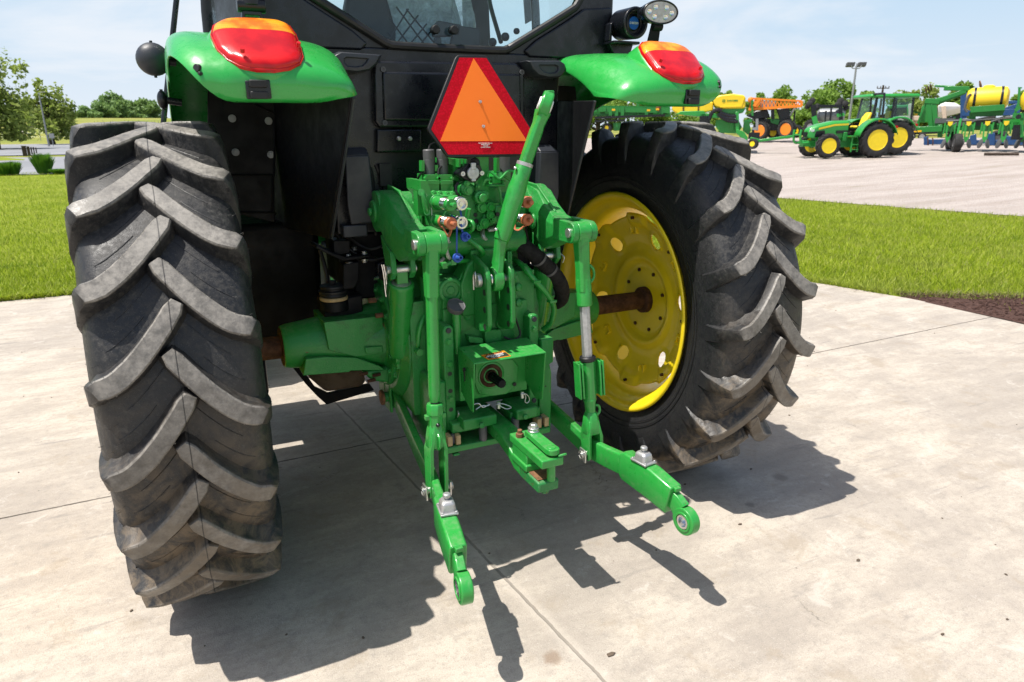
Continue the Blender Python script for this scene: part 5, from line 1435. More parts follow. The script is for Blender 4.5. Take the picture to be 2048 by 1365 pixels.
mb = MB(); mb.box2((-.24, -.56, .505), (.24, -.36, .532)); mb.box2((-.215, -.562, .50), (-.185, -.54, .49))
for x in (-.10, .10): mb.cyl((x, -.60, .62), (x, -.585, .62), .014, n=6)
part(mb, 'frame_crossbar', 'green_cast', .004)
mb = MB()   # hitch clips
for p0, pts in ((1, ((435, 850), (470, 845), (500, 870), (540, 850), (530, 860), (490, 860), (450, 885))), (2, ((590, 850), (620, 845), (660, 855), (690, 870), (660, 882), (630, 870), (605, 855))), (3, ((755, 780), (780, 780), (790, 800), (785, 830), (800, 840), (815, 820), (805, 790), (780, 775)))):
    mb.tube([k7(x, y, -.60) for x, y in pts], .0022, n=6)
for x, y in ((605, 845), (765, 775)): p = k7(x, y, -.59); mb.cyl(p+V((0, 0, -.02)), p+V((0, 0, .008)), .008, n=12)
mb.tube([k7(325, 895, -.55), k7(332, 915, -.57), k7(325, 935, -.55)], .003, n=6)
part(mb, 'retaining_clips', 'zinc', 0)
# drawbar
mb = MB()
DX = .012
def dsec(y, z0, z1, w=.044, x=DX): return [V((x-w, y, z0)), V((x+w, y, z0)), V((x+w, y, z1)), V((x-w, y, z1))]
mb.loft([dsec(.30, .545, .600, x=-.01), dsec(-.55, .545, .600, x=0), dsec(-.62, .540, .597, x=.002), dsec(-.70, .505, .555), dsec(-.75, .480, .530), dsec(-.80, .475, .520)])
db = part(mb, 'drawbar', 'green', .008, seg=3)
mb = MB(); mb.loft([dsec(-.80, .475, .520), dsec(-.955, .475, .517), dsec(-.962, .478, .514, .040)]); mb.cyl((DX, -.93, .455), (DX, -.93, .48), .016, n=16)
part(mb, 'drawbar_tip', 'green_worn', .005, db)
mb = MB(); mb.box((DX, -.893, .5205), (.074, .10, .003)); part(mb, 'worn_face', 'rustlight', .001, db)
mb = MB()
mb.loft([dsec(-.715, .588, .622, .046), dsec(-.99, .588, .622, .046)])
mb.loft([dsec(-.735, .520, .588, .043), dsec(-.86, .520, .588, .043)])
mb.loft([dsec(-.74, .52, .548, .050), dsec(-.87, .52, .548, .050)])
hs = part(mb, 'hammer_strap', 'green', .005, db)
mb = MB()
out = [V((DX+.018-.0, -.755, 0))]
P = [(DX-.010, -.78), (DX+.034, -.775), (DX+.036, -.95)]+[(DX+.012+.026*math.cos(R(t)), -.965-.024*math.sin(R(t))) for t in range(0, 181, 30)]+[(DX-.014, -.95)]
mb.prism([V((x, y, .632)) for x, y in P], (0, 0, .020)); mb.lathe((DX+.012, -.955, .651), (0, 0, 1), [(0, .018), (.003, .018), (.004, .015), (.004, .001)], 24)
part(mb, 'lock_plate', 'green', .004, hs, seg=3)
mb = MB(); mb.cyl((DX+.012, -.955, .517), (DX+.012, -.955, .59), .0165, n=20); mb.tube([(DX+.025, -.985, .626), (DX+.045, -.99, .630), (DX+.056, -.988, .629)], .005, n=8); part(mb, 'drawbar_pin', 'green', .001, hs)
mb = MB(); p = V((DX+.018, -.80, .652)); mb.lathe(p, (0, 0, 1), [(0, .023), (.005, .023), (.006, .020), (.012, .020), (.013, .022), (.017, .022)], 20); mb.lathe(p+V((0, 0, .016)), (0, 0, 1), [(0, .016), (.014, .016), (.017, .012)], 6); part(mb, 'strap_bolt', 'zinc', .001, hs)
mb = MB(); p = V((DX-.024, -.765, .622)); mb.lathe(p, (0, 0, 1), [(0, .016), (.016, .016), (.018, .013)], 6); mb.lathe(p+V((0, 0, .016)), (0, 0, 1), [(0, .0095), (.014, .0095), (.016, .007)], 14); part(mb, 'strap_nut', 'rustlight', .001, hs)

# ---- lamp and alarm on the right fender -----------------------------------------------
mb = MB()
LC = at(1321, 25, y=-.33); ln = V((-.12, -1, -.05)).normalized(); lu = V((1, -.12, 0)).normalized(); lv = lu.cross(ln)*-1
lv = Z_-ln*Z_.dot(ln); lv.normalize()
def ell(t, ax_, bx_, n=40): return [LC+ln*t+lu*(ax_*math.cos(2*PI*i/n)+0)+lv*(bx_*math.sin(2*PI*i/n)) for i in range(n)]
mb.loft([ell(-.075, .05, .025), ell(-.05, .078, .044), ell(-.004, .086, .049), ell(.006, .086, .049), ell(.008, .080, .044), ell(.002, .078, .042)])
for i in range(9): mb.box(LC-ln*.045+lu*(-.07+.0175*i), (.006, .05, .085-abs(i-4)*.010))
wl_ = part(mb, 'work_lamp', 'black', .003)
mb = MB(); mb.loft([ell(.001, .079, .043), ell(.0035, .077, .041)]); part(mb, 'lamp_face', 'alu', 0, wl_)
mb = MB()
for a, b in ((-.056, .000), (-.027, .018), (-.030, -.019), (.026, .018), (.024, -.019), (.053, -.002)): mb.lathe(LC+ln*.002+lu*a+lv*b, ln, [(0, .0115), (.003, .0115), (.005, .010), (.003, .007), (.003, .001)], 20)
part(mb, 'led_lens', 'chrome', 0, wl_)
mb = MB(); b0 = LC-lv*.055-ln*.02; mb.cyl(b0-lu*.022, b0+lu*.022, .018, n=16)
mb.prism([b0+lu*a+lv*b for a, b in ((-.024, .012), (.020, .014), (.014, -.060), (-.040, -.064), (-.036, -.045))], -ln*.012)
part(mb, 'lamp_bracket', 'black_matt', .002, wl_)
AC = at(1266, 47, y=-.20); an = V((.05, -1, -.02)).normalized()
mb = MB(); mb.lathe(AC-an*.10, an, [(0, .058), (.01, .064), (.085, .066), (.12, .067), (.125, .063), (.125, .050), (.115, .046), (.10, .044), (.10, .030), (.105, .026), (.105, .001)], 44)
mb.box(AC+V((-.02, .06, -.078)), (.14, .10, .012)); mb.prism([AC+V((-.09, .05, -.07)), AC+V((-.075, .05, -.07)), AC+V((-.072, .05, .01)), AC+V((-.085, .05, .0))], (0, .05, 0))
mb.prism([AC+V((-.085, .06, -.075)), AC+V((.05, .06, -.075)), AC+V((.03, .06, -.135)), AC+V((-.05, .06, -.135))], (0, .04, 0))
al = part(mb, 'reverse_alarm', 'black', .003)
mb = MB(); c = AC+an*.0058; mb.lathe(c, an, [(0, .027), (.0008, .027)], 36); la = part(mb, 'alarm_label', 'ecco', 0, al)
mb = MB(); xd = V((1, .05, 0)).normalized(); yd = Z_
put_text(mb, 'ECCO', .0125, c+an*.001+xd*.006, xd, yd, bold=.0004)
for t in range(0, 360, 90): pass
e = c+an*.0014-xd*.0185; mb.slab([e+xd*(.0052*math.cos(R(t)))+yd*(.0052*math.sin(R(t))) for t in range(0, 360, 20)], [[e+xd*(.0036*math.cos(R(t)))+yd*(.0036*math.sin(R(t))) for t in range(0, 360, 20)]], an*.0004); mb.box(e+an*.0003, (.0012, .0004, .007))
part(mb, 'alarm_text', 'label_white', 0, la, smooth=0)
# lamp foot on the left fender
mb = MB(); c = at(502, 12, y=-.33); mb.cyl(c+V((-.045, 0, 0)), c+V((.045, 0, 0)), .022, n=16); mb.cyl(c, c+V((0, 0, .06)), .03, n=20)
mb.prism([c+V((-.028, -.01, .0)), c+V((.03, -.01, .0)), c+V((.034, -.01, -.085)), c+V((.026, -.01, -.085)), c+V((.024, -.01, -.03)), c+V((-.022, -.01, -.03)), c+V((-.03, -.01, -.085)), c+V((-.04, -.01, -.085))], (0, .05, 0))
c3 = c+V((.0, 0, .11))
def ell2(t, a_, b_, n=36): return [c3+ln*t+lu*(a_*math.cos(2*PI*i/n))+lv*(b_*math.sin(2*PI*i/n)) for i in range(n)]
mb.loft([ell2(-.075, .05, .025), ell2(-.05, .078, .044), ell2(.006, .086, .049), ell2(.008, .08, .044), ell2(.002, .078, .042)])
wlp = part(mb, 'work_lamp', 'black', .003)
mb = MB(); mb.loft([ell2(.001, .079, .043), ell2(.0035, .077, .041)]); part(mb, 'lamp_face', 'alu', 0, wlp)

# front end, hidden behind the cab from here
mb = MB(); mb.loft([[V((x*w, y, z)) for x, z in ((-1, 1.05), (1, 1.05), (1, zt-.12), (.75, zt), (-.75, zt), (-1, zt-.12))] for y, w, zt in ((1.64, .36, 1.72), (2.6, .34, 1.66), (3.2, .30, 1.56), (3.28, .26, 1.48))]); part(mb, 'hood', 'green_body', .02)
mb = MB(); mb.box2((-.28, 1.2, .62), (.28, 3.1, 1.08)); part(mb, 'engine', 'black_matt', .02)
mb = MB(); mb.cyl((-.80, 2.62, .64), (.80, 2.62, .64), .09, n=20); part(mb, 'front_axle', 'green_cast', .01)
for s in (-1, 1): 
    fwh = simple_wheel(T, 'wheel', (s*.93, 2.62, .645), 0, .645, .38, .38, 'yellow', 18, s)
# ================================================================== THE YARD
def sstep(a, b, v):
    t = max(0., min(1., (v-a)/(b-a))); return t*t*(3-2*t)
def gz(x, y):
    dx, dy = x-CAM.x, y-CAM.y; d = math.hypot(dx, dy); az = math.degrees(math.atan2(dx, dy))
    wr = sstep(8, 30, az) if az > -90 else 0
    z = wr*(min(.031*max(0, d-17), 1.25)+.0)
    z += (1-wr)*sstep(118, 240, y)*5.3
    return z
def gp(px, py):
    r = ray(px, py); t = 5.
    for k in range(4000):
        p = CAM+r*t
        if p.z <= gz(p.x, p.y): return p
        t *= 1.004
    return CAM+r*t
def pol(az, d): a = R(az); return CAM.x+d*math.sin(a), CAM.y+d*math.cos(a)
def polar_sheet(name, az0, az1, naz, d0, d1, nd, off, mat, kind='structure', mask=None):
    """ground sheet following the terrain; d0/d1 may be functions of azimuth"""
    mb = MB(); rows = []
    for i in range(naz+1):
        az = az0+(az1-az0)*i/naz; a, b = (d0(az) if callable(d0) else d0), (d1(az) if callable(d1) else d1)
        row = []
        for j in range(nd+1):
            d = a*(b/a)**(j/nd); x, y = pol(az, d); row.append(V((x, y, gz(x, y)+off)))
        rows.append(row)
    mb.grid(rows)
    o = mb.build(name, mat, None, smooth=180); o['kind'] = kind; return o

# ---- ground materials
m = NT('concrete'); co = m.coords()
sp = m.n('ShaderNodeSeparateXYZ'); m.l(co, sp.inputs[0]); X, Y = sp.outputs[0], sp.outputs[1]
mpn = m.n('ShaderNodeMapping'); mpn.inputs['Rotation'].default_value = (0, 0, R(28)); mpn.inputs['Scale'].default_value = (.75, 2.6, 1); m.l(co, mpn.inputs[0])
big = m.noise(co, .8, 8, .68, .3); streak = m.noise(mpn.outputs[0], 2.1, 10, .74, .25); fine = m.noise(co, 34, 6, .75); sand = m.noise(co, 190, 3, .6)
c = m.mix(m.mapr(streak, .40, .60), (.385, .338, .284), (.475, .420, .352))
c = m.mix(m.mapr(big, .45, .60, 0, .5), c, (.275, .243, .212))
c = m.mix(m.mapr(fine, .46, .70, 0, .5), c, (.25, .225, .195))
mid = m.noise(co, 9, 8, .78, .2); c = m.mix(m.mapr(mid, .53, .66, 0, .5), c, (.27, .243, .215)); c = m.mix(m.mapr(mid, .30, .44, .45, 0), c, (.56, .51, .455))
c = m.mix(m.mapr(sand, .54, .70, 0, .5), c, (.19, .17, .15))
c = m.mix(m.mapr(sand, .28, .42, .25, 0), c, (.80, .75, .68))
wob = m.math('MULTIPLY', m.math('SUBTRACT', m.noise(co, 14, 4, .7), .5), .016)
def line(expr, w0, w1):
    return m.mapr(m.math('ABSOLUTE', m.math('ADD', expr, wob)), w0, w1, 1, 0)
j1 = line(m.math('ADD', X, m.math('ADD', m.math('MULTIPLY', Y, .097), .158)), .0042, .0085)
j2 = line(m.math('ADD', Y, m.math('ADD', m.math('MULTIPLY', X, -.0165), -.748)), .004, .008)
j3 = line(m.math('ADD', X, m.math('ADD', m.math('MULTIPLY', Y, .097), 4.7)), .003, .0065)
j4 = line(m.math('ADD', Y, 3.1), .003, .0065)
joint = m.math('MAXIMUM', m.math('MAXIMUM', j1, j2), m.math('MAXIMUM', j3, j4))
jd = m.math('MULTIPLY', joint, m.mapr(m.noise(co, 6, 3, .6), .25, .6, .75, 1))
# hairline cracks and spalls
wv2 = m.n('ShaderNodeMix', data_type='RGBA', blend_type='ADD'); wv2.inputs[0].default_value = .35; m.l(co, wv2.inputs[6])
nzc = m.n('ShaderNodeTexNoise', i_Scale=2.6, i_Detail=6, i_Roughness=.7); m.l(co, nzc.inputs['Vector']); m.l(nzc.outputs['Color'], wv2.inputs[7])
vo = m.n('ShaderNodeTexVoronoi', feature='DISTANCE_TO_EDGE', i_Scale=.62); m.l(wv2.outputs[2], vo.inputs['Vector'])
crk = m.math('MULTIPLY', m.mapr(vo.outputs['Distance'], .0005, .0022, .6, 0), m.mapr(m.noise(co, 1.7, 3, .5), .55, .66))
v3 = m.n('ShaderNodeTexVoronoi', i_Scale=11.); m.l(co, v3.inputs['Vector'])
pit = m.math('MULTIPLY', m.mapr(m.math('ADD', v3.outputs['Distance'], m.math('MULTIPLY', m.math('SUBTRACT', m.noise(co, 60, 3, .6), .5), .16)), .02, .07, 1, 0), m.mapr(m.noise(co, 2.2, 2, .5), .56, .62))
dark = m.math('MAXIMUM', m.math('MAXIMUM', jd, crk), m.math('MULTIPLY', pit, .75))
c = m.mix(m.math('MULTIPLY', dark, .88), c, (.045, .038, .03))
c = m.mix(m.math('MULTIPLY', m.mapr(m.math('ABSOLUTE', m.math('ADD', m.math('ADD', X, m.math('ADD', m.math('MULTIPLY', Y, .097), .158)), wob)), .005, .05, .35, 0), 1.), c, (.55, .49, .42))
# tyre scuffs: long faint dark arcs
mp2 = m.n('ShaderNodeMapping'); mp2.inputs['Scale'].default_value = (1.1, 9, 1); mp2.inputs['Rotation'].default_value = (0, 0, R(24)); m.l(co, mp2.inputs[0])
sc = m.mapr(m.noise(mp2.outputs[0], 1.6, 5, .6, .3), .60, .72, 0, .5); c = m.mix(sc, c, (.20, .185, .172))
blot = m.noise(co, 3.4, 9, .74, .5); c = m.mix(m.mapr(blot, .54, .66, 0, .40), c, (.29, .235, .17)); c = m.mix(m.mapr(blot, .34, .42, .35, 0), c, (.58, .535, .475))
for px_, py_, rr, cc in ((1105, 1316, .045, (.17, .10, .055)), (1560, 955, .05, (.16, .14, .12)), (1500, 1010, .03, (.14, .12, .11)), (900, 1070, .10, (.22, .2, .18))):
    p = at(px_, py_, z=0); dv = m.n('ShaderNodeVectorMath', operation='DISTANCE'); m.l(co, dv.inputs[0]); dv.inputs[1].default_value = p
    c = m.mix(m.math('MULTIPLY', m.mapr(m.math('ADD', dv.outputs['Value'], m.math('MULTIPLY', m.math('SUBTRACT', fine, .5), .06)), rr*.4, rr, .55, 0), 1.), c, cc)
h = m.math('SUBTRACT', m.math('ADD', m.math('MULTIPLY', fine, .6), m.math('MULTIPLY', sand, .5)), m.math('MULTIPLY', dark, 1.6))
m.pbsdf(c, .86, 0, m.bump(h, .5, .006), .25); M['concrete'] = m.m

def mat_leaf(name, cols, trans=.5, rough=.6, patch=False):
    m = NT(name); g = m.n('ShaderNodeNewGeometry'); co = m.coords()
    r_ = m.ramp(g.outputs['Random Per Island'], [(i/(len(cols)-1), c) for i, c in enumerate(cols)])
    if patch:
        pn = m.noise(co, 1.1, 6, .68, .5); pn2 = m.noise(co, 4.5, 4, .7)
        r_ = m.mix(m.mapr(pn, .48, .66, 0, .6), r_, (.30, .33, .08)); r_ = m.mix(m.mapr(pn, .30, .44, .55, 0), r_, (.075, .16, .010)); r_ = m.mix(m.mapr(pn2, .58, .72, 0, .5), r_, (.36, .36, .13))
    d = m.n('ShaderNodeBsdfPrincipled', i_Roughness=rough); d.inputs['Specular IOR Level'].default_value = .25; m.l(r_, d.inputs['Base Color'])
    t = m.n('ShaderNodeBsdfTranslucent'); m.l(m.mix(.4, r_, (.16, .26, .02)), t.inputs[0])
    s = m.n('ShaderNodeMixShader', i_0=trans); m.l(d.outputs[0], s.inputs[1]); m.l(t.outputs[0], s.inputs[2]); m.l(s.outputs[0], m.out.inputs['Surface'])
    return m.m
M['blade'] = mat_leaf('grass_blade', [(.29, .38, .016), (.37, .46, .024), (.46, .54, .04), (.21, .31, .014), (.56, .55, .14)], .5, .5, True)
M['straw'] = mat_leaf('dry_grass_blade', [(.22, .18, .08), (.28, .24, .11), (.15, .19, .045)], .25)
M['leaf_a'] = mat_leaf('leaf_green', [(.12, .21, .03), (.17, .28, .05), (.23, .35, .07), (.08, .15, .025)])
M['leaf_b'] = mat_leaf('leaf_olive', [(.24, .31, .07), (.31, .38, .09), (.39, .45, .12), (.16, .22, .05)])
M['leaf_c'] = mat_leaf('leaf_bright', [(.19, .32, .05), (.25, .40, .07), (.33, .48, .11), (.12, .22, .04)])
M['leaf_far'] = mat_leaf('leaf_hazed', [(.20, .32, .12), (.26, .39, .15), (.32, .46, .19), (.14, .24, .09)])  # greens lightened to put distance haze into the leaf colour
M['reed'] = mat_leaf('ornamental_grass_blade', [(.05, .17, .015), (.08, .24, .02), (.035, .12, .012)], .4)

m = NT('lawn_soil'); co = m.coords(); n1 = m.noise(co, .7, 6, .6); n2 = m.noise(co, 16, 7, .75)
c = m.mix(m.mapr(n1, .35, .65), (.18, .235, .014), (.25, .29, .035)); c = m.mix(m.mapr(n2, .40, .72, 0, .6), c, (.06, .10, .01)); c = m.mix(m.mapr(m.noise(co, 3.1, 5, .7), .58, .72, 0, .5), c, (.17, .20, .05))
m.pbsdf(c, .9, 0, m.bump(m.noise(co, 45, 4, .7), .8, .03), .1); M['lawn'] = m.m
m = NT('meadow'); co = m.coords(); n1 = m.noise(co, .06, 6, .6); n2 = m.noise(co, 1.5, 7, .7)
c = m.mix(m.mapr(n1, .35, .65), (.27, .26, .07), (.17, .21, .04)); c = m.mix(m.mapr(n2, .45, .75, 0, .5), c, (.31, .27, .11))
m.pbsdf(c, .95, 0, m.bump(n2, .6, .2), .1); M['meadow'] = m.m
m = NT('gravel'); co = m.coords()
mp3 = m.n('ShaderNodeMapping'); mp3.inputs['Rotation'].default_value = (0, 0, R(40)); mp3.inputs['Scale'].default_value = (.5, 3.2, 1); m.l(co, mp3.inputs[0])
st = m.noise(mp3.outputs[0], .55, 7, .65, .4); n2 = m.noise(co, 24, 5, .8); n3 = m.noise(co, 7, 6, .75)
vg = m.n('ShaderNodeTexVoronoi', i_Scale=22.); m.l(co, vg.inputs['Vector'])
c = m.mix(m.mapr(st, .34, .66), (.47, .41, .375), (.38, .325, .29)); c = m.mix(m.mapr(n3, .5, .72, 0, .4), c, (.44, .415, .395)); c = m.mix(m.mapr(n2, .46, .70, 0, .75), c, (.17, .155, .145)); c = m.mix(m.mapr(m.noise(co, 70, 3, .7), .55, .7, 0, .5), c, (.52, .5, .48))
c = m.mix(m.mapr(st, .62, .74, 0, .45), c, (.20, .20, .10))
m.pbsdf(c, .95, 0, m.bump(m.math('ADD', vg.outputs['Distance'], n2), .7, .04), .1); M['gravel'] = m.m
m = NT('asphalt'); co = m.coords(); n1 = m.noise(co, .15, 5, .6); n2 = m.noise(co, 12, 5, .75)
c = m.mix(m.mapr(n1, .35, .65), (.20, .207, .22), (.26, .265, .28)); c = m.mix(m.mapr(n2, .45, .75, 0, .35), c, (.22, .22, .23)); m.pbsdf(c, .9, 0, m.bump(n2, .3, .01), .2); M['asphalt'] = m.m
m = NT('mulch'); co = m.coords(); n2 = m.noise(co, 26, 7, .8); c = m.mix(m.mapr(n2, .35, .7), (.075, .042, .034), (.20, .115, .092)); m.pbsdf(c, .95, 0, m.bump(n2, 1., .05), .1); M['mulch'] = m.m

M['dry_soil'] = mat_plain('dry_soil', (.17, .16, .075), .95, 0, .35, 9, .6, .1, dust=.4, dustcol=(.16, .17, .06))
# ---- sheets
def pad_right(y):   # the far edge of the pad bends away near its corner
    pts = [(-30, 5.99), (1.2, 5.985), (2.77, 5.64), (4.1, 4.9), (5.2, 3.7), (5.9, 2.2), (6.06, .8)]
    return pts
polar_sheet('ground', -180, 180, 120, .4, 3000, 60, -.07, 'meadow')
pad = [(-26, -22), (5.99, -22), (5.985, 1.0), (5.90, 1.75), (5.70, 2.6), (5.40, 3.4), (4.95, 4.15), (4.3, 4.9), (3.4, 5.55), (2.3, 5.95), (1.0, 6.07), (-26, 6.08)]
mb = MB(); mb.prism([V((x, y, -.12)) for x, y in pad], (0, 0, .12)); o = mb.build('concrete_pad', 'concrete', None, smooth=20); o['kind'] = 'structure'
def gravel_edge(az):
    # straight verge through the two surveyed points
    a, b = V((12.865, 9.916, 0)), V((14.405, 5.543, 0)); u = b-a; n = V((u.y, -u.x, 0)); d = V((math.sin(R(az)), math.cos(R(az)), 0))
    den = d.dot(n); t = (a-V((CAM.x, CAM.y, 0))).dot(n)/den if abs(den) > 1e-6 else 1e9
    return t+.08*noise.noise(V((az*.7, 3, 0))) if 0 < t < 400 else 400
polar_sheet('lawn', 20, 118, 80, 1.2, lambda a: min(gravel_edge(a)+.35, 40), 40, -.022, 'lawn')
polar_sheet('lawn', -75, 20, 60, 2., lambda a: 36.2/max(.25, math.cos(R(a)))*1.0, 40, -.022, 'lawn')
polar_sheet('gravel_lot', 17.5, 100, 90, lambda a: min(gravel_edge(a), 60), lambda a: 52+.5*math.sin(a), 40, -.012, 'gravel')
# road and its turn-off beyond the left lawn
polar_sheet('road', -60, 17, 50, lambda a: 36.6/max(.3, math.cos(R(a))), lambda a: 61/max(.3, math.cos(R(a))), 10, -.012, 'asphalt')
polar_sheet('road', -60, 17, 50, lambda a: 66.5/max(.3, math.cos(R(a))), lambda a: 122/max(.3, math.cos(R(a))), 10, -.012, 'asphalt')
polar_sheet('verge', -60, -8.6, 30, lambda a: 55.0/max(.3, math.cos(R(a))), lambda a: (57+8*sstep(-8.6, -11, a))/max(.3, math.cos(R(a))), 8, -.004, 'lawn')
mb = MB(); mb.grid([[V((x, y, .006+.012*noise.noise(V((x*3, y*3, 0))))) if 0 < i < 8 else V((x, y, -.024)) for i, y in enumerate([e0+(e1-e0)*k/8 for k in range(9)])] for x, e0, e1 in [(5.90+.25*k, -1.4, 1.95-.15*k+.05*math.sin(k*1.7)) for k in range(14)]])
o = mb.build('mulch_bed', 'mulch', None, smooth=180); o['kind'] = 'structure'

# ---- grass blades (nobody could count them)
def blades(name, mat, pts, hmin, hmax, w, rng, lean=.5):
    vs, fs = [], []
    for (x, y, z) in pts:
        a = rng.uniform(0, 2*PI); hh = rng.uniform(hmin, hmax); ww = w*rng.uniform(.6, 1.2); lx, ly = rng.gauss(0, lean)*hh, rng.gauss(0, lean)*hh
        dx, dy = math.cos(a)*ww, math.sin(a)*ww; n = len(vs)
        vs += [(x-dx, y-dy, z), (x+dx, y+dy, z), (x+dx*.6+lx*.45, y+dy*.6+ly*.45, z+hh*.62), (x-dx*.6+lx*.45, y-dy*.6+ly*.45, z+hh*.62), (x+lx, y+ly, z+hh)]
        fs += [(n, n+1, n+2, n+3), (n+3, n+2, n+4)]
    me = bpy.data.meshes.new(name); me.from_pydata(vs, [], fs); me.materials.append(M[mat]); o = bpy.data.objects.new(name, me); COL.objects.link(o); o['kind'] = 'stuff'; return o
rng = random.Random(11)
def inpad(x, y):
    if y < 1.0: return x < 5.985
    for (x0, y0), (x1, y1) in zip(pad[2:], pad[3:]):
        if y0 <= y <= y1: return x < x0+(x1-x0)*(y-y0)/(y1-y0+1e-9)
    return False
pts, dry = [], []
while len(pts) < 62000:
    az = rng.uniform(33, 66); d = 5.8+13.2*rng.random()**1.25; x, y = pol(az, d)
    if d > gravel_edge(az)-.05+rng.gauss(0, .08) or inpad(x-.02, y-.02): continue
    if 5.9 < x < 9.4 and y < (1.92-.60*(x-5.95)) and rng.random() < .985: continue
    e = noise.noise(V((x*.9, y*.9, 2)))
    if rng.random() < .25-e*.4: 
        if rng.random() < .5: continue
    edge = d > gravel_edge(az)-.45 or inpad(x-.14, y-.14)
    (dry if (edge and rng.random() < .35) or rng.random() < .03 else pts).append((x, y, gz(x, y)-.022))
blades('grass', 'blade', pts, .035, .095, .0055, rng)
for k in range(2500):
    x = rng.uniform(6.0, 9.5); y = (1.92-.60*(x-5.95))+rng.gauss(.02, .07)
    dry.append((x, y, -.02))
blades('grass', 'straw', dry, .03, .075, .005, rng, .9)
pts = []
while len(pts) < 42000:
    y = 6.1+29*rng.random()**2.2; az = rng.uniform(-14.5, .5); x = CAM.x+math.tan(R(az))*(y-CAM.y)
    pts.append((x, y, -.022))
blades('grass', 'blade', pts, .035, .10, .0065, rng)
pts = [(rng.uniform(-4.5, -1.2), 6.09+abs(rng.gauss(0, .04)), -.02) for k in range(1500)]
blades('grass', 'straw', pts, .03, .07, .0055, rng, .9)
# tufts that spill over the edge of the slab
pts = []
for (x0, y0), (x1, y1) in zip(pad[2:], pad[3:]):
    L_ = math.hypot(x1-x0, y1-y0)
    for k in range(int(min(L_, 6)*420)):
        f = rng.random()*min(1, 6/L_); x, y = x0+(x1-x0)*f, y0+(y1-y0)*f
        if y > 1.95 and noise.noise(V((x*2.3, y*2.3, 9))) > -.05: pts.append((x+abs(rng.gauss(0, .03))*.7-.01, y+abs(rng.gauss(0, .03))*.7-.01, -.004))
pts += [(rng.uniform(-5, -1.5), 6.075+rng.gauss(.01, .02), -.004) for k in range(1600)]
blades('grass', 'blade', pts, .04, .11, .0055, rng, .8)
# bark chips on the bed
mb = MB()
for k in range(2600):
    x = rng.uniform(5.95, 8.8); lim = (1.92-.60*(x-5.95)); y = rng.uniform(-.6, max(-.55, lim))
    e = Matrix.Rotation(rng.uniform(0, PI), 3, 'Z')@Matrix.Rotation(rng.uniform(-.5, .5), 3, 'X'); mb.box((x, y, .012), (rng.uniform(.012, .04), rng.uniform(.006, .014), .006), e)
o = mb.build('bark_chips', 'mulch', None, smooth=0); o['kind'] = 'stuff'
# little stones and leaf crumbs lying on the concrete
mb = MB()
for k in range(150):
    x, y = rng.uniform(-3, 5.5), rng.uniform(-2.3, 5.5); r_ = rng.uniform(.0015, .006)
    mb.uvs((x, y, r_*.5), r_, 6, 4, (1.3, .9, .6), Matrix.Rotation(rng.uniform(0, 3), 3, 'Z'))
o = mb.build('grit', 'iron', None); o['kind'] = 'stuff'
mb = MB()
for px_, py_, s_ in ((1222, 1310, .02), (1716, 1122, .014), (1480, 1050, .012), (1370, 970, .010), (330, 1045, .01), (1885, 1270, .01)):
    p = at(px_, py_, z=0); a = rng.uniform(0, 6); mb.prism([p+V((math.cos(a+t)*s_*q, math.sin(a+t)*s_*q*.6, .002)) for t, q in ((0, 1), (1.2, .8), (2.4, .9), (3.6, .7), (5, .9))], (0, 0, .003))
o = mb.build('leaf_litter', 'iron', None, smooth=0); o['kind'] = 'stuff'

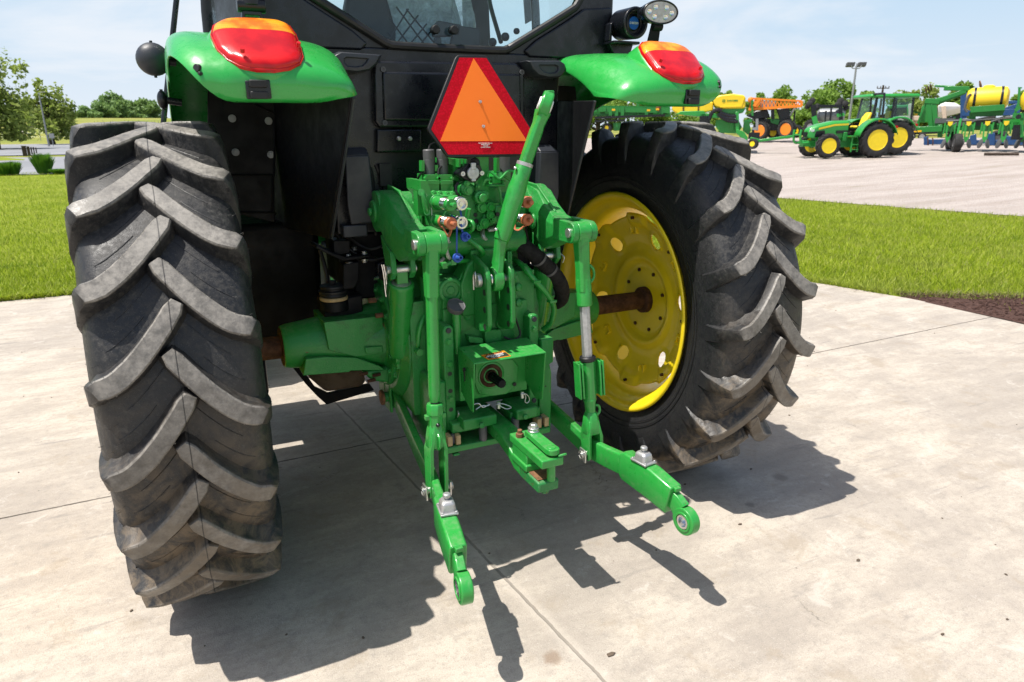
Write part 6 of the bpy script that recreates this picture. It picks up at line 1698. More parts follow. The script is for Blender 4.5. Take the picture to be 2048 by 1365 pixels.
# ---- trees --------------------------------------------------------------------------
def tree(name, base, H, W, label, leaf, seed, n=3200, ls=.16, trunk=.25, droop=0., low=.25, group=None, gap=.3):
    rng = random.Random(seed); base = V(base)
    t = thing(name, base, label, 'tree', group)
    mb = MB(); clumps = []
    top = V((rng.uniform(-.05, .05)*W, rng.uniform(-.05, .05)*W, H*.62))
    mb.tube([(0, 0, -.3), (rng.uniform(-.02, .02)*H, 0, H*.2), (top.x*.7, top.y*.7, H*.42), top], [trunk, trunk*.8, trunk*.6, trunk*.25], n=8, sub=3)
    for i in range(15):
        a = 2*PI*i/15*2.4+rng.uniform(-.3, .3); h0 = H*(low*.8+(.62-low*.8)*rng.random()); rr = W*.5*rng.uniform(.45, 1.)
        h1 = h0+H*rng.uniform(.08, .34)-droop*H*.12; hmax = H*(1-.55*(rr/(W*.5))**2*rng.uniform(.5, 1)); h1 = min(h1, hmax)
        e = V((math.cos(a)*rr, math.sin(a)*rr, h1)); mid = V((math.cos(a)*rr*.45, math.sin(a)*rr*.45, (h0+h1)/2+H*.03))
        mb.tube([(top.x*h0/H, top.y*h0/H, h0), mid, e], [trunk*.35, trunk*.2, trunk*.06], n=6, sub=3)
        for q in (.55, .8, 1.): 
            c = (mid.lerp(e, (q-.45)/.55)); clumps.append((c+V((rng.gauss(0, .05)*W, rng.gauss(0, .05)*W, rng.gauss(0, .03)*H)), W*rng.uniform(.08, .17)))
    for i in range(9): clumps.append((V((rng.gauss(0, .13)*W, rng.gauss(0, .13)*W, H*rng.uniform(.62, .95))), W*rng.uniform(.08, .16)))
    local(mb, 'trunk', 'bark', t)
    vs, fs = [], []
    for k in range(n):
        c, r_ = rng.choice(clumps); d = V((rng.gauss(0, 1), rng.gauss(0, 1), rng.gauss(0, 1)*.75)); d *= r_*rng.uniform(.25, 1)**.5/max(d.length, .3)*1.
        p = c+d; p.z -= droop*abs(rng.gauss(0, 1))*H*.08
        if p.z < H*.08: continue
        u = V((rng.gauss(0, 1), rng.gauss(0, 1), rng.gauss(0, .7))).normalized(); v = u.cross(V((rng.gauss(0, 1), rng.gauss(0, 1), rng.gauss(0, 1)))).normalized()
        l = ls*rng.uniform(.6, 1.5); i0 = len(vs)
        vs += [p-u*l, p+v*l*.55-u*l*.1, p+u*l, p-v*l*.55+u*l*.1]; fs.append((i0, i0+1, i0+2, i0+3))
    me = bpy.data.meshes.new('crown'); me.from_pydata([tuple(v) for v in vs], [], fs); me.materials.append(M[leaf]); o = bpy.data.objects.new('crown', me); COL.objects.link(o); o.parent = t
    return t
def far_tree(name, px0, px1, ptop, d, label, leaf, seed, group=None, **kw):
    """a tree standing d metres off whose crown spans the surveyed bearings"""
    pc = (px0+px1)/2; r = ray(pc, 250); k = d/V((r.x, r.y, 0)).length; p = CAM+r*k; g = gz(p.x, p.y); mpp = k/FPX
    top = (CAM+ray(pc, ptop)*k).z
    g -= kw.pop('sink', 0)
    return tree(name, (p.x, p.y, g), top-g, (px1-px0)*mpp, label, leaf, seed, group=group, **kw)
GL = 'trees around the field on the left'; GR = 'trees behind the machinery yard'
far_tree('tree', -105, 66, 98, 92, 'large drooping roadside tree cut by the left edge of the picture', 'leaf_b', 1, GL, n=5200, ls=.24, droop=1.4, low=.12, trunk=.5)
far_tree('tree', 50, 148, 158, 118, 'olive drooping tree just right of the large roadside tree', 'leaf_b', 2, GL, n=3600, ls=.28, droop=1.2, low=.22, trunk=.4)
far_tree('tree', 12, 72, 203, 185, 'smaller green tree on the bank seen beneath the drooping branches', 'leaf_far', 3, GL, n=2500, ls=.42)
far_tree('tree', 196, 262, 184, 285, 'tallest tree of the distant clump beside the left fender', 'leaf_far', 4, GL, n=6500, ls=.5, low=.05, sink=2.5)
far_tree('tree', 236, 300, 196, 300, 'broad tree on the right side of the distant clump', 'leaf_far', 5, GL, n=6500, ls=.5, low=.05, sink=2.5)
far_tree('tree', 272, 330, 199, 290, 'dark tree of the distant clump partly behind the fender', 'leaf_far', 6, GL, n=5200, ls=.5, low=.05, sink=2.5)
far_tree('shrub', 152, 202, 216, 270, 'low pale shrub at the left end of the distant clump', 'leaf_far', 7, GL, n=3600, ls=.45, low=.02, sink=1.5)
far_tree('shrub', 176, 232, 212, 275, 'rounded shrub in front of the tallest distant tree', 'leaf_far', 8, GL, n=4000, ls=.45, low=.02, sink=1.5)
far_tree('tree', 1418, 1468, 177, 62, 'round green tree just above the yellow tank with writing', 'leaf_c', 11, GR, n=4200, ls=.13, low=.05)
far_tree('tree', 1488, 1534, 182, 74, 'small round tree above the left end of the orange boom', 'leaf_c', 12, GR, n=3000, ls=.14, low=.05)
far_tree('tree', 1522, 1600, 176, 70, 'wide green tree above the middle of the orange boom', 'leaf_c', 13, GR, n=6500, ls=.14, low=.05)
far_tree('tree', 1596, 1730, 166, 66, 'spreading light green tree left of the tall lamp post', 'leaf_c', 14, GR, n=7500, ls=.14, low=.08, trunk=.2)
far_tree('tree', 1690, 1742, 184, 76, 'thin green tree behind the roof of the cab tractor', 'leaf_c', 15, GR, n=2200, ls=.14, low=.1)
far_tree('tree', 1768, 1872, 180, 58, 'olive brown tree behind the cream hopper', 'leaf_b', 16, GR, n=9000, ls=.12, low=.05)
far_tree('tree', 1874, 1952, 168, 64, 'bright green tree behind the folded planter arm', 'leaf_c', 17, GR, n=6500, ls=.14, low=.05)
far_tree('tree', 2012, 2066, 182, 66, 'green tree right of the big yellow cylinder tank', 'leaf_c', 18, GR, n=4500, ls=.14, low=.05)
far_tree('tree', 1130, 1262, 176, 64, 'yellow green tree seen below the right fender', 'leaf_c', 19, GR, n=7000, ls=.14, low=.03)
far_tree('tree', 1255, 1345, 184, 66, 'pale tree seen under the middle of the right fender', 'leaf_c', 20, GR, n=5000, ls=.14, low=.03)
far_tree('shrub', 1575, 1640, 222, 60, 'low bright shrub left of the grey tank', 'leaf_c', 21, GR, n=3200, ls=.12, low=.02)
far_tree('shrub', 1530, 1600, 226, 62, 'low shrub behind the orange wheeled sprayer', 'leaf_c', 22, GR, n=2800, ls=.12, low=.02)
far_tree('shrub', 1630, 1700, 224, 62, 'leafy shrub behind the grey tank', 'leaf_c', 23, GR, n=2800, ls=.12, low=.02)
far_tree('shrub', 1325, 1420, 206, 68, 'bushy shrub behind the yellow tank', 'leaf_c', 24, GR, n=3800, ls=.13, low=.02)

# ornamental grass clumps by the road
def clump(p, H, W, label, seed):
    rng = random.Random(seed); vs, fs = [], []
    for k in range(900):
        a = rng.uniform(0, 2*PI); r_ = W*.28*rng.random()**.5; b = V((math.cos(a)*r_, math.sin(a)*r_, 0)); h = H*rng.uniform(.6, 1.05); sp = W*.42*rng.random(); e = V((math.cos(a)*(r_+sp), math.sin(a)*(r_+sp), h)); s_ = V((-math.sin(a+rng.uniform(-1, 1)), math.cos(a), 0))*.014
        mdl = b.lerp(e, .6)+V((0, 0, h*.12)); n = len(vs); vs += [tuple(v) for v in (b-s_, b+s_, mdl+s_, mdl-s_, e)]; fs += [(n, n+1, n+2, n+3), (n+3, n+2, n+4)]
    me = bpy.data.meshes.new('ornamental_grass'); me.from_pydata(vs, [], fs); me.materials.append(M['reed']); o = bpy.data.objects.new('ornamental_grass', me); COL.objects.link(o); o.location = p
    tag(o, label, 'plant', 'ornamental grass clumps along the road')
for px_, py_, pt, w_, lb, sd_ in ((89, 347, 308, 31, 'tallest tuft of ornamental grass standing alone on the lawn edge', 1), (28, 349, 324, 24, 'ornamental grass tuft left of the tallest one', 2), (8, 350, 326, 24, 'ornamental grass tuft cut by the left edge', 3), (118, 348, 338, 26, 'low pale grass tuft between the tallest tuft and the tyre', 4)):
    p = at(px_, py_, z=0); k = (p-CAM).dot(FW)/FPX; clump(p, (py_-pt)*k, w_*k*1.25, lb, sd_)
# dark posts, sign and lamp by the left road
GPst = 'posts along the left road'
for i, (px_, py_, pt, w_) in enumerate(((51, 313, 294, 7), (59, 311, 295, 4.5), (64.5, 309, 296, 2.2), (69, 308, 296, 2), (73.5, 307, 297, 2))):
    p = at(px_, py_, z=0); k = (p-CAM).dot(FW)/FPX; h = (py_-pt)*k; mb = MB(); mb.prism([(-w_*k/2, -w_*k/2, 0), (w_*k/2, -w_*k/2, 0), (w_*k/2, w_*k/2, 0), (-w_*k/2, w_*k/2, 0)], (0, 0, h)); mb.box((0, 0, h+.02), (w_*k*1.1, w_*k*1.1, .05))
    o = mb.build('post', 'wood', None, bevel=.01); o.location = p
    tag(o, ('thickest brown timber post by the left road', 'second thickest timber post beside the road', 'slim fence post third in the short row', 'slim fence post fourth in the short row', 'slim fence post at the far end of the short row')[i], 'post', GPst)
def lamp_post(px_, py_, ptx, pty, label, d=None, twin=True):
    p = at(px_, py_, z=0) if d is None else None
    if p is None:
        r = ray(px_, py_); k = d/V((r.x, r.y, 0)).length; p = CAM+r*k; p.z = gz(p.x, p.y)
    k = (p-CAM).dot(FW)/FPX; top = (CAM+ray(ptx, pty)*((p-CAM).length/ray(px_, py_).length)).z; h = top-p.z
    t = thing('lamp_post', p, label, 'lamp post'); mb = MB(); mb.lathe((0, 0, 0), (0, 0, 1), [(0, .16), (.05, .16), (.06, .10), (h*.96, .065), (h*.962, .03), (h, .03)], 12); local(mb, 'pole', 'galv', t)
    rx = RT0
    if twin:
        mb = MB(); mb.tube([V((0, 0, h*.93))-rx*.38+V((0, 0, h*.04)), V((0, 0, h*.93))-rx*.25, V((0, 0, h*.93)), V((0, 0, h*.93))+rx*.25, V((0, 0, h*.93))+rx*.38+V((0, 0, h*.04))], .035, n=8); local(mb, 'cross_arm', 'galv', t)
        for q in (-1, 1):
            mb = MB(); c = V((0, 0, h*.985))+rx*(q*.42); mb.prism([c+rx*a+V((0, 0, b)) for a, b in ((-.30, -.12), (.30, -.12), (.34, .16), (-.26, .16))], FW*.25); local(mb, 'lamp_head', 'greyplast', t, bevel=.03)
    else:
        mb = MB(); mb.tube([V((0, 0, h)), V((0, 0, h+.2))+rx*.3, V((0, 0, h+.22))+rx*.8], .03, n=8); local(mb, 'cross_arm', 'galv', t)
    return t
lamp_post(1697, 252, 1707, 130, 'tall pole with two floodlights behind the machinery yard', d=60)
lamp_post(98, 293, 84, 190, 'thin street lamp pole beside the left road', twin=False)
p = CAM+ray(1757, 240)*(100/V((ray(1757, 240).x, ray(1757, 240).y, 0)).length); p.z = gz(p.x, p.y); top = (CAM+ray(1761, 172)*((p-CAM).length/ray(1757, 240).length)).z-p.z
t = thing('utility_pole', p, 'wooden utility pole with a crossarm far behind the yard', 'utility pole'); mb = MB(); mb.cyl((0, 0, 0), (0, 0, top), .16, .11, 10); local(mb, 'pole', 'wood', t); mb = MB(); mb.cyl(V((0, 0, top-.35))-RT0*.75, V((0, 0, top-.35))+RT0*.75, .06, n=6)
for q in (-.7, -.3, .3, .7): mb.cyl(V((0, 0, top-.35))+RT0*q, V((0, 0, top-.1))+RT0*q, .05, n=6)
local(mb, 'crossarm', 'wood', t)
p = at(107, 293, z=0); k = (p-CAM).dot(FW)/FPX; t = thing('road_sign', p, 'small grey road sign beside the thin street lamp', 'sign'); mb = MB(); mb.cyl((0, 0, 0), (0, 0, 20*k), .04, n=8); local(mb, 'post', 'galv', t); mb = MB(); mb.prism([V((0, -.05, 20*k))+RT0*a+V((0, 0, b)) for a, b in ((-.32, -.28), (.32, -.28), (.32, .28), (-.32, .28))], (0, .02, 0)); local(mb, 'sign_board', 'galv', t)
for i, (px_, py_, w_, h_, mt, nm, lb) in enumerate(((48, 268, 12, 6, 'rock', 'rock', 'pale rock in the field behind the wire fence'), (16, 268, 9, 4, 'rock', 'rock', 'low dark rock nearest the left edge of the field'), (65, 273, 11, 6, 'galv', 'field_sign', 'small blue grey board standing in the field'), (137, 266, 18, 7, 'galv', 'field_sign', 'wide pale board in the field next to the tyre'))):
    p = gp(px_, py_); k = (p-CAM).dot(FW)/FPX; mb = MB()
    if nm == 'rock':
        mb.uvs((0, 0, h_*k*.3), 1, 12, 8, (w_*k*.5, w_*k*.35, h_*k*.6)); 
        for v_ in mb.bm.verts: v_.co += v_.co.normalized()*.12*noise.noise(v_.co*1.1)
    else: mb.prism([RT0*(w_*k*a)+V((0, 0, h_*k*b)) for a, b in ((-.5, .15), (.5, .15), (.5, 1), (-.5, 1))], (0, .06, 0)); mb.cyl(RT0*(w_*k*.3), RT0*(w_*k*.3)+V((0, 0, h_*k*.5)), .05, n=6); mb.cyl(-RT0*(w_*k*.3), -RT0*(w_*k*.3)+V((0, 0, h_*k*.5)), .05, n=6)
    o = mb.build(nm, mt, None); o.location = p; tag(o, lb, 'rock' if nm == 'rock' else 'sign')
# wire fence across the field
t = thing('wire_fence', gp(20, 280), 'thin wire fence with slim posts across the field', 'fence'); o0 = t.location; tops = []
for px_ in (-20, 7, 44, 82, 118, 150, 185): 
    p = gp(px_, 282)-o0; mb = MB(); mb.cyl(p, p+V((0, 0, 2.0)), .05, n=6); local(mb, 'post', 'galv', t); tops.append(p)
mb = MB()
for h in (.6, 1.2, 1.85):
    for a, b in zip(tops, tops[1:]): mb.cyl(a+V((0, 0, h)), b+V((0, 0, h)), .012, n=4)
local(mb, 'wire', 'galv', t)
# ================================================================== MACHINES IN THE YARD
class Site:
    """local survey of one machine: X to the right as seen, Y away, Z up, metres"""
    def __init__(s, px, py, d=None):
        if d is None: s.p = gp(px, py)
        else:
            r = ray(px, py); s.p = CAM+r*(d/V((r.x, r.y, 0)).length); s.p.z = gz(s.p.x, s.p.y)
        s.k = (s.p-CAM).dot(FW)/FPX; s.px, s.py = px, py
        a = V((s.p.x-CAM.x, s.p.y-CAM.y, 0)).normalized(); s.rz = math.atan2(-a.x, a.y)
    def L(s, px, py, dep=0.):
        """offset of a surveyed feature, dep metres behind the reference"""
        P = CAM+ray(px, py); q = Matrix.Rotation(-s.rz, 3, 'Z')@ray(px, py); cq = Matrix.Rotation(-s.rz, 3, 'Z')@(CAM-s.p)
        t = (dep-cq.y)/q.y; return cq+q*t
    def thing(s, *a, **k): return thing(a[0], s.p, *a[1:], rz=s.rz, **k)
def poly(mb, S, pts, dep, thick): mb.prism([S.L(x, y, dep) for x, y in pts], (0, thick, 0))
def beam(mb, a, b, w, h=None):
    a, b = V(a), V(b); h = h or w; t = (b-a).normalized(); s_ = t.cross(V((0, 0, 1)) if abs(t.z) < .95 else V((0, 1, 0))).normalized(); u = s_.cross(t)
    mb.loft([[p+s_*(q*w/2)+u*(r_*h/2) for q, r_ in ((-1, -1), (1, -1), (1, 1), (-1, 1))] for p in (a, b)])

def small_tractor(loc, rz, cab, label, far=False):
    """forward +X, left +Y"""
    t = thing('compact_tractor', loc, label, 'tractor', 'green tractors parked on the gravel', rz=rz)
    for s in (1, -1):
        simple_wheel(t, 'wheel', (0, s*.78, .72), PI/2, .72, .42, .42, 'yellow', 16, s, dish=.11)
        simple_wheel(t, 'wheel', (2.02, s*.80, .50), PI/2, .50, .31, .31, 'yellow', 14, s, dish=.02)
    mb = MB()
    mb.loft([[V((x, y*w, z)) for y, z in ((-1, z0), (1, z0), (1, z1-.10), (.7, z1), (-.7, z1), (-1, z1-.10))] for x, w, z0, z1 in ((.98, .33, .80, 1.52), (1.6, .33, .78, 1.50), (2.25, .31, .78, 1.36), (2.58, .27, .80, 1.22), (2.66, .22, .86, 1.12))])
    local(mb, 'hood', 'green', t, bevel=.03)
    mb = MB()
    for s in (1, -1): mb.loft([[V((x, s*(w+.004), z+dz)) for dz in (0, .075)]+[V((x, s*(w-.01), z+dz)) for dz in (.075, 0)] for x, w, z in ((1.0, .33, 1.32), (1.6, .33, 1.29), (2.25, .312, 1.14))])
    local(mb, 'hood_stripe', 'yellow_tank', t)
    mb = MB(); mb.loft([[V((2.63, -.2, .84)), V((2.63, .2, .84)), V((2.60, .24, 1.06)), V((2.60, -.24, 1.06))], [V((2.69, -.17, .85)), V((2.69, .17, .85)), V((2.665, .21, 1.05)), V((2.665, -.21, 1.05))]])
    for s in (1, -1): mb.prism([(1.95, s*.32, .84), (2.40, s*.30, .84), (2.36, s*.30, 1.08), (2.0, s*.325, 1.12)], (0, s*.012, 0))
    local(mb, 'grille', 'black', t)
    for s in (1, -1):
        mb = MB(); mb.loft([[V((2.42, s*.296, 1.06)), V((2.60, s*.255, 1.04)), V((2.60, s*.255, 1.13)), V((2.42, s*.296, 1.17))], [V((2.43, s*.306, 1.07)), V((2.625, s*.255, 1.05)), V((2.615, s*.255, 1.12)), V((2.43, s*.306, 1.16))]]); local(mb, 'headlight', 'chrome', t)
    mb = MB(); mb.box((1.0, 0, .62), (2.6, .50, .40)); mb.cyl((2.08, -.62, .50), (2.08, .62, .50), .07, n=12); mb.cyl((0, -.6, .72), (0, .6, .72), .16, n=16); mb.box((2.35, 0, .58), (.9, .40, .26)); 
    for s in (1, -1): mb.box((1.12, s*.36, .86), (.16, .1, .36)); mb.cyl((2.08, s*.44, .5), (2.08, s*.66, .5), .12, n=14)
    local(mb, 'chassis', 'green_cast', t, bevel=.02)
    mb = MB(); mb.tube([(2.62, -.32, .62), (2.95, -.33, .62), (3.02, -.33, .95), (3.0, -.33, 1.15)], .05, n=8); mb.tube([(2.62, .32, .62), (2.95, .33, .62), (3.02, .33, .95), (3.0, .33, 1.15)], .05, n=8); mb.box((3.0, 0, .95), (.05, .66, .06)); local(mb, 'front_guard', 'green', t)
    for s in (1, -1):
        mb = MB(); rows = []
        for i in range(13):
            a = R(12+i*12.5); x, z = .84*math.cos(a), .72+.86*math.sin(a); rows.append([V((x, s*.50, z)), V((x, s*.52, z+.02)), V((x, s*.96, z+.01)), V((x, s*1.0, z-.05))])
        mb.grid(rows); o = local(mb, 'fender', 'green', t); md = o.modifiers.new('solidify', 'SOLIDIFY'); md.thickness = .03
        mb = MB(); mb.box((-.80, s*.80, 1.24), (.05, .16, .10)); local(mb, 'tail_light', 'red_lens', t)
    mb = MB()
    for x in (.68, .95): mb.box((x, .68, .55), (.045, .05, .62))
    for z in (.34, .54): mb.box((.815, .70, z), (.26, .16, .03))
    mb.box((.80, .5, .88), (.5, .5, .05)); local(mb, 'step', 'green', t)
    mb = MB(); mb.loft([[V((x, y, z)) for y in (-.25, .25) for x, z in (((.02, .98), (.56, 1.0)) if y < 0 else ((.56, 1.0), (.02, .98)))], [V((x, y, z)) for y in (-.24, .24) for x, z in (((.02, 1.10), (.55, 1.10)) if y < 0 else ((.55, 1.10), (.02, 1.10)))]])
    mb.loft([[V((.06, -.24, 1.06)), V((.20, -.24, 1.06)), V((.20, .24, 1.06)), V((.06, .24, 1.06))], [V((-.06, -.25, 1.40)), V((.10, -.25, 1.42)), V((.10, .25, 1.42)), V((-.06, .25, 1.40))], [V((-.14, -.18, 1.62)), V((-.04, -.18, 1.64)), V((-.04, .18, 1.64)), V((-.14, .18, 1.62))]])
    
    for v_ in mb.bm.verts: v_.co.z += .20; v_.co.x += .10
    local(mb, 'seat', 'yellow_tank', t, bevel=.04)
    mb = MB(); c = V((.86, 0, 1.42)); mb.lathe(c, (-.5, 0, .86), [(-.015, .20), (0, .215), (.015, .20), (0, .185), (-.015, .20)], 24, cap=False); mb.cyl(c, c+V((.2, 0, -.4)), .04); mb.box((1.0, 0, 1.30), (.14, .44, .22)); local(mb, 'steering_wheel', 'black', t)
    if cab:
        mb = MB(); mb.loft([[V((x*a+.28, y*b, z)) for x, y in ((-1, -1), (1, -1), (1, 1), (-1, 1))] for z, a, b in ((2.36, 1.02, .80), (2.42, 1.08, .84), (2.52, 1.0, .78))]); local(mb, 'roof', 'green', t, bevel=.03)
        mb = MB()
        for x, y in ((1.08, .66), (.30, .76), (-.62, .70)):
            for s in (1, -1): beam(mb, (x*1.06 if x > 1 else x, s*y, 1.0), (x*.92, s*y*.95, 2.38), .07)
        local(mb, 'cab_frame', 'black', t)
        mb = MB(); mb.prism([(1.10, .70, 1.05), (-.60, .72, 1.25), (-.56, .68, 2.36), (1.0, .64, 2.36)], (0, .01, 0)); mb.prism([(1.10, -.70, 1.05), (-.60, -.72, 1.25), (-.56, -.68, 2.36), (1.0, -.64, 2.36)], (0, .01, 0)); mb.prism([(1.12, -.66, 1.5), (1.12, .66, 1.5), (1.0, .62, 2.36), (1.0, -.62, 2.36)], (.01, 0, 0)); mb.prism([(-.64, -.68, 1.3), (-.64, .68, 1.3), (-.58, .66, 2.36), (-.58, -.66, 2.36)], (.01, 0, 0)); local(mb, 'cab_glass', 'glass', t)
    else:
        mb = MB()
        mb.tube([(-.30, .50, .9), (-.30, .50, 1.7), (-.26, .50, 2.48), (-.26, .42, 2.56), (-.26, 0, 2.57), (-.26, -.42, 2.56), (-.26, -.50, 2.48), (-.30, -.50, 1.7), (-.30, -.50, .9)], .045, n=8, sub=4)
        for s in (1, -1): mb.box((-.29, s*.50, 1.62), (.16, .12, .22))
        local(mb, 'roll_bar', 'black', t)
        for s in (1, -1): mb = MB(); mb.box((-.24, s*.52, 1.52), (.07, .12, .16)); local(mb, 'warning_lamp', 'label_orange', t)
        mb = MB()
        for y, z in ((.34, 1.16), (.40, 1.12)): mb.cyl((.55, y, .95), (.60, y, z+.1), .012, n=6); mb.uvs((.60, y, z+.12), .03, 8, 6)
        mb.box((1.25, .36, 1.05), (.5, .06, .12)); local(mb, 'controls', 'black', t)
    return t
S = Site(1746, 316); al = R(29)
def facing(S, al): return S.rz+PI+al
fx = V((math.cos(facing(S, al)), math.sin(facing(S, al)), 0)); ly = V((-fx.y, fx.x, 0))
b0 = S.p-ly*.78+V((0, 0, 0))
small_tractor(b0, facing(S, al), False, 'open green tractor with yellow seat and black roll bar parked on gravel')
S2 = Site(1787, 311); b2 = S2.p-ly*.78; b2.z = gz(b2.x, b2.y)
small_tractor(b2, facing(S2, al), True, 'green tractor with enclosed glass cab parked behind the open one')

# ---- planter with the big yellow cylinder tank
S = Site(1925, 303); L = S.L
t = S.thing('planter', 'green row planter carrying a big yellow cylinder tank with two black straps', 'planter')
mb = MB()
beam(mb, L(1818, 260), L(1885, 258), .22, .26); beam(mb, L(1870, 257, .5), L(2090, 254, .5), .25, .22); beam(mb, L(1880, 250, .2), L(1880, 275, .2), .2)
for a, b, w in (((1856, 200), (1862, 256), .20), ((1868, 205), (1872, 256), .2), ((1852, 205), (1832, 256), .09), ((1846, 212), (1836, 256), .07), ((1850, 202), (1880, 204), .24), ((1876, 202), (1932, 182), .20), ((1876, 208), (1930, 186), .12), ((1938, 178), (1938, 186), .16), ((1872, 200), (1890, 195), .12), ((1876, 235), (1876, 256), .16)):
    beam(mb, L(*a, .3), L(*b, .3), w)
beam(mb, L(1870, 172, .3), L(1938, 177, .3), .10); beam(mb, L(1888, 177, .3), L(1938, 178, .3), .20)
local(mb, 'frame', 'green_far', t, bevel=.02)
mb = MB(); poly(mb, S, [(1817, 262), (1843, 261), (1843, 264.5), (1817, 265.5)], -.16, .02); local(mb, 'frame_label', 'label_yellow', t)
mb = MB(); a, b = L(1932, 200, .35), L(2018, 196, .35); ax = (b-a).normalized(); r_ = 21.5*S.k
mb.lathe(a, ax, [(0, r_*.55), (.05, r_*.82), (.18, r_*.97), (.4, r_), ((b-a).length-.3, r_), ((b-a).length-.1, r_*.95), ((b-a).length, r_*.6)], 36)
c = a.lerp(b, .5)+V((0, 0, r_*.97)); mb.lathe(c, (0, 0, 1), [(-.05, r_*.5), (.06, r_*.45), (.10, r_*.3)], 20); local(mb, 'tank', 'yellow_tank', t)
for q in (.20, .83): mb = MB(); mb.lathe(a+ax*((b-a).length*q), ax, [(-.05, r_*1.0), (-.05, r_*1.02), (.05, r_*1.02), (.05, r_*1.0)], 36, cap=False); local(mb, 'tank_strap', 'black', t)
mb = MB(); poly(mb, S, [(1940, 214), (2009, 209), (2010, 221), (1941, 226)], -.25, .06); poly(mb, S, [(1940, 222), (2010, 220), (2005, 232), (1945, 234)], .2, .4)
for x in (1945, 1985): beam(mb, L(x, 224, .4), L(x, 252, .4), .25)
local(mb, 'tank_cradle', 'green_far', t, bevel=.01)
mb = MB()
for pts in ([(1892, 243), (1920, 242), (1960, 240), (2030, 236)], [(1930, 252), (1945, 244), (1962, 238), (1990, 234)], [(1965, 252), (1980, 245), (2000, 238)], [(2002, 250), (1998, 242), (2004, 236), (2040, 234)], [(1896, 256), (1905, 250), (1914, 246)], [(1934, 225), (1930, 215), (1936, 195), (1942, 188)]): mb.tube([L(x, y, -.1) for x, y in pts], .05, n=8)
mb.box(L(1890, 242, .3), (.8, .3, .22)); mb.box(L(1960, 245, .6), (2.6, .5, .3)); local(mb, 'hoses', 'greyplast', t)
def row_unit(px_):
    mb = MB(); c = L(px_, 285, -.3)
    for q in (-1, 1): beam(mb, c+V((q*.10, 0, .75)), c+V((q*.06, 0, .0)), .06)
    mb.box(c+V((0, .1, .12)), (.16, .3, .24)); mb.box(c+V((0, .35, .62)), (.42, .5, .30)); beam(mb, c+V((-.2, .1, .85)), c+V((-.2, .1, .35)), .06); beam(mb, c+V((.22, .1, .85)), c+V((.22, .1, .35)), .06)
    o = local(mb, 'row_unit', 'green', t); 
    mb = MB(); mb.prism([c+V((x, -.16, z)) for x, z in ((-.10, .90), (.10, .90), (.08, .76), (0, .70), (-.08, .76))], (0, .2, 0)); local(mb, 'row_meter', 'yellow_tank', o)
    for q in (-1, 1): mb = MB(); mb.lathe(c+V((q*.14, .05, -.06)), (q*1., -.35, .25), [(-.03, .20), (.02, .21), (.04, .12)], 20); local(mb, 'closing_disc', 'greyplast', o)
for x in (1894, 1931, 1968, 2005, 2043): row_unit(x)
for px_, py_, dd in ((1914, 303, -.5), (1902, 299, .3)):
    c = L(px_, py_-17, dd); simple_wheel(t, 'gauge_wheel', c, R(12), 17.5*S.k, .32, 8*S.k, 'greyplast', 8, -1, lugs=False, name_rim='wheel_rim'); mb = MB(); beam(mb, c+V((-.05, .1, 0)), c+V((-.02, .3, 1.05)), .09); local(mb, 'wheel_strut', 'green', t)
mb = MB()
for px_, py_, r_ in ((1852, 181, 6.5), (1857, 178, 6.5), (1862, 175, 7)): mb.lathe(L(px_, py_, .3), (1, .2, .35), [(-.03, r_*S.k*.3), (-.01, r_*S.k), (.01, r_*S.k), (.03, r_*S.k*.3)], 18)
local(mb, 'marker_disc', 'rust', t)
mb = MB(); mb.tube([L(1800, 283, .2), L(1808, 272, .2), L(1818, 262, .1)], .05, n=6); mb.tube([L(1797, 285, .2), L(1806, 276, .2), L(1816, 264, .1)], .03, n=6); local(mb, 'hitch_hoses', 'black', t)
mb = MB(); poly(mb, S, [(1994, 247), (2052, 244), (2052, 256), (1994, 258)], .1, .4); mb.box(L(2030, 243, .3), (.9, .4, .25)); local(mb, 'seed_box', 'green', t)

# second machine at the right edge with another yellow tank
S = Site(2060, 300, d=38); L = S.L
t = S.thing('planter', 'planter at the right edge with its yellow tank cut off by the frame', 'planter')
mb = MB(); mb.lathe(L(2041, 203, 0), (1, .15, .1), [(0, .2), (.08, .36), (.5, .5), (1.6, .5), (1.8, .3)], 24); local(mb, 'tank', 'yellow_tank', t)
mb = MB(); beam(mb, L(2039, 176), L(2037, 208), .09); beam(mb, L(2036, 176), L(2044, 176), .08, .05); beam(mb, L(2037, 208), L(2027, 236), .10); beam(mb, L(2055, 205), L(2030, 222), .14); beam(mb, L(2025, 232), L(2075, 230), .2); beam(mb, L(2044, 232), L(2044, 275), .12); beam(mb, L(2055, 232), L(2055, 298), .14); local(mb, 'frame', 'green_far', t)
mb = MB(); mb.box(L(2036, 265, .2), (.42, .3, .62)); mb.lathe(L(2037, 234, -.2), (0, -1, 0), [(0, .10), (.1, .10)], 16); local(mb, 'fan', 'black', t)

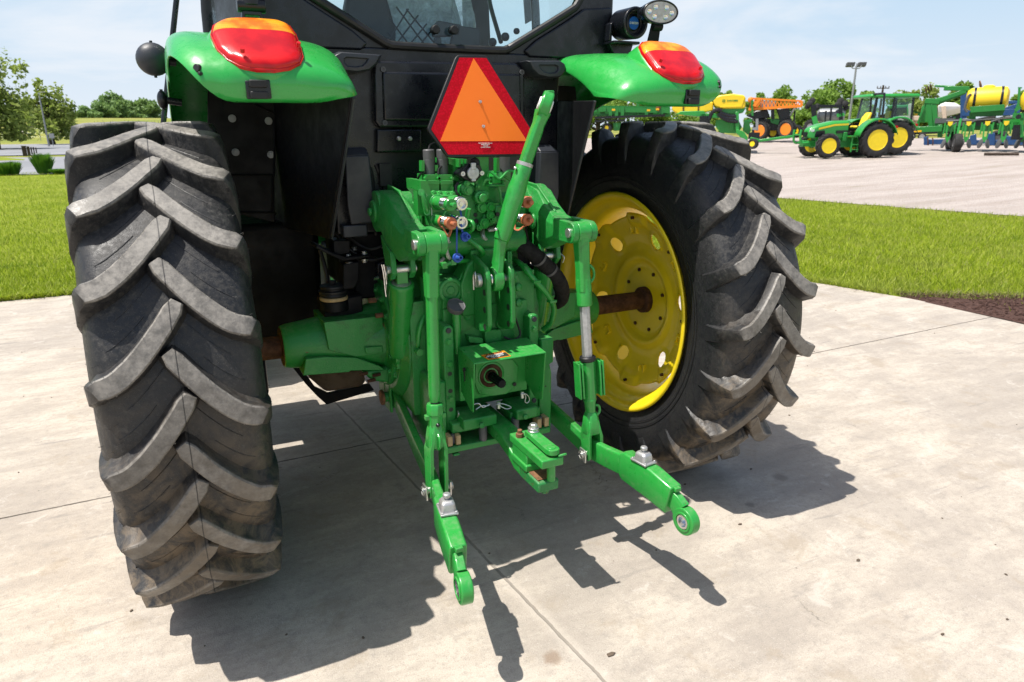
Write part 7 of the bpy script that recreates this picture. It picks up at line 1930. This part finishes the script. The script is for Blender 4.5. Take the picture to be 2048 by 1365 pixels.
# ---- blue tillage machine behind the planter
S = Site(1985, 290, d=44); L = S.L
t = S.thing('tillage_machine', 'bright blue folding tillage machine behind the planter', 'farm machine')
mb = MB()
for a, b, w in (((1928, 186), (1927, 238), .28), ((1924, 226), (1960, 224), .35), ((1965, 176), (2010, 185), .09), ((2010, 205), (2035, 205), .14), ((2005, 222), (2038, 210), .2), ((1960, 228), (2040, 224), .3), ((1848, 284), (1890, 284), .26), ((1935, 284), (2052, 284), .18)): beam(mb, L(*a), L(*b), w)
poly(mb, S, [(1940, 272), (1952, 268), (1954, 290), (1938, 290)], -.3, .5); poly(mb, S, [(1976, 268), (1990, 266), (1990, 292), (1974, 290)], -.3, .5); poly(mb, S, [(2012, 272), (2052, 276), (2052, 291), (2012, 290)], -.3, .5); poly(mb, S, [(1847, 275), (1856, 273), (1858, 292), (1848, 292)], -.3, .3)
local(mb, 'frame', 'blue_far', t, bevel=.02)
mb = MB(); 
for px_ in (1856, 1866): mb.tube([L(px_-1, 276, -.4), L(px_, 285, -.5), L(px_-2, 299, -.45)], .03, n=6)
local(mb, 'tine', 'rust', t)
mb = MB(); mb.lathe(L(1961, 171), (1, .2, .35), [(-.04, .1), (-.01, .24), (.01, .24), (.04, .1)], 16); local(mb, 'marker_disc', 'rustlight', t)
simple_wheel(t, 'wheel', L(1996, 278, .3), R(75), .42, .6, .2, 'greyplast', 10, -1, lugs=False)
# ---- cream hopper trailer and combine
S = Site(1832, 282, d=52); L = S.L
t = S.thing('grain_trailer', 'cream hopper trailer on dual wheels behind the planter mast', 'trailer')
mb = MB(); mb.loft([[L(x, y, dd) for x, y in ((1876, ya), (1922, yb))]+[L(x, y, dd+1.8) for x, y in ((1922, yb), (1876, ya))] for ya, yb, dd in ((238, 226, .6), (226, 216, .1), (211, 212, 0))]); mb.loft([[L(1878, 212, .2), L(1922, 213, .2), L(1922, 213, 1.6), L(1878, 212, 1.6)], [L(1885, 205, .6), L(1910, 206, .6), L(1910, 206, 1.2), L(1885, 205, 1.2)]]); local(mb, 'hopper', 'white', t, bevel=.05)
mb = MB(); beam(mb, L(1887, 212, -.3), L(1889, 238, -.3), .24); beam(mb, L(1821, 208, -.4), L(1822, 256, -.4), .24); beam(mb, L(1796, 237, -.2), L(1842, 237, -.2), .28); poly(mb, S, [(1806, 242), (1838, 240), (1838, 258), (1800, 260)], 0, .8); local(mb, 'chute', 'tan', t, bevel=.03)
for px_ in (1823, 1844): simple_wheel(t, 'wheel', L(px_, 273.5, 0), PI/2, 7.5*S.k, .45, 4.8*S.k, 'chrome', 8, -1, lugs=False)
mb = MB(); beam(mb, L(1808, 266, .5), L(1915, 262, .5), .25); poly(mb, S, [(1885, 240), (1925, 226), (1925, 240), (1905, 248)], .8, .5); local(mb, 'trailer_frame', 'black', t)
S = Site(1812, 265, d=56); L = S.L
t = S.thing('combine_harvester', 'green combine harvester partly hidden behind the cream chute', 'harvester')
mb = MB(); poly(mb, S, [(1818, 211), (1872, 209), (1872, 246), (1818, 246)], .3, 2.2); poly(mb, S, [(1772, 211), (1818, 210), (1820, 215), (1778, 218)], 0, 2.4); poly(mb, S, [(1782, 238), (1818, 238), (1808, 262), (1786, 262)], .2, 2); beam(mb, L(1816, 214), L(1817, 246), .14); local(mb, 'body', 'green_far', t, bevel=.05)
mb = MB(); poly(mb, S, [(1778, 217), (1815, 215), (1816, 240), (1784, 241)], .15, 1.8); local(mb, 'cab_glass', 'black', t)
mb = MB(); poly(mb, S, [(1819, 228), (1836, 228), (1834, 233), (1819, 233)], .26, .05); local(mb, 'body_stripe', 'label_yellow', t)
# ---- grey tank and dark folded toolbar
S = Site(1655, 272, d=44); L = S.L
t = S.thing('sprayer_tank', 'rounded grey tank with black folded arms between sprayer and tractor', 'farm machine')
mb = MB(); a, b = L(1634, 231, .3), L(1690, 231, .3); r_ = 13*S.k; mb.lathe(a, (b-a), [(0, r_*.6), (.12, r_*.95), (.3, r_), ((b-a).length-.3, r_), ((b-a).length-.1, r_*.95), ((b-a).length, r_*.6)], 28); local(mb, 'tank', 'galv', t)
mb = MB()
beam(mb, L(1632, 213, -.2), L(1682, 213, -.2), .16); beam(mb, L(1627, 210, -.2), L(1630, 255, -.2), .26); beam(mb, L(1681, 210, -.2), L(1682, 240, -.2), .2); beam(mb, L(1663, 213, -.3), L(1660, 245, -.3), .10); beam(mb, L(1652, 222, -.3), L(1650, 245, -.3), .08)
local(mb, 'folded_arm', 'black', t)
for px_, py_, r_, dd in ((1619, 208, 6, 0), (1624, 202, 6, .1), (1615, 213, 5, .1), (1634, 214, 6, -.2), (1681, 203, 6.5, 0), (1690, 208, 6, 0), (1676, 210, 6, -.1), (1692, 216, 5, .2)):
    mb = MB(); mb.lathe(L(px_, py_, dd), (.3, -1, .2), [(-.10, r_*S.k*.5), (-.06, r_*S.k), (.06, r_*S.k), (.10, r_*S.k*.5), (.10, r_*S.k*.1)], 18); local(mb, 'gauge_wheel', 'rubber_far', t)
mb = MB(); beam(mb, L(1628, 233, -.3), L(1634, 258, -.3), .26); poly(mb, S, [(1673, 228), (1688, 226), (1690, 232), (1674, 235)], -.3, .2); beam(mb, L(1620, 262), L(1700, 262), .2); local(mb, 'frame', 'green', t)
simple_wheel(t, 'wheel', L(1622, 254, .0), R(70), 14*S.k, .4, 6*S.k, 'galv', 14, -1)
simple_wheel(t, 'wheel', L(1682, 256, .3), R(70), 14*S.k, .4, 6*S.k, 'galv', 14, -1)
# ---- orange boom sprayer
S = Site(1548, 282, d=46); L = S.L
t = S.thing('boom_sprayer', 'sprayer with bright orange folded boom and orange wheels', 'sprayer')
mb = MB()
up = [(1500, 196), (1603, 202)]; lo = [(1498, 219), (1603, 212)]
for dd in (0, .7):
    beam(mb, L(1499, 197, dd), L(1603, 202.5, dd), .10); beam(mb, L(1497, 219, dd), L(1603, 212.5, dd), .15)
    n = 14
    for i in range(n):
        f0, f1 = i/n, (i+.5)/n; g = (i+1)/n
        P = lambda f, b_: L(1499+104*f, (197+5.5*f) if b_ else (219-6.5*f), dd)
        beam(mb, P(f0, 0), P(f1, 1), .055); beam(mb, P(f1, 1), P(g, 0), .055)
    beam(mb, L(1603, 202, dd), L(1603, 213, dd), .14)
beam(mb, L(1508, 213, -.2), L(1520, 197, -.2), .18); beam(mb, L(1514, 213, -.2), L(1521, 200, -.2), .14); mb.uvs(L(1501, 200, -.1), .16, 10, 8); local(mb, 'boom', 'orange', t)
mb = MB()
for px_ in (1505, 1503): beam(mb, L(px_, 200, -.2), L(px_+1, 232, -.2), .06)
poly(mb, S, [(1488, 241), (1503, 238), (1504, 244), (1490, 247)], -.5, .4); poly(mb, S, [(1540, 238), (1560, 240), (1556, 250), (1542, 246)], .3, .6); local(mb, 'boom_bracket', 'green_far', t)
mb = MB(); poly(mb, S, [(1512, 222), (1535, 219), (1540, 236), (1510, 240), (1492, 232)], .5, 1.2); poly(mb, S, [(1552, 218), (1578, 216), (1582, 238), (1560, 242)], .6, 1.2); poly(mb, S, [(1505, 238), (1585, 238), (1580, 246), (1510, 246)], .6, 1.); poly(mb, S, [(1530, 244), (1566, 244), (1560, 262), (1534, 262)], .7, 1.); beam(mb, L(1545, 215, .4), L(1546, 244, .4), .2); beam(mb, L(1590, 222, .8), L(1586, 262, .8), .1); local(mb, 'body', 'black', t, bevel=.05)
mb = MB(); poly(mb, S, [(1518, 200), (1552, 203), (1550, 214), (1520, 217)], .25, .3); local(mb, 'tank', 'galv', t, bevel=.03)
for px_, py_, r_ in ((1522, 262, 18), (1574, 259, 18)): simple_wheel(t, 'wheel', L(px_, py_, 0), R(62), r_*S.k, .42, r_*S.k*.62, 'orange', 20, -1)
for px_, py_, r_ in ((1548, 266, 13), (1592, 263, 13)): simple_wheel(t, 'wheel', L(px_, py_, 1.6), R(70), r_*S.k, .42, r_*S.k*.55, 'yellow', 16, -1)
mb = MB(); beam(mb, L(1580, 232, .3), L(1590, 215, .3), .09); local(mb, 'ladder', 'galv', t)
# ---- drill with the lettered yellow tank
S = Site(1440, 290, d=36); L = S.L
t = S.thing('seed_drill', 'green seed machine with a long yellow tank bearing dark lettering', 'farm machine')
mb = MB(); mb.loft([[L(x, y, dd) for x, y in ((1427, 197), (1440, 191), (1466, 188), (1488, 191), (1491, 196), (1491, 216), (1484, 217.5), (1444, 218), (1430, 213), (1427, 206))] for dd in (.0, .3, 1.4, 1.6)]); ta = local(mb, 'tank', 'yellow_tank', t, bevel=.05)
mb = MB(); mb.loft([[L(1440, 213.2, -.03), L(1480, 211.5, -.03), L(1488, 195.5, -.03), L(1489.5, 195.5, -.03), L(1483, 214, -.03), L(1440, 215.5, -.03)], [L(1440, 213.2, .05), L(1480, 211.5, .05), L(1488, 195.5, .05), L(1489.5, 195.5, .05), L(1483, 214, .05), L(1440, 215.5, .05)]]); local(mb, 'tank_moulding', 'yellow_tank', ta)
mb = MB(); c = L(1447.5, 202, -.012); rr = 3.0*S.k
mb.slab([c+V((rr*math.cos(R(a)), 0, rr*.92*math.sin(R(a)))) for a in range(0, 360, 20)], [[c+V((rr*.72*math.cos(R(a)), 0, rr*.66*math.sin(R(a)))) for a in range(0, 360, 20)]], (0, -.006, 0))
mb.prism([c+V((rr*x, 0, rr*z)) for x, z in ((-.45, .05), (-.1, .25), (.15, .25), (.4, .45), (.3, .1), (.45, -.35), (.2, -.1), (-.1, -.1), (-.35, -.4), (-.3, -.05))], (0, -.006, 0))
put_text(mb, 'JOHN DEERE', 3.5*S.k, L(1465, 201.8, -.012), (1, 0, 0), (0, 0, 1), bold=.004); local(mb, 'tank_lettering', 'green_far', ta, smooth=0)
mb = MB(); mb.loft([[L(x, y, dd) for x, y in ((1343, 204), (1426, 204), (1427, 222), (1408, 226), (1360, 232), (1345, 222))] for dd in (.3, .6, 1.5, 1.8)]); t2 = local(mb, 'tank', 'yellow_tank', t, bevel=.06)
mb = MB()
for px_ in (1367, 1397): beam(mb, L(px_, 203, .28), L(px_-1, 229, .28), .05)
local(mb, 'tank_strap', 'rust', t2)
mb = MB(); poly(mb, S, [(1428, 217), (1492, 216), (1486, 226), (1470, 229), (1446, 226), (1432, 220)], .1, 1.4); poly(mb, S, [(1352, 229), (1362, 223), (1408, 222), (1414, 232), (1400, 234)], .2, 1.5); beam(mb, L(1474, 224), L(1475, 262), .16); beam(mb, L(1462, 228, .6), L(1464, 262, .6), .2); beam(mb, L(1400, 232, .3), L(1440, 232, .3), .2)
poly(mb, S, [(1432, 240), (1476, 238), (1484, 255), (1474, 268), (1440, 266), (1430, 252)], .6, 1.0); poly(mb, S, [(1473, 258), (1488, 264), (1496, 276), (1495, 283), (1484, 278), (1472, 266)], -.2, .5); beam(mb, L(1502, 284), L(1586, 273), .16, .12); beam(mb, L(1500, 278), L(1517, 282), .18); poly(mb, S, [(1488, 244), (1498, 241), (1502, 262), (1496, 270), (1486, 262)], .3, .6); local(mb, 'frame', 'green', t, bevel=.02)
mb = MB()
for pts in ([(1418, 240), (1424, 226), (1434, 220), (1444, 222)], [(1436, 228), (1450, 236), (1470, 238)], [(1440, 232), (1455, 241), (1476, 244)], [(1440, 226), (1458, 232), (1472, 233)]): mb.tube([L(x, y, -.05) for x, y in pts], .09, n=8)
mb.box(L(1410, 240, .2), (.5, .4, .35)); mb.box(L(1508, 272, .2), (.5, .4, .3)); local(mb, 'hose_bundle', 'black', t)
mb = MB(); beam(mb, L(1514, 238, .2), L(1514, 262, .2), .12); mb.box(L(1510, 258, .1), (.24, .1, .12)); local(mb, 'fittings', 'galv', t)
simple_wheel(t, 'wheel', L(1506, 288, -.1), R(70), 10*S.k, .3, 5*S.k, 'yellow', 12, -1, lugs=False)
# ---- long green folded machine glimpsed under the right fender
S = Site(1280, 290, d=42); L = S.L
t = S.thing('folded_planter', 'long green toolbar with black pipe glimpsed under the right fender', 'farm machine')
mb = MB()
for y0, y1, w, dd in ((219, 222, .26, 0), (226, 228, .16, .3), (230, 231, .12, .2), (214, 216, .14, .6)): beam(mb, L(1180, y0, dd), L(1340, y1, dd), w)
rng = random.Random(4)
for i in range(26): x = 1185+i*6; mb.box(L(x, 223+rng.uniform(-6, 6), rng.uniform(-.2, .5)), (.18, .2, rng.uniform(.15, .5)))
beam(mb, L(1276, 206, .2), L(1276, 236, .2), .16); poly(mb, S, [(1324, 214), (1328, 213), (1328, 224), (1322, 222)], 0, .2); poly(mb, S, [(1226, 246), (1242, 246), (1242, 262), (1228, 262)], 0, .6); local(mb, 'frame', 'green_far', t)
mb = MB(); beam(mb, L(1190, 236, -.2), L(1330, 231, -.2), .12); beam(mb, L(1190, 243, -.2), L(1250, 241, -.2), .10); local(mb, 'pipe', 'black', t)
mb = MB(); mb.uvs(L(1317, 214, -.1), .14, 8, 6, (1, 1, 2)); local(mb, 'disc', 'rustlight', t)
for x, y in ((1227, 220), (1297, 221), (1315, 219)): pass
mb = MB()
for x, y in ((1227, 220), (1297, 221), (1315, 219)): mb.box(L(x, y, -.25), (.18, .05, .1))
local(mb, 'reflector', 'label_yellow', t)
simple_wheel(t, 'wheel', L(1215, 256, 0), R(70), 9*S.k, .3, 4*S.k, 'yellow', 12, -1, lugs=False)
# a cut timber lying on the gravel
S = Site(2002, 312); mb = MB(); mb.cyl((-.6, 0, .06), (.6, 0, .08), .06, n=8); o = mb.build('timber', 'wood', None); o.location = S.p; o.rotation_euler.z = S.rz; tag(o, 'short piece of timber lying on the gravel before the planter', 'timber')
